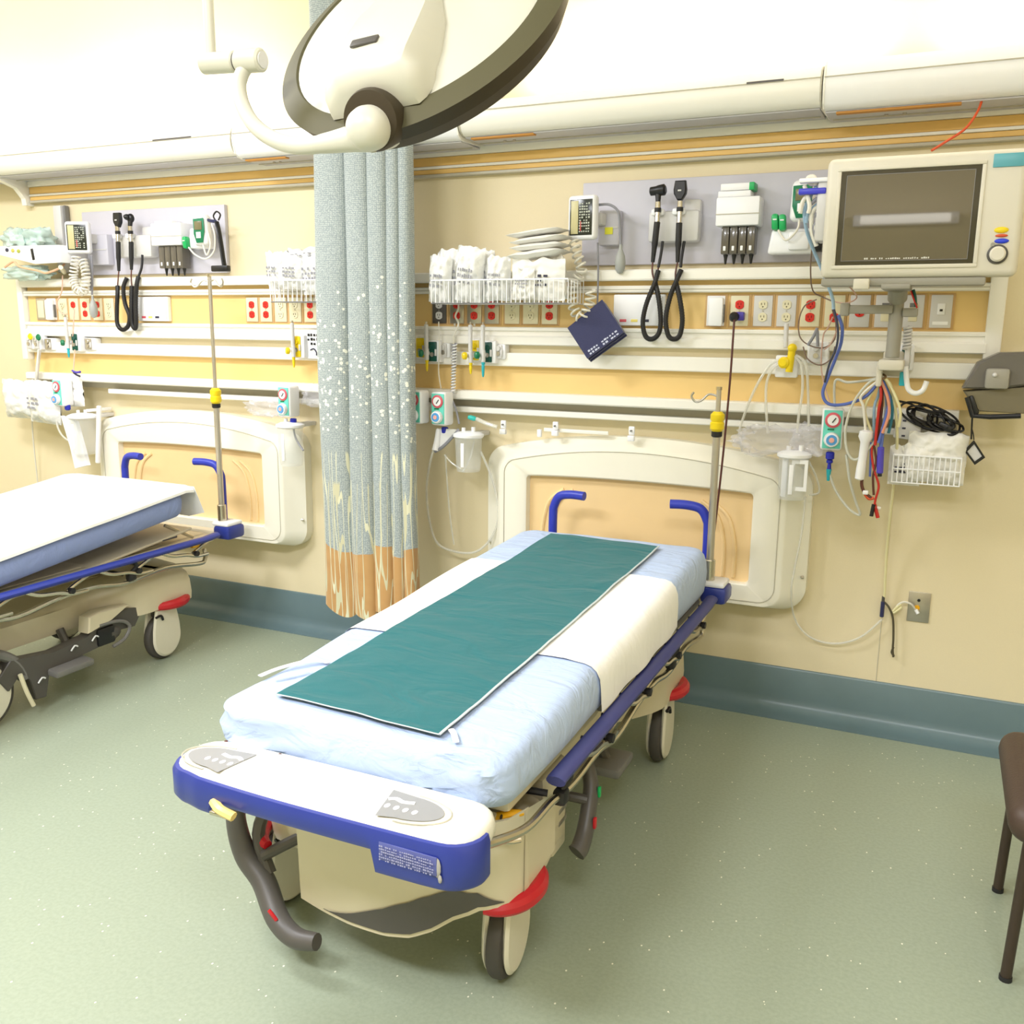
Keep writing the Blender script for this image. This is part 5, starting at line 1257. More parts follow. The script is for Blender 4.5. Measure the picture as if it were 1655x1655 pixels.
# suction regulators
def regulator(c, label, lean=0.0, tall=False):
    w_, h, d = (.078, .150, .075) if not tall else (.078, .160, .06)
    t = thing('suction_regulator', label, 'regulator', (c[0], c[1], c[2] - h / 2), 'suction regulators with teal faces')
    c = V(*c); R = rotm(rz=lean)
    MB().box(c, (w_, d, h), WHT, .012, R, 3).obj('case', t)
    n = R @ V(0, -1, 0); u = R @ U
    q = MB().box(c + n * (d / 2), (w_ * .84, .005, h * .90), TEALF, .0024 , R); fo = q.obj('face', t)
    a = c + n * (d / 2 + .002) + UP * h * .22
    q = MB().lathe(a, n, [(.029, 0), (.029, .004), (.026, .006)], PINK, 24); do = q.obj('dial', t)
    q = MB().lathe(a + n * .006, n, [(.020, 0), (.020, .0015)], WHT, 24); q.box(a + n * .009 + u * .004, (.004, .002, .022), BLACK, .001, R @ rotm(ry=.6)); q.obj('needle', do)
    b = c + n * (d / 2 + .002) - UP * h * .24
    q = MB().lathe(b, n, [(.027, 0), (.029, .006), (.025, .020), (.015, .022)], WHT, 24); ko = q.obj('knob', t)
    q = MB().lathe(b + n * .021, n, [(.020, 0), (.019, .003)], SKY, 20); q.lathe(b + n * .024, n, [(.010, 0), (.009, .002)], mat('knob_pink', (236, 176, 166), .4), 16); q.obj('knob_ring', ko)
    q = MB().box(c + n * (d / 2 + .003) + u * (-.005), (.024, .002, .006), GRN); q.obj('marks', fo)
    q = MB().cyl((c.x, c.y + d / 2 - .004, c.z), (c.x, -.118 if c.z < 1.32 else -.05, c.z), .014, WHTG, 14, .003); q.obj('wall_mount', t)
    return t
def blue_trap(p, label, tip=None):
    q = MB().lathe(p, (0, 0, -1), [(.012, 0), (.016, .004), (.016, .026), (.008, .032)], mat('trap_blue', (34, 44, 176), .35), 16)
    if tip: q.lathe((p[0], p[1], p[2] - .032), (0, 0, -1), [(.012, 0), (.012, .010), (.006, .014), (.008, .035)], MATS['trap_blue'], 14); q.lathe((p[0], p[1], p[2] - .067), (0, 0, -1), [(.010, 0), (.008, .02), (.005, .045)], tip, 12)
    tag(q.obj('tube_connector'), label, 'connector', 'blue tube connectors')
regulator((-2.1390, -0.220, 1.2350), 'white suction regulator with teal face touching the curtain', -.05); regulator((-2.0310, -0.190, 1.2300), 'white suction regulator with teal face, second from the curtain', -.05)
regulator((-0.3590, -0.170, 1.2270), 'white suction regulator with teal face hanging over the rail near the monitor cables', .12, True)
regulator((-4.4340, -0.190, 1.2100), 'white suction regulator in front of plastic packs, left bay', -.05); regulator((-2.8910, -0.180, 1.2260), 'white suction regulator with teal face left of the curtain, left bay', -.1)
blue_trap((-2.0350, -0.160, 1.1430), 'blue tube connector below the regulator second from the curtain'); blue_trap((-0.3590, -0.170, 1.1390), 'blue and teal tube connector below the regulator near the monitor cables', TEAL)
blue_trap((-4.4090, -0.190, 1.1430), 'blue tube connector under the far left regulator'); blue_trap((-2.8690, -0.180, 1.1430), 'blue tube connector under the regulator left of the curtain')
for k, (p_, l_) in enumerate((((-0.3050, -0.100, 2.7330), ''),)): pass
# rail clips and hooks under the right rail
for p_, l_ in (((-1.7680, -0.100, 1.1630), 'small white rail hook nearest the suction canister'), ((-1.5160, -0.100, 1.1700), 'small white rail hook above the left part of the right bumper'), ((-1.1690, -0.100, 1.1680), 'small white rail hook above the middle of the right bumper')):
    q = MB().box(p_, (.026, .012, .036), WHT, .004); q.cyl((p_[0], p_[1], p_[2]), (p_[0], p_[1] - .016, p_[2]), .004, MGREY, 8); q.box((p_[0], p_[1] - .004, p_[2] - .032), (.030, .022, .024), WHT, .004); tag(q.obj('rail_hook'), l_, 'hook', 'white rail hooks')
q = MB().box((-1.5960, -0.090, 1.1320), (.020, .016, .034), WHT, .003); q.box(((-1.4270, -0.090, 1.1420)[0], -.085, (-1.5970, -0.090, 1.1490)[2]), (.30, .010, .016), RAILW, .003); tag(q.obj('cord_rest'), 'thin cream cord rest above the right bumper', 'rest')

# canisters, masks and tubes
def canister(c, r, h, label, lidm=WHT):
    t = thing('suction_canister', label, 'canister', (c[0], c[1], c[2] - h), 'clear suction canisters')
    MB().lathe(c, (0, 0, -1), [(r * .98, 0), (r, .01), (r * .90, h * .9), (r * .84, h), (.001, h)], CLEAR, 28).obj('jar', t)
    q = MB().lathe((c[0], c[1], c[2] - .004), (0, 0, 1), [(r * 1.02, 0), (r * 1.12, .006), (r * 1.12, .016), (r * .8, .026), (r * .3, .030)], lidm, 28); q.cyl((c[0] + r * .4, c[1], c[2] + .02), (c[0] + r * .4, c[1], c[2] + .045), .009, WHT, 12); q.cyl((c[0] - r * .4, c[1], c[2] + .02), (c[0] - r * .4, c[1], c[2] + .04), .009, lidm, 12); q.obj('lid', t)
    q = MB().box((c[0], c[1] - r * .97, c[2] - h * .5), (.016, .003, h * .7), WHT, .001); q.obj('scale_strip', t)
    q = MB().box((c[0], (c[1] + r) / 2 - .002, c[2] + .004), (.05, abs(c[1] + r) + .004, .02), WHTG, .004); q.obj('wall_mount', t)
canister((-1.9090, -0.170, 1.1060), .062, .155, 'clear suction canister with white lid below the regulators right of the curtain')
t = thing('oxygen_mask', 'clear face mask with white cone hanging under the second regulator from the curtain', 'mask', (-2.0470, -0.180, 1.0370))
q = MB().tube([(-2.0620, -0.170, 1.1310), (-2.0630, -0.180, 1.0810), (-2.0670, -0.190, 1.0360)], lambda u: .012 + .006 * u, WHT, 12, 3); q.add([(-2.0710, -0.170, 1.1360), (-1.9690, -0.170, 1.1360), (-2.0150, -0.180, 1.0730), (-2.0710, -0.190, 1.0310)], [(0, 1, 2, 3)], WHT, False); q.tube([(-2.0710, -0.190, 1.0310), (-2.0290, -0.190, 1.0560), (-1.9730, -0.180, 1.1140), (-1.9570, -0.170, 1.1370)], .0075, CGRY, 8, 5); q.obj('cone', t)
q = MB().tube([(-2.0060, -0.160, 1.2840), (-1.9770, -0.160, 1.2240), (-1.9560, -0.170, 1.1620)], .005, CGRY, 8, 4); q.lathe((-1.9090, -0.170, 1.1950), (1, 0, -.2), [(.008, 0), (.011, .01), (.011, .03), (.006, .04)], mat('fitting_teal', (40, 186, 176), .35), 12); q.tube([(-1.8690, -0.170, 1.1890), (-1.8230, -0.170, 1.1720), (-1.7730, -0.160, 1.1570)], .009, TUBEC, 8, 3); q.obj('fittings', t)
def tubeset(name, label, paths, m, r, cat='tube', grp=None, seg=8):
    q = MB()
    for p in paths: q.tube(p, r, m, seg, 7)
    return tag(q.obj(name), label, cat, grp)
tubeset('suction_tube', 'long clear tube loop hanging between the curtain and the right bumper', [[(-2.0790, -0.180, 1.0430), (-2.0960, -0.180, 0.9990), (-2.1550, -0.120, 0.8560), (-2.1570, -0.100, 0.7030), (-2.1230, -0.090, 0.5830), (-2.0400, -0.090, 0.5470), (-1.9240, -0.090, 0.5510), (-1.8440, -0.090, 0.6130), (-1.7950, -0.100, 0.7080), (-1.7940, -0.110, 0.8260), (-1.8150, -0.140, 0.9430), (-1.8470, -0.170, 1.0430)]], TUBEC, .0055)
tubeset('drain_tube', 'thin clear tube hanging down from the canister right of the curtain', [[(-2.0270, -0.170, 1.0170), (-2.0370, -0.140, 0.9120), (-2.0440, -0.100, 0.7290), (-2.0320, -0.080, 0.5760)], [(-1.9470, -0.170, 0.9570), (-1.9950, -0.170, 0.9820), (-2.0330, -0.170, 1.0160)], [(-1.8760, -0.180, 1.0920), (-1.8950, -0.180, 1.0130), (-1.9330, -0.180, 0.9480)]], TUBEC, .004)
tubeset('thin_cord', 'thin white cord running down past the first green gas outlet', [[(-2.0860, -0.120, 1.6120), (-2.0670, -0.150, 1.5030), (-2.0880, -0.120, 1.3910), (-2.0590, -0.150, 1.3150)]], CWHT, .0028)
tubeset('thin_cord', 'white cord crossing the second outlet from the curtain', [[(-2.0020, -0.100, 1.7210), (-1.9900, -0.110, 1.6750), (-2.0060, -0.110, 1.6370), (-1.9850, -0.120, 1.6020), (-2.0050, -0.130, 1.5450), (-1.9990, -0.130, 1.4630)]], CWHT, .0045)
q = MB(); coil(q, [V(*(-1.9970, -0.140, 1.5180)), V(*(-2.0000, -0.140, 1.4220)), V(*(-1.9980, -0.150, 1.3010))], .009, .0032, PRINTG, 16); coil(q, [V(*(-1.9920, -0.142, 1.5150)), V(*(-1.9970, -0.142, 1.4220)), V(*(-1.9960, -0.152, 1.3010))], .009, .0032, WHT, 16); tag(q.obj('twisted_cord'), 'black and white twisted cord hanging above the second regulator from the curtain', 'cord')

canister((-0.4900, -0.170, 1.1110), .058, .165, 'clear suction canister hanging right of the right bumper')
q = MB().box((-0.5190, -0.190, 1.0340), (.022, .02, .16), WHT, .006); q.prism([(-.030, -.06), (.03, -.06), (.03, .06), (-.03, .06), (-.03, -.06), (-.018, -.045), (-.018, .045), (.018, .045), (.018, -.045), (-.018, -.045)], WHT, (-0.4610, -0.210, 1.0460), (1, 0, 0), (0, 0, 1), (0, -.01, 0)); tag(q.obj('canister_bracket'), 'white bracket holding the right suction canister', 'bracket')
def crumple(c, size, m, label, name='plastic_bag', cat='bag', seed=1, grp=None, k=.35, rz=0, prints=0, pm=PRINT, flatn=False):
    q = MB(); R = rotm(rz=rz); c = V(*c); N = 12
    bm = bmesh.new(); bmesh.ops.create_cube(bm, size=2); bmesh.ops.subdivide_edges(bm, edges=bm.edges[:], cuts=9, use_grid_fill=True)
    vs = []
    for v in bm.verts:
        p = v.co.copy(); L = (abs(p.x) ** 4 + abs(p.y) ** 4 + abs(p.z) ** 4) ** .25; p /= L
        s = 1 + k * (noise.noise(p * 2.3 + V(seed * 3.1, 0, 0)) + .45 * abs(noise.noise(p * 6 + V(seed, 5, 0))))
        vs.append(c + R @ V(p.x * size[0] / 2 * s, p.y * size[1] / 2 * s, p.z * size[2] / 2 * s))
    bm.verts.index_update(); q.add(vs, [[v.index for v in f.verts] for f in bm.faces], m); bm.free()
    if prints: q.glyphs(c + R @ V(-size[0] * .32, -size[1] * .5 * 1.08, size[2] * .15), R @ U, UP, prints, 2, size[0] * .6, size[2] * .3, pm, R @ V(0, -1, 0), seed, .004)
    return tag(q.obj(name, None, 60), label, cat, grp)
crumple((-0.5760, -0.150, 1.1670), (.25, .05, .095), CLEAR2, 'crumpled clear plastic bag over the right suction canister, left half', seed=4, k=.6); crumple((-0.4330, -0.140, 1.1740), (.12, .05, .10), CLEAR2, 'small crumpled clear plastic bag left of the hanging regulator', seed=6, k=.6)
tubeset('oxygen_tubing', 'pair of milky tubes arching from the yellow adapter down to the left', [[(-0.5590, -0.150, 1.4830), (-0.6080, -0.140, 1.4580), (-0.6570, -0.140, 1.3730), (-0.6960, -0.140, 1.2620), (-0.7130, -0.130, 1.1860), (-0.6990, -0.120, 1.1110)], [(-0.5540, -0.150, 1.4780), (-0.5980, -0.150, 1.4400), (-0.6160, -0.150, 1.3870), (-0.6130, -0.150, 1.3030), (-0.5990, -0.150, 1.1940)]], TUBEC, .0052)
tubeset('oxygen_tubing', 'pair of milky tubes dropping from the yellow adapter to the right canister', [[(-0.5200, -0.150, 1.4930), (-0.4910, -0.150, 1.4610), (-0.4800, -0.150, 1.3680), (-0.4860, -0.150, 1.2850), (-0.4880, -0.160, 1.2020)], [(-0.5140, -0.150, 1.4980), (-0.4750, -0.150, 1.4660), (-0.4610, -0.140, 1.3680), (-0.4480, -0.140, 1.2260)]], TUBEC, .0052)
tubeset('drain_tube', 'clear tube hanging from the right canister to the floor side of the bumper', [[(-0.4430, -0.170, 1.1100), (-0.4060, -0.150, 1.0370), (-0.3930, -0.130, 0.9740), (-0.4290, -0.130, 0.9590)], [(-0.4390, -0.160, 0.9560), (-0.4440, -0.150, 0.8120), (-0.4630, -0.140, 0.6570), (-0.4700, -0.130, 0.5640), (-0.4570, -0.060, 0.4280), (-0.3930, -0.040, 0.3520), (-0.2960, -0.030, 0.3370), (-0.2030, -0.030, 0.3780), (-0.1270, -0.030, 0.4650)]], TUBEC, .0042)

# wire baskets and their contents
def wire_basket(x0, x1, z0, z1, yb, yf, label, n, rim=.0035, grp='white wire baskets'):
    q = MB()
    for z in (z0, (z0 + z1) / 2 if z1 - z0 > .1 else z0, z1): q.tube([(x0, yb, z), (x0, yf, z), (x1, yf, z), (x1, yb, z)], rim if z == z1 else .0024, WHT, 6, closed=True)
    for i in range(n + 1):
        x = x0 + (x1 - x0) * i / n
        q.tube([(x, yf, z1), (x, yf, z0), (x, yb, z0), (x, yb, z1)], .0022, WHT, 6)
    for i in range(1, 5):
        y = yb + (yf - yb) * i / 5
        for x in (x0, x1): q.tube([(x, y, z1), (x, y, z0)], .0022, WHT, 6)
    tag(q.obj('wire_basket'), label, 'basket', grp)
bx0, bx1 = (-2.0210, -0.300, 1.7410)[0], (-1.3930, -0.300, 1.7370)[0]
wire_basket(bx0, bx1, (-1.7180, -0.300, 1.6890)[2], (-1.7190, -0.300, 1.7840)[2], -.125, -.30, 'long white wire basket heaped with packs, right of the curtain', 30)
zb_ = (-1.7420, -0.250, 1.6980)[2]
def pouch(c, s, label, m=WRAP, rot=None, seed=1, pr=0, pm=PRINTG, name='supply_pack', grp='white supply packs in the long basket'):
    R = rot or Matrix.Identity(3); c = V(*c); q = MB()
    def fn(u, v, sg):
        a, b = u * 2 - 1, v * 2 - 1; e = (1 - a ** 4) * (1 - b ** 4)
        return c + R @ V(a * s[0] / 2, sg * (s[1] / 2) * e + .011 * noise.noise(V(a * 3 + seed, b * 3, sg)) + .006 * abs(noise.noise(V(a * 7 + seed, b * 7 - a * 3, sg))), b * s[2] / 2 + .018 * noise.noise(V(a * 2.5, seed, 0)) * (b > 0) )
    q.grid(lambda u, v: fn(u, v, -1), 22, 20, m); q.grid(lambda u, v: fn(u, v, 1), 12, 10, m)
    if pr: q.glyphs(c + R @ V(-s[0] * .3, -s[1] * .5 - .004, s[2] * .16), R @ U, R @ UP, pr, 3, s[0] * .55, s[2] * .32, pm, R @ V(0, -1, 0), seed, .003)
    tag(q.obj(name, None, 70), label, 'pack', grp)
pk = [((-2.0090, -0.240, 1.7900), (.11, .06, .20), .12, 'leftmost clear-wrapped pack leaning in the long basket beside the curtain'), ((-1.9670, -0.200, 1.8050), (.12, .06, .23), -.10, 'clear-wrapped pack, second from left in the long basket'),
      ((-1.8600, -0.250, 1.8090), (.13, .07, .23), .15, 'clear-wrapped pack with a peaked top near the middle left of the long basket'), ((-1.8060, -0.210, 1.8020), (.12, .06, .21), -.12, 'clear-wrapped pack in the middle of the long basket'),
      ((-1.7210, -0.260, 1.7910), (.11, .06, .18), .08, 'clear-wrapped pack just left of the paper packs in the long basket')]
for i, (c, s, a, l) in enumerate(pk): pouch(c, s, l, WRAP, rotm(rx=.12, ry=a), i + 2, 7, PRINTG)
pouch((-1.5410, -0.260, 1.7840), (.235, .035, .165), 'upright white paper pack with small print at the front right of the long basket', PAPER, rotm(rx=.05, ry=.02), 12, 5, PRINT)
pouch((-1.5960, -0.285, 1.7690), (.10, .02, .12), 'small upright white pack with fine print at the centre front of the long basket', PAPER, rotm(rx=.03), 15, 6, PRINTG)
pouch((-1.4830, -0.220, 1.7900), (.10, .05, .17), 'white pack at the right end of the long basket under the gauge', PAPER, rotm(rx=.1, ry=-.04), 14)
for i, (p, s, a, l) in enumerate((((-1.5540, -0.220, 1.8880), (.235, .15, .035), .10, 'lowest flat white pack of the pile above the long basket'), ((-1.5490, -0.220, 1.9170), (.225, .15, .030), .06, 'second flat white pack from the bottom of the pile above the long basket'),
                                 ((-1.5440, -0.220, 1.9440), (.235, .15, .026), .10, 'third flat white pack of the pile above the long basket'), ((-1.5610, -0.220, 1.9720), (.235, .15, .022), .11, 'topmost flat white pack of the pile, tilted up to the right'))):
    q = MB()
    c = V(*p); R = rotm(ry=-a)
    q.grid(lambda u, v: c + R @ V((u - .5) * s[0], (v - .5) * s[1], s[2] / 2 * (1 - abs(2 * u - 1) ** 5) * (1 - abs(2 * v - 1) ** 4) + .004 * noise.noise(V(u * 4, v * 4, i))), 14, 10, PAPER)
    q.grid(lambda u, v: c + R @ V((u - .5) * s[0], (v - .5) * s[1], -s[2] / 2 * (1 - abs(2 * u - 1) ** 5) * (1 - abs(2 * v - 1) ** 4) + .004 * noise.noise(V(u * 4, v * 4, i))), 14, 10, PAPER)
    tag(q.obj('flat_pack', None, 70), l, 'pack', 'flat white packs piled on the long basket')
# short basket left of the curtain
wire_basket((-2.9450, -0.220, 1.7500)[0], (-2.5790, -0.220, 1.7470)[0], (-2.7910, -0.220, 1.6980)[2], (-2.7870, -0.220, 1.7970)[2], -.125, -.22, 'short white wire basket holding packs, left of the curtain', 14)
GSB = 'packs in the short basket left of the curtain'
pouch((-2.9350, -0.180, 1.8460), (.11, .06, .17), 'clear-wrapped pack at the left end of the short basket', WRAP, rotm(rx=.1), 21, 4, PRINTG, 'supply_pack', GSB); pouch((-2.8260, -0.190, 1.8410), (.13, .06, .17), 'clear-wrapped pack in the middle of the short basket', WRAP, rotm(rx=.1, ry=.06), 22, 4, PRINTG, 'supply_pack', GSB)
pouch((-2.7160, -0.180, 1.8340), (.15, .06, .20), 'clear-wrapped pack at the curtain end of the short basket', WRAP, rotm(rx=.1, ry=-.05), 23, 5, PRINTG, 'supply_pack', GSB); pouch((-2.7600, -0.170, 1.9120), (.22, .07, .07), 'flat pack lying on top of the short basket', PAPER, rotm(ry=-.06), 24, 5, PRINTG, 'supply_pack', GSB)
# right lower basket
wire_basket((-0.1330, -0.220, 1.0910)[0], (0.0930, -0.220, 1.1080)[0], (-0.0090, -0.220, 1.0480)[2], (-0.0180, -0.220, 1.1490)[2], -.06, -.22, 'white wire basket of packs low on the wall at the right', 13)
GRB = 'packs in the low right basket'
pouch((-0.0940, -0.170, 1.1050), (.11, .05, .15), 'white pack with a dark barcode at the left end of the low right basket', PAPER, rotm(rx=.08), 31, 4, PRINT, 'supply_pack', GRB); pouch((-0.0430, -0.190, 1.1210), (.12, .05, .14), 'white folded pack in the middle of the low right basket', PAPER, rotm(rx=.06, ry=-.05), 32, 0, PRINT, 'supply_pack', GRB)
pouch((0.0100, -0.170, 1.1740), (.20, .08, .12), 'large grey-white pack bulging out of the low right basket', PAPER, rotm(rx=.06, ry=.02), 33, 0, PRINT, 'supply_pack', GRB); pouch((0.0470, -0.170, 1.1090), (.12, .06, .13), 'white pack at the right end of the low right basket', PAPER, rotm(rx=.05), 34, 0, PRINT, 'supply_pack', GRB)
q = MB().box((-0.0950, -0.130, 1.2440), (.09, .05, .09), WHTG, .006, rotm(ry=.1)); a_ = V(*(-0.1090, -0.158, 1.2690)); 
for i in range(3): q.box(a_ + V(0, 0, -.028 * i), (.012, .003, .006), PRINT)
tag(q.obj('grey_carton'), 'pale grey carton standing behind the black cables in the low right basket', 'box')
q = MB(); rr = random.Random(4); cc = V(*(-0.0130, -0.170, 1.2750))
for k in range(9):
    a0 = rr.uniform(0, 6.28); rx_, rz_ = rr.uniform(.035, .085), rr.uniform(.018, .045); pts = []
    for i in range(12):
        a = a0 + 2 * PI * i / 12; pts.append(cc + V(rx_ * math.cos(a) + .012 * k - .05, rr.uniform(-.02, .02), rz_ * math.sin(a) - .30 * (rx_ * math.cos(a) + .012 * k - .05) + .005))
    q.tube(pts, .0042, CBLK, 7, 5, closed=True)
q.tube([(-0.1410, -0.130, 1.3380), (-0.0980, -0.140, 1.3310), (-0.0650, -0.160, 1.3160)], .004, CBLK, 6, 4); q.box((0.0290, -0.170, 1.2540), (.05, .03, .025), BLACK, .006, rotm(ry=.4)); q.tube([(-0.0220, -0.170, 1.3010), (0.0040, -0.170, 1.3090), (0.0220, -0.180, 1.3080)], .006, CBLK, 6, 3); q.tube([(0.0340, -0.170, 1.2500), (0.0550, -0.180, 1.2340), (0.0760, -0.180, 1.2290)], .004, CBLK, 6, 3)
tag(q.obj('cable_bundle'), 'tangled black cable bundle on top of the low right basket', 'cable')
def tag_frame():
    P = [V(*(0.1260, -0.170, 1.2130)), V(*(0.1680, -0.170, 1.1530)), V(*(0.1370, -0.170, 1.1240)), V(*(0.0980, -0.170, 1.1730))]; c = sum(P, V(0, 0, 0)) / 4
    q = MB(); I = [c + (p - c) * .70 for p in P]; n = V(0, -.008, 0)
    for i in range(4):
        j = (i + 1) % 4; q.add([P[i], P[j], I[j], I[i], P[i] + n, P[j] + n, I[j] + n, I[i] + n], [(0, 1, 2, 3), (7, 6, 5, 4), (0, 4, 5, 1), (2, 6, 7, 3)], BLACK, False)
    t = thing('luggage_tag', 'black framed card tag dangling right of the low right basket', 'tag', tuple(P[2])); q.obj('frame', t); MB().add([p + n * .5 for p in I], [(0, 1, 2, 3)], WHTG, False).obj('card', t)
    q = MB().tube([P[0], P[0] + V(-.004, 0, .02), P[0] + V(-.012, .0, .045)], .002, CBLK, 6, 3); q.obj('loop', t)
tag_frame()
# far left tray with teal-tinted bags
t = thing('wall_tray', 'white printed tray on a beige bracket at the far left edge', 'tray', (-4.5490, -0.200, 1.8920))
q = MB(); z_ = (-4.5360, -0.200, 1.9890)[2]
xA, xB = (-4.7520, -0.240, 1.9260)[0] - .03, (-4.3120, -0.240, 1.9170)[0]
q.prism([(xA, .0), (xB, -.005), (xB, -.095), (xB - .19, -.10), (xA, -.045)], WHT, (0, -.24, z_ + .01), (1, 0, 0), (0, 0, 1), (0, .008, 0), .002); q.box(((xA + xB) / 2, -.15, z_ - .035), (xB - xA, .18, .006), WHT, .002); q.box((xB, -.15, z_ - .04), (.008, .18, .09), WHT, .003); q.obj('tray', t)
q = MB(); a_ = V((xA + .07), -.242, z_ - .012)
for i, m in enumerate((PRINT, mat('print_yellow', (200, 190, 90), .5), mat('print_olive', (170, 176, 70), .5))): q.ball(a_ + V(.045 * i, 0, -.004 * i), .013, m, (1.1, .2, .8), 10)
q.box(((-4.5140, -0.245, 1.9470)[0], -.242, (-4.5200, -0.240, 1.9500)[2]), (.018, .004, .06), BLACK, .002, rotm(ry=-.15)); q.obj('print', t)
q = MB().tube([(-4.7430, -0.240, 1.8860), (-4.6700, -0.240, 1.9140), (-4.6250, -0.240, 1.8870), (-4.5050, -0.230, 1.8660), (-4.4480, -0.220, 1.8530), (-4.3750, -0.200, 1.8760), (-4.3770, -0.160, 1.9010)], .006, mat('beige_wire', (222, 176, 140), .5), 8, 6); q.cyl((-4.4300, -0.120, 1.8620), (-4.3360, -0.220, 1.8810), .012, IVORY, 12); q.obj('support', t)
GTB = mat('pale_aqua_film', (206, 230, 224), .15, alpha=.75, bump=.6, bscale=22, coat=.5)
crumple((-4.6900, -0.170, 2.0350), (.17, .12, .10), GTB, 'pale aqua plastic bag at the left end of the far left tray', seed=11, grp='pale aqua bags', k=.5); crumple((-4.5610, -0.160, 2.0320), (.15, .12, .11), GTB, 'pale aqua plastic bag at the right end of the far left tray', seed=12, grp='pale aqua bags', k=.5)
crumple((-4.6670, -0.160, 1.8590), (.30, .10, .07), GTB, 'pale aqua plastic bag tucked beneath the far left tray', seed=13, grp='pale aqua bags', k=.4)
tubeset('hanging_cable', 'thin peach cord looping in front of the left outlets', [[(-4.4220, -0.140, 1.8440), (-4.4370, -0.140, 1.7620), (-4.4950, -0.130, 1.6960), (-4.4840, -0.120, 1.6450), (-4.4370, -0.120, 1.6360)], [(-4.3770, -0.120, 1.6620), (-4.3660, -0.140, 1.5960), (-4.3910, -0.140, 1.4610)]], mat('cord_peach', (226, 190, 168), .5), .0035)
# left bay lower things
GLP = 'large plastic packs low on the left wall'
pouch((-4.8000, -0.170, 1.1560), (.28, .10, .22), 'large pale plastic pack at the left photo edge below the rail', WRAP, rotm(rx=.05), 41, 0, PRINTG, 'supply_pack', GLP); pouch((-4.5760, -0.200, 1.1500), (.24, .10, .24), 'large pale plastic pack behind the far left regulator', WRAP, rotm(rx=.03, ry=.05), 42, 4, PRINTG, 'supply_pack', GLP)
pouch((-4.4280, -0.130, 1.2070), (.16, .05, .16), 'grey-white plastic pack right of the far left regulator', PAPER, rotm(ry=-.05), 43, 0, PRINT, 'supply_pack', GLP)
canister((-4.2900, -0.200, 1.0770), .07, .20, 'clear suction canister with wide white lid, left bay')
q = MB(); P = [V(*(-4.4450, -0.210, 1.0810)), V(*(-4.3330, -0.210, 1.0520)), V(*(-4.2580, -0.220, 0.8160)), V(*(-4.3570, -0.220, 0.7920)), V(*(-4.3810, -0.220, 0.9120))]; q.add(P + [p + V(.004, .02, 0) for p in P], [(0, 1, 2, 3, 4), (9, 8, 7, 6, 5), (0, 5, 6, 1), (1, 6, 7, 2), (2, 7, 8, 3), (3, 8, 9, 4), (4, 9, 5, 0)], WHT, False); tag(q.obj('paper_strip'), 'white sleeve-like strip hanging in front of the left bay canister', 'strip')
q = MB().cyl((-4.1890, -0.170, 1.1440), (-4.2330, -0.170, 0.8250), .013, WHT, 14, .003); q.box(V(*(-4.2710, -0.100, 1.1150)), (.02, .16, .016), WHT, .003); tag(q.obj('suction_wand'), 'straight white suction wand hanging left of the left bumper', 'wand')
tubeset('suction_tube', 'clear tube curling beside the white strip, left bay', [[(-4.4870, -0.200, 1.1190), (-4.4800, -0.210, 1.0340), (-4.4490, -0.210, 0.9730), (-4.3920, -0.200, 0.9340), (-4.3320, -0.180, 0.9110), (-4.3070, -0.170, 0.8480), ((-4.3160, -0.170, 0.8060))]], TUBEC, .0055)
q = MB().tube([(-4.3600, -0.180, 1.3310), (-4.3200, -0.190, 1.3230), (-4.2870, -0.190, 1.3270)], .006, PURP, 6, 2); q.tube([(-4.3510, -0.180, 1.3210), (-4.3170, -0.190, 1.3090), (-4.2940, -0.190, 1.3030)], .006, PRINT, 6, 2); q.tube([(-4.3510, -0.160, 1.4450), (-4.3500, -0.170, 1.3950), (-4.3500, -0.180, 1.3350)], .0035, MATS['cord_peach'], 6, 3); tag(q.obj('cable_clip'), 'purple forked clip dangling above the far left regulator', 'clip')
tubeset('hanging_cable', 'thin white cord falling down the wall at the far left', [[(-4.6380, -0.160, 1.4400), (-4.6480, -0.180, 1.2850), (-4.8190, -0.100, 1.0240), (-4.8970, -0.040, 0.6790), (-4.9090, -0.030, 0.6010)]], CWHT, .004)
tubeset('hanging_rod', 'white tube dropping from the second far left gas outlet', [[(-4.6410, -0.150, 1.4400), (-4.6670, -0.150, 1.3530), (-4.6980, -0.150, 1.2290)]], WHTG, .010)
q = MB().box((-4.9320, -0.020, 0.6020), (.05, .03, .05), STEEL, .004); tag(q.obj('cord_outlet'), 'small steel outlet low on the wall behind the left bed', 'outlet')
canister((-2.8900, -0.180, 1.0990), .062, .19, 'clear suction canister in front of the left bumper edge'); tubeset('suction_tube', 'grey suction tube leaning against the canister left of the curtain', [[(-2.8710, -0.180, 1.1060), (-2.8510, -0.190, 1.0470), (-2.8010, -0.200, 0.9900)]], CGRY, .005)
crumple((-3.0470, -0.150, 1.1810), (.20, .05, .07), CLEAR2, 'crumpled clear bag on the rail left of the curtain', seed=17, k=.6); crumple((-2.7580, -0.120, 1.2520), (.16, .05, .09), CLEAR2, 'crumpled clear bag tucked between regulator and curtain', seed=18, k=.5)

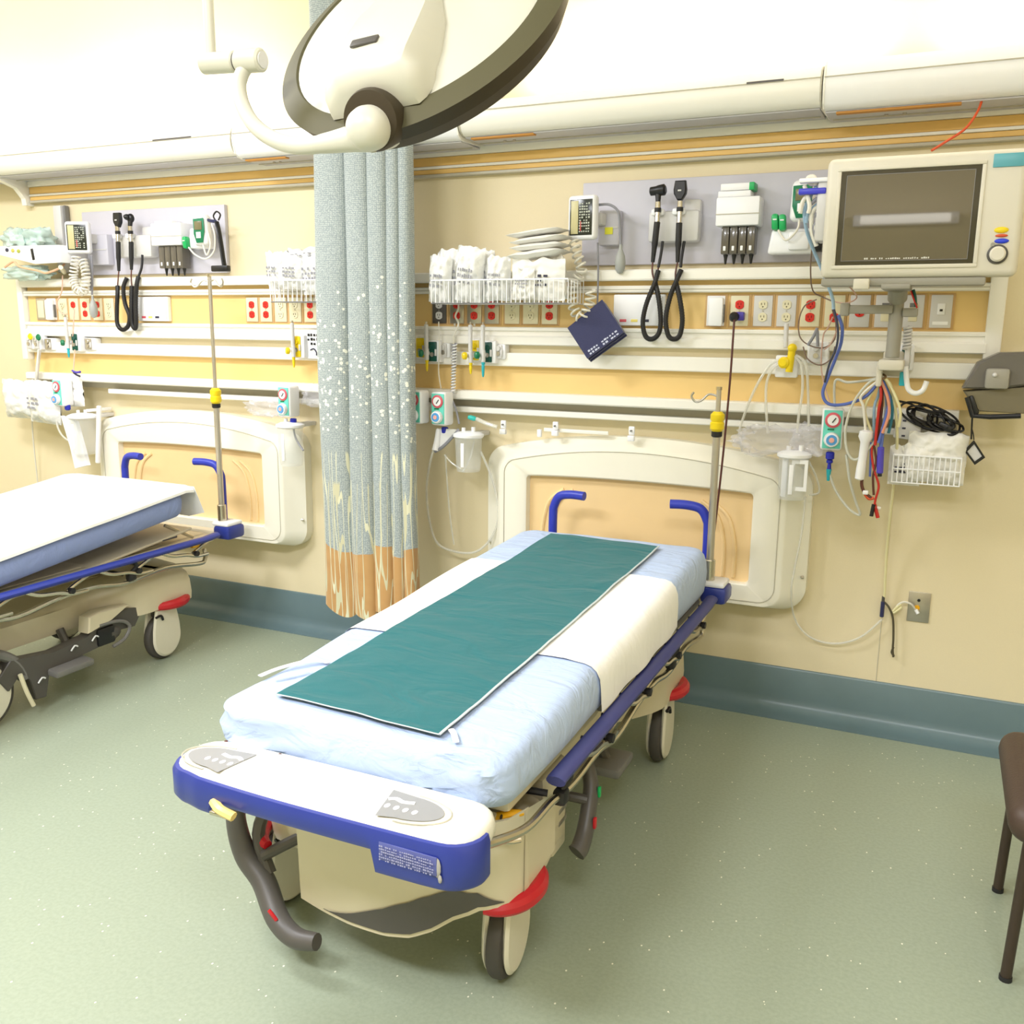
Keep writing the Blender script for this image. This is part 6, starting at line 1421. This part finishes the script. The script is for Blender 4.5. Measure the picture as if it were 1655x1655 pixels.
# ------------------------------------------------------------------ patient monitor on its arm
def monitor():
    yM = -0.50
    a = V(*(-0.4070, -0.500, 2.1380)); xl = -0.405; xr = 0.185; zt = 2.148; zb_ = 1.765
    t = thing('patient_monitor', 'large beige patient monitor with dark reflective screen at the upper right', 'monitor', ((xl + xr) / 2, yM, zb_))
    xc, zc = (xl + xr) / 2, (zt + zb_) / 2
    MB().box((xc, yM + .035, zc), (xr - xl, .075, zt - zb_), MONB, .022, None, 4).obj('casing', t)
    MB().box((xc, yM + .10, zc), ((xr - xl) * .8, .08, (zt - zb_) * .8), MONB, .03, None, 3).obj('rear_cover', t)
    sx0, sx1, sz0, sz1 = -0.358, 0.057, 1.806, 2.104
    # bezel lip round the screen
    q = MB(); m_ = .012
    for (x0, x1, z0, z1) in ((sx0 - m_, sx1 + m_, sz1, sz1 + m_), (sx0 - m_, sx1 + m_, sz0 - m_, sz0), (sx0 - m_, sx0, sz0, sz1), (sx1, sx1 + m_, sz0, sz1)):
        q.box(((x0 + x1) / 2, yM - .0045, (z0 + z1) / 2), (x1 - x0, .006, z1 - z0), MONB, .002)
    q.obj('bezel_lip', t)
    so = MB().box(((sx0 + sx1) / 2, yM - .0025, (sz0 + sz1) / 2), (sx1 - sx0, .002, sz1 - sz0), GLASSB).obj('screen', t)
    MB().box(((sx0 + sx1) / 2, yM - .0042, (sz0 + sz1) / 2), (sx1 - sx0 - .034, .001, sz1 - sz0 - .026), GLASSD).obj('glass', so)
    q = MB(); lm = mat('screen_line', (130, 130, 134), .3)
    for (x0, x1, z0, z1) in ((sx0 + .017, sx1 - .017, sz1 - .0145, sz1 - .013), (sx0 + .017, sx1 - .017, sz0 + .013, sz0 + .0145), (sx0 + .017, sx0 + .0185, sz0 + .013, sz1 - .013), (sx1 - .0185, sx1 - .017, sz0 + .013, sz1 - .013)):
        q.box(((x0 + x1) / 2, yM - .0049, (z0 + z1) / 2), (x1 - x0, .0008, z1 - z0), lm)
    q.glyphs((sx0 + .09, yM - .0048, sz0 + .0255), U, UP, 30, 1, .20, .009, mat('screen_text', (212, 210, 204), .4), (0, -1, 0), 5, .0006); q.obj('screen_text', so)
    q = MB().box((0.128, yM - .004, 2.112), (.085, .006, .040), mat('corner_teal', (96, 172, 186), .35), .002); q.obj('corner_badge', t)
    q = MB().ball((0.128, yM - .004, 1.905), .016, YEL, (1.3, .35, .6)); q.obj('yellow_button', t)
    q = MB().ball((0.130, yM - .004, 1.888), .014, CORG, (1.3, .3, .35)); q.obj('orange_button', t)
    q = MB().ball((0.132, yM - .004, 1.872), .016, mat('button_blue', (40, 66, 220), .3), (1.3, .35, .5)); q.obj('blue_button', t)
    q = MB().cyl((0.108, yM - .002, 1.862), (0.108, yM - .010, 1.862), .006, MONS, 12); q.obj('small_knob', t)
    q = MB().lathe((0.124, yM - .001, 1.832), (0, -1, 0), [(.030, 0), (.030, .006), (.026, .008)], DGREY, 28); ko = q.obj('dial_ring', t)
    MB().lathe((0.124, yM - .008, 1.832), (0, -1, 0), [(.023, 0), (.023, .014), (.018, .018)], MONB, 28).obj('dial_knob', ko)
    q = MB().box((-.15, yM + .05, 1.752), (.50, .09, .026), MONS, .006); q.box((-.27, yM + .0, 1.745), (.05, .03, .035), MONB, .005); q.obj('base_plate', t)
    # side block of sockets with cables on the left
    q = MB().box((-.415, yM + .10, 1.99), (.05, .10, .20), WHTG, .012); q.box((-.455, yM + .06, 2.055), (.09, .03, .02), mat('plug_blue', (60, 62, 200), .35), .004); q.box((-.45, yM + .06, 2.09), (.10, .04, .014), WHT, .004); q.obj('module_rack', t)
monitor()
t = thing('wall_bracket', 'beige upright post and rail clamp carrying the monitor', 'bracket', (-0.1690, -0.200, 1.4490))
xa_ = (-0.1640, -0.300, 1.6250)[0]
q = MB().cyl((xa_, -.30, 1.50), (xa_, -.30, 1.72), .0235, MONS, 20, .003); q.cyl((xa_, -.30, 1.70), (xa_, -.34, 1.745), .032, MONS, 20, .004); q.box((xa_, -.40, 1.737), (.09, .20, .018), MONS, .005); q.obj('post', t)
z_ = (-0.2620, -0.320, 1.6660)[2]
q = MB().box((xa_ - .085, -.32, z_), (.15, .03, .030), MONS, .006); q.box((xa_ - .168, -.32, z_), (.030, .04, .045), MONS, .006); q.box((xa_ + .045, -.31, z_ - .01), (.05, .03, .030), MONS, .006); q.obj('side_arm', t)
q = MB().box((xa_ - .002, -.24, 1.475), (.085, .15, .040), MONB, .010); q.box((xa_ - .04, -.22, 1.44), (.020, .12, .09), MONB, .008); q.box((xa_ - .002, -.145, 1.475), (.07, .06, .09), MONB, .008); q.obj('clamp', t)
q = MB().tube([(xa_ + .045, -.25, 1.47), (xa_ + .052, -.25, 1.42), (xa_ + .062, -.25, 1.388), (xa_ + .085, -.25, 1.376), (xa_ + .108, -.25, 1.388), (xa_ + .118, -.25, 1.42)], .009, WHT, 10, 6); q.obj('cable_hook', t)
q = MB().box((xa_ + .045, -.20, 1.50), (.018, .03, .09), WHTG, .004); q.box((xa_ + .038, -.24, 1.425), (.022, .014, .05), TEAL, .004); coil(q, [V(xa_ + .04, -.24, 1.61), V(xa_ + .043, -.24, 1.53)], .012, .005, WHTG, 7); q.obj('socket_block', t)
q = MB().tube([(-0.1120, -0.420, 1.7290), (-0.1040, -0.420, 1.7050), (-0.1000, -0.420, 1.6730)], .010, GRND, 8, 4, flat=.5); q.tube([(-0.1190, -0.425, 1.7250), (-0.1070, -0.425, 1.6970), (-0.0950, -0.425, 1.6690)], .006, CRED, 8, 4, flat=.5); tag(q.obj('red_green_tag'), 'red and green tag hanging right of the monitor post', 'tag')

# cables around the monitor
tubeset('monitor_cable', 'light blue cable swooping from the monitor side down past the outlets', [[(-0.4460, -0.420, 2.0760), (-0.4780, -0.420, 2.0070), (-0.4760, -0.400, 1.9480), (-0.4530, -0.360, 1.8780), (-0.4140, -0.340, 1.7940), (-0.3780, -0.330, 1.7090), (-0.3700, -0.330, 1.6660)], [(-0.4390, -0.420, 2.0160), (-0.4680, -0.420, 1.9860), (-0.4730, -0.410, 1.9570)]], CLBL, .0062)
tubeset('monitor_cable', 'violet-blue cable running from the post arm down to the cable bundle', [[(-0.3520, -0.330, 1.6450), (-0.3380, -0.310, 1.6020), (-0.3410, -0.280, 1.5470), (-0.3600, -0.240, 1.4900), (-0.3830, -0.220, 1.4210), (-0.3970, -0.220, 1.3630), (-0.3760, -0.220, 1.3250), (-0.3240, -0.220, 1.3230), (-0.2600, -0.230, 1.3470), (-0.2240, -0.240, 1.3820), (-0.2020, -0.240, 1.4230)]], CBLUE, .0062)
tubeset('monitor_cable', 'dark slate cable from the side arm curving beside the hanging wires', [[(-0.3680, -0.335, 1.6660), (-0.3520, -0.315, 1.6010), (-0.3540, -0.290, 1.5360), (-0.3790, -0.250, 1.4680), (-0.3920, -0.230, 1.4030)]], mat('cable_slate', (66, 70, 90), .5), .004)
tubeset('monitor_cable', 'white cables looped beside the left edge of the monitor', [[(-0.4170, -0.420, 2.0910), (-0.4610, -0.430, 2.0800), (-0.4750, -0.430, 2.1010), (-0.4550, -0.430, 2.1030), (-0.4490, -0.430, 2.0750)], [(-0.4150, -0.420, 2.0650), (-0.4590, -0.430, 2.0560), (-0.4860, -0.430, 2.0260), (-0.4930, -0.430, 1.9860)], [(-0.4110, -0.420, 2.0100), (-0.4490, -0.430, 1.9950), (-0.4520, -0.420, 1.9310), (-0.4320, -0.420, 1.8770)], [(-0.4130, -0.420, 1.9840), (-0.4320, -0.430, 1.9530), (-0.4380, -0.430, 1.9290), (-0.4130, -0.420, 1.9030)], [(-0.4850, -0.430, 2.0770), (-0.4630, -0.440, 2.0140), (-0.4650, -0.440, 1.9840)]], CWHT, .0072)
tubeset('monitor_cable', 'grey clip-on leads bunched beside the left edge of the monitor', [[(-0.4410, -0.440, 1.9830), (-0.4220, -0.440, 1.9480), (-0.4280, -0.440, 1.9120)], [(-0.4150, -0.430, 1.9730), (-0.4430, -0.430, 1.9420), (-0.4270, -0.430, 1.8880)], [(-0.4110, -0.420, 2.0380), (-0.4410, -0.430, 2.0310), (-0.4640, -0.430, 2.0110)]], CGRY, .0065)
tubeset('wire_loop', 'thin wires hanging in a round loop in front of the red outlets', [[(-0.4630, -0.300, 1.8820), (-0.4640, -0.280, 1.7980), (-0.4560, -0.240, 1.7340), (-0.4220, -0.220, 1.7120), (-0.3830, -0.250, 1.6960)], [(-0.4460, -0.200, 1.7040), (-0.4890, -0.190, 1.6800), (-0.5070, -0.180, 1.6230), (-0.4980, -0.180, 1.5660), (-0.4630, -0.180, 1.5370), (-0.4130, -0.180, 1.5280), (-0.3760, -0.180, 1.5560), (-0.3720, -0.190, 1.6130), (-0.3860, -0.220, 1.6680)], [(-0.4860, -0.170, 1.5310), (-0.4670, -0.170, 1.4860), (-0.4210, -0.170, 1.4640), (-0.3830, -0.170, 1.4880), (-0.3700, -0.180, 1.5340)]], mat('wire_brown', (128, 106, 92), .5), .0026)
tubeset('wire_loop', 'thin pinkish wires crossing above the white gas outlet', [[(-0.3850, -0.250, 1.6960), (-0.3340, -0.270, 1.6890), (-0.2980, -0.300, 1.7090), (-0.3220, -0.360, 1.7450)], [(-0.3740, -0.300, 1.6400), (-0.3920, -0.260, 1.6010), (-0.4110, -0.220, 1.5670), (-0.4140, -0.160, 1.4410), (-0.3730, -0.160, 1.3140)], [(-0.3660, -0.300, 1.6560), (-0.3580, -0.280, 1.6010), (-0.3820, -0.220, 1.5450), (-0.4080, -0.180, 1.5220)]], mat('wire_pink', (214, 176, 160), .5), .0026)
tubeset('clip_lead', 'grey and brown clip hanging in the middle of the wire loop', [[(-0.4670, -0.185, 1.5370), (-0.4480, -0.190, 1.5710), (-0.4370, -0.190, 1.6010)], [(-0.4370, -0.190, 1.5920), (-0.4310, -0.185, 1.5330)]], CGRY, .006)
tubeset('monitor_cable', 'pale grey cable running left from the bundle along the maple panel', [[(-0.1980, -0.240, 1.4280), (-0.2520, -0.180, 1.4120), (-0.3190, -0.140, 1.4010), (-0.3650, -0.130, 1.4040), (-0.3590, -0.130, 1.3010)]], mat('cable_pale', (206, 206, 194), .45), .0048)
# hanging bundle of leads
cols = [(CWHT, 'white'), (CLBL, 'light blue'), (CRED, 'red'), (CBRN, 'brown'), (CGRY, 'grey'), (CBLUE, 'blue'), (CYEL, 'cream'), (mat('cable_salmon', (222, 150, 120), .45), 'salmon'), (mat('cable_teal', (50, 120, 140), .45), 'teal')]
top = V(*(-0.1960, -0.240, 1.4230))
loops = [((-0.2480, -0.240, 1.3140), (-0.2300, -0.240, 1.1970), (-0.2600, -0.240, 1.3590), 0), ((-0.2440, -0.230, 1.3020), (-0.2120, -0.230, 1.2240), (-0.2310, -0.230, 1.3590), 6), ((-0.2130, -0.220, 1.3140), (-0.2050, -0.220, 1.1890), (-0.2040, -0.220, 1.3600), 1), ((-0.1960, -0.250, 1.3060), (-0.1980, -0.250, 1.1820), (-0.1920, -0.250, 1.3620), 2),
         ((-0.1870, -0.240, 1.2940), (-0.1920, -0.240, 1.1990), (-0.1890, -0.240, 1.3610), 3), ((-0.1740, -0.220, 1.2930), (-0.1830, -0.220, 1.2070), (-0.1790, -0.220, 1.3610), 4), ((-0.1670, -0.250, 1.3070), (-0.1870, -0.250, 1.1920), (-0.1650, -0.250, 1.3590), 5), ((-0.1600, -0.260, 1.3020), (-0.1760, -0.260, 1.2290), (-0.1710, -0.260, 1.3630), 7), ((-0.1500, -0.230, 1.2910), (-0.1570, -0.230, 1.2270), (-0.1590, -0.230, 1.3510), 8)]
for (mid, end, hi, ci) in loops:
    m, nm = cols[ci]; o_ = V(random.uniform(-.006, .006), random.uniform(-.008, .008), 0)
    q = MB().tube([top + o_, V(*hi), V(*mid), V(*end)], .0052, m, 8, 8)
    tag(q.obj('lead_wire'), nm + ' lead wire in the bundle hanging below the monitor clamp', 'cable', 'lead wires hanging below the monitor clamp')
q = MB().tube([top + V(-.012, -.01, .01), top + V(0, -.02, .0), top + V(.014, -.01, .008), top + V(0, .01, .016)], .004, mat('tie_brown', (130, 104, 70), .5), 8, 5, closed=True); tag(q.obj('cable_tie'), 'brown tie holding the bundle of lead wires together', 'tie')
tubeset('looped_cable', 'pale cable making a big loop left of the lead wires and hanging to a point', [[top, (-0.2360, -0.240, 1.4090), (-0.2840, -0.240, 1.3350), (-0.3050, -0.240, 1.2430), (-0.2960, -0.240, 1.1630), (-0.2720, -0.240, 1.1250), (-0.2420, -0.240, 1.1370), (-0.1980, -0.240, 1.1990)], [(-0.2960, -0.230, 1.1390), (-0.2780, -0.220, 1.0450), (-0.2520, -0.200, 0.9620), (-0.2330, -0.190, 0.9090), (-0.2750, -0.180, 0.9270), (-0.3250, -0.170, 0.9860), (-0.3520, -0.170, 1.0440), (-0.3580, -0.170, 1.0630)]], mat('cable_pale', (206, 206, 194), .45), .0048)
tubeset('looped_cable', 'cream cables falling right of the lead wires down the wall', [[top + V(.01, 0, 0), (-0.1620, -0.240, 1.3960), (-0.1380, -0.220, 1.2950), (-0.1270, -0.200, 1.2030), (-0.1260, -0.140, 1.0810), (-0.1300, -0.100, 0.9310), (-0.1330, -0.060, 0.7770), (-0.1300, -0.040, 0.6480), (-0.1270, -0.030, 0.5570)], [top + V(.015, 0, 0), (-0.1450, -0.250, 1.3640), (-0.1230, -0.250, 1.3090), (-0.1250, -0.240, 1.2530)]], CYEL, .0052)
t = thing('hand_control', 'white hand-held probe hanging under the lead wires', 'probe', (-0.2350, -0.240, 1.0630), None)
q = MB().lathe((-0.2320, -0.240, 1.2240), (-.06, 0, -1), [(.010, -.012), (.024, -.006), (.026, .014), (.016, .034), (.015, .10), (.017, .13), (.017, .17), (.010, .175)], WHT, 18); q.obj('body', t)
q = MB().tube([(-0.2340, -0.240, 1.0610), (-0.2320, -0.240, 1.0280), (-0.2190, -0.240, 1.0020), (-0.1960, -0.240, 0.9850)], .006, CBRN, 8, 4); q.box((-0.2170, -0.245, 1.0050), (.020, .014, .016), WHT, .004); q.obj('cord_end', t)
q = MB().cyl((-0.1780, -0.240, 1.1770), (-0.1740, -0.240, 1.0790), .012, PURP, 14, .003); q.cyl((-0.1780, -0.240, 1.1770), (-0.1770, -0.240, 1.2270), .007, CBLUE, 10); q.cyl((-0.1740, -0.240, 1.0790), (-0.1730, -0.240, 1.0680), .008, BLACK, 10); tag(q.obj('purple_connector'), 'purple cylindrical connector in front of the low right basket', 'connector')
t = thing('clip_leads', 'red and black electrode clips at the lowest end of the lead wires', 'clips', (-0.1790, -0.240, 0.9090))
q = MB().tube([(-0.2080, -0.240, 1.1850), (-0.2070, -0.240, 1.1460), (-0.1940, -0.240, 1.0890), (-0.1740, -0.240, 1.0330), (-0.1810, -0.240, 0.9790), (-0.1820, -0.240, 0.9460)], .0042, CRED, 8, 6); q.tube([(-0.2040, -0.240, 1.1850), (-0.1900, -0.240, 1.1240), (-0.1960, -0.240, 1.0660), (-0.1880, -0.240, 0.9970)], .0042, CBRN, 8, 6); q.tube([(-0.2190, -0.240, 0.9990), (-0.2040, -0.240, 0.9820), (-0.1870, -0.240, 0.9860)], .006, CORG, 8, 4); q.tube([(-0.2130, -0.235, 1.1910), (-0.2100, -0.235, 1.1330), (-0.2070, -0.235, 1.0640)], .0042, CBLUE, 8, 4); q.obj('wires', t)
for p0, p1, m in (((-0.1830, -0.240, 0.9630), (-0.1670, -0.240, 0.9130), CRED), ((-0.1850, -0.245, 0.9630), (-0.1900, -0.245, 0.9180), CBLK), ((-0.1780, -0.235, 0.9510), (-0.1610, -0.235, 0.9470), CWHT)):
    q = MB().tube([p0, p1], lambda u: .007 + .003 * math.sin(PI * u), m, 8, 0); q.tube([p0, lerp(p0, p1, .5), p1], .006, m, 8); q.obj('clip', t)
# wall plate with plug and trailing cords
t = thing('wall_plate', 'steel wall plate low on the right wall with a small white plug', 'outlet', (0.0060, -0.000, 0.4650)); xp, zp = 0.0, (0.0010, -0.004, 0.5260)[2]; xp = (0.0010, -0.004, 0.5260)[0]
MB().box((xp, -.003, zp), (.080, .006, .122), STEEL, .002).obj('plate', t); MB().cyl((xp - .002, -.005, zp + .028), (xp - .002, -.010, zp + .028), .006, BLACK, 12).obj('socket', t); MB().cyl((xp - .006, -.005, zp - .002), (xp - .006, -.012, zp - .002), .010, AMB, 14).obj('jack', t)
q = MB().tube([(-0.0110, -0.020, 0.5190), (-0.0260, -0.030, 0.5400), (-0.0520, -0.030, 0.5470), (-0.0730, -0.030, 0.5330), (-0.0850, -0.025, 0.5080)], .004, CWHT, 8, 5); q.cyl((-0.0090, -0.015, 0.5180), (0.0010, -0.020, 0.5030), .007, WHT, 10); tag(q.obj('plug_cord'), 'short white plug cord bending out of the steel wall plate', 'cord')
q = MB().cyl((-0.1300, -0.030, 0.5380), (-0.1300, -0.030, 0.4740), .008, NAVY, 12, .002); q.cyl((-0.1300, -0.030, 0.5590), (-0.1300, -0.030, 0.5380), .006, DGREY, 10); tag(q.obj('cord_connector'), 'small navy connector hanging left of the steel wall plate', 'connector')
tubeset('short_cord', 'dark curled cord hanging left of the steel wall plate', [[(-0.1260, -0.030, 0.5370), (-0.1060, -0.030, 0.5160), (-0.0880, -0.030, 0.4730), (-0.0800, -0.030, 0.3970), (-0.0780, -0.030, 0.3450), (-0.0730, -0.030, 0.3150)], [(-0.0760, -0.030, 0.3560), (-0.0810, -0.030, 0.3340), (-0.0710, -0.030, 0.3200)]], mat('cord_olive', (84, 76, 56), .5), .0042)
tubeset('short_cord', 'clear and yellow cord ends left of the steel wall plate', [[(-0.0910, -0.030, 0.5030), (-0.0770, -0.030, 0.5230), (-0.0640, -0.030, 0.5370)], [(-0.0880, -0.030, 0.4960), (-0.0710, -0.030, 0.5130), (-0.0590, -0.030, 0.5250)]], CYEL, .005)
# orange wire dropping from the light housing
tubeset('orange_wire', 'orange wire slanting down from the light housing behind the monitor', [[(0.0400, -0.200, 2.3610), (0.0290, -0.220, 2.3150), (-0.0030, -0.260, 2.2560), (-0.0550, -0.320, 2.2100), (-0.0970, -0.360, 2.1770)]], CORG, .0042)
# dark cord and plug from the purple plug down along the right infusion pole
q = MB().tube([(-0.7580, -0.130, 1.6310), (-0.7550, -0.150, 1.5980), (-0.7510, -0.180, 1.4320), (-0.7530, -0.200, 1.2400), (-0.7580, -0.220, 1.0450), (-0.7640, -0.240, 0.8730), (-0.7710, -0.250, 0.7230), (-0.7700, -0.240, 0.6180)], .0042, mat('cord_maroon', (84, 36, 30), .5), 8, 6); q.lathe((-0.7630, -0.110, 1.6410), (0, -1, -.3), [(.016, -.01), (.020, .0), (.016, .02), (.008, .03)], BLACK, 14); q.box((-0.7440, -0.095, 1.6430), (.034, .03, .034), mat('plug_violet', (72, 60, 168), .35), .005)
tag(q.obj('power_cord'), 'dark maroon power cord with violet and black plug running down beside the right infusion pole', 'cord')
# dark device at the right edge
t = thing('barcode_scanner', 'dark grey angular device on a black bracket at the right edge', 'device', (0.1670, -0.200, 1.3040))
q = MB().prism([(-.085, -.02), (-.045, .070), (.02, .105), (.12, .110), (.12, .0), (.03, -.02)], mat('device_grey', (108, 104, 98), .32), (0.1540, -0.250, 1.4180), (1, 0, 0), (0, 0, 1), (0, .13, 0), .010); q.obj('cover', t)
q = MB().prism([(-.080, -.03), (.12, -.005), (.12, -.10), (-.03, -.098)], mat('device_taupe', (120, 112, 90), .35), (0.1540, -0.240, 1.4180), (1, 0, 0), (0, 0, 1), (0, .10, 0), .008); q.obj('body', t)
q = MB().tube([(0.0880, -0.250, 1.3690), (0.1110, -0.250, 1.3050), (0.1650, -0.250, 1.3040), (0.2590, -0.250, 1.3120)], .009, BLACK, 8, 0); q.box((0.1100, -0.235, 1.3410), (.020, .03, .07), BLACK, .006, rotm(ry=-.4)); q.obj('bracket', t)
q = MB().box((0.1740, -0.262, 1.4360), (.075, .02, .07), MONS, .016); q.ball((0.1650, -0.275, 1.4490), .008, WHTG); q.obj('sensor', t)
q = MB().tube([(0.1120, -0.200, 1.3270), (0.1130, -0.190, 1.2830), (0.1170, -0.180, 1.2160)], .003, CBLK, 6, 4); q.obj('strap', t)
# framed opposite wall light, lit tube seen mirrored in the monitor
t = thing('wall_tube_light', 'long lit tube light on the wall behind the viewer, seen only as the screen reflection', 'light fixture', (-0.52, -6.2, 2.55))
MB().box((-0.41, -6.165, 2.53), (.85, .05, .10), WHT, .01).obj('housing', t); MB().cyl((-0.77, -6.12, 2.53), (-0.05, -6.12, 2.53), .036, LED, 20, .01).obj('tube', t)

# ------------------------------------------------------------------ lights
def area(name, loc, size, power, color=(1, 1, 1), rot=(0, 0, 0), sy=None):
    l = bpy.data.lights.new(name, 'AREA'); l.energy = power; l.color = color; l.size = size
    if sy: l.shape = 'RECTANGLE'; l.size_y = sy
    o = bpy.data.objects.new(name, l); COL.objects.link(o); o.location = loc; o.rotation_euler = rot; return o
WARM = (1.0, 0.975, 0.93); COOL = (0.97, 0.98, 1.04)
for i, x in enumerate((-5.2, -3.7, -1.0, 0.6)):
    area('uplight_%d' % i, (x, -0.15, 2.53), 1.3, 14, WARM, (PI, 0, 0), .10)
for i, (x, y, p) in enumerate(((-3.4, -2.3, 96), (-1.9, -4.4, 132), (-5.2, -2.4, 48), (0.4, -4.2, 66))):
    area('ceiling_panel_%d' % i, (x, y, 3.32), 1.2, p, COOL, (0, 0, 0), .6)
w_ = bpy.data.worlds.new('world'); scene.world = w_; w_.use_nodes = True
w_.node_tree.nodes['Background'].inputs['Color'].default_value = (1, 1, 1, 1); w_.node_tree.nodes['Background'].inputs['Strength'].default_value = 0.3
scene.view_settings.view_transform = 'Standard'; scene.view_settings.look = 'None'; scene.view_settings.exposure = 0.0
scene.cycles.use_denoising = True
scene.cycles.max_bounces = 6; scene.cycles.transparent_max_bounces = 12
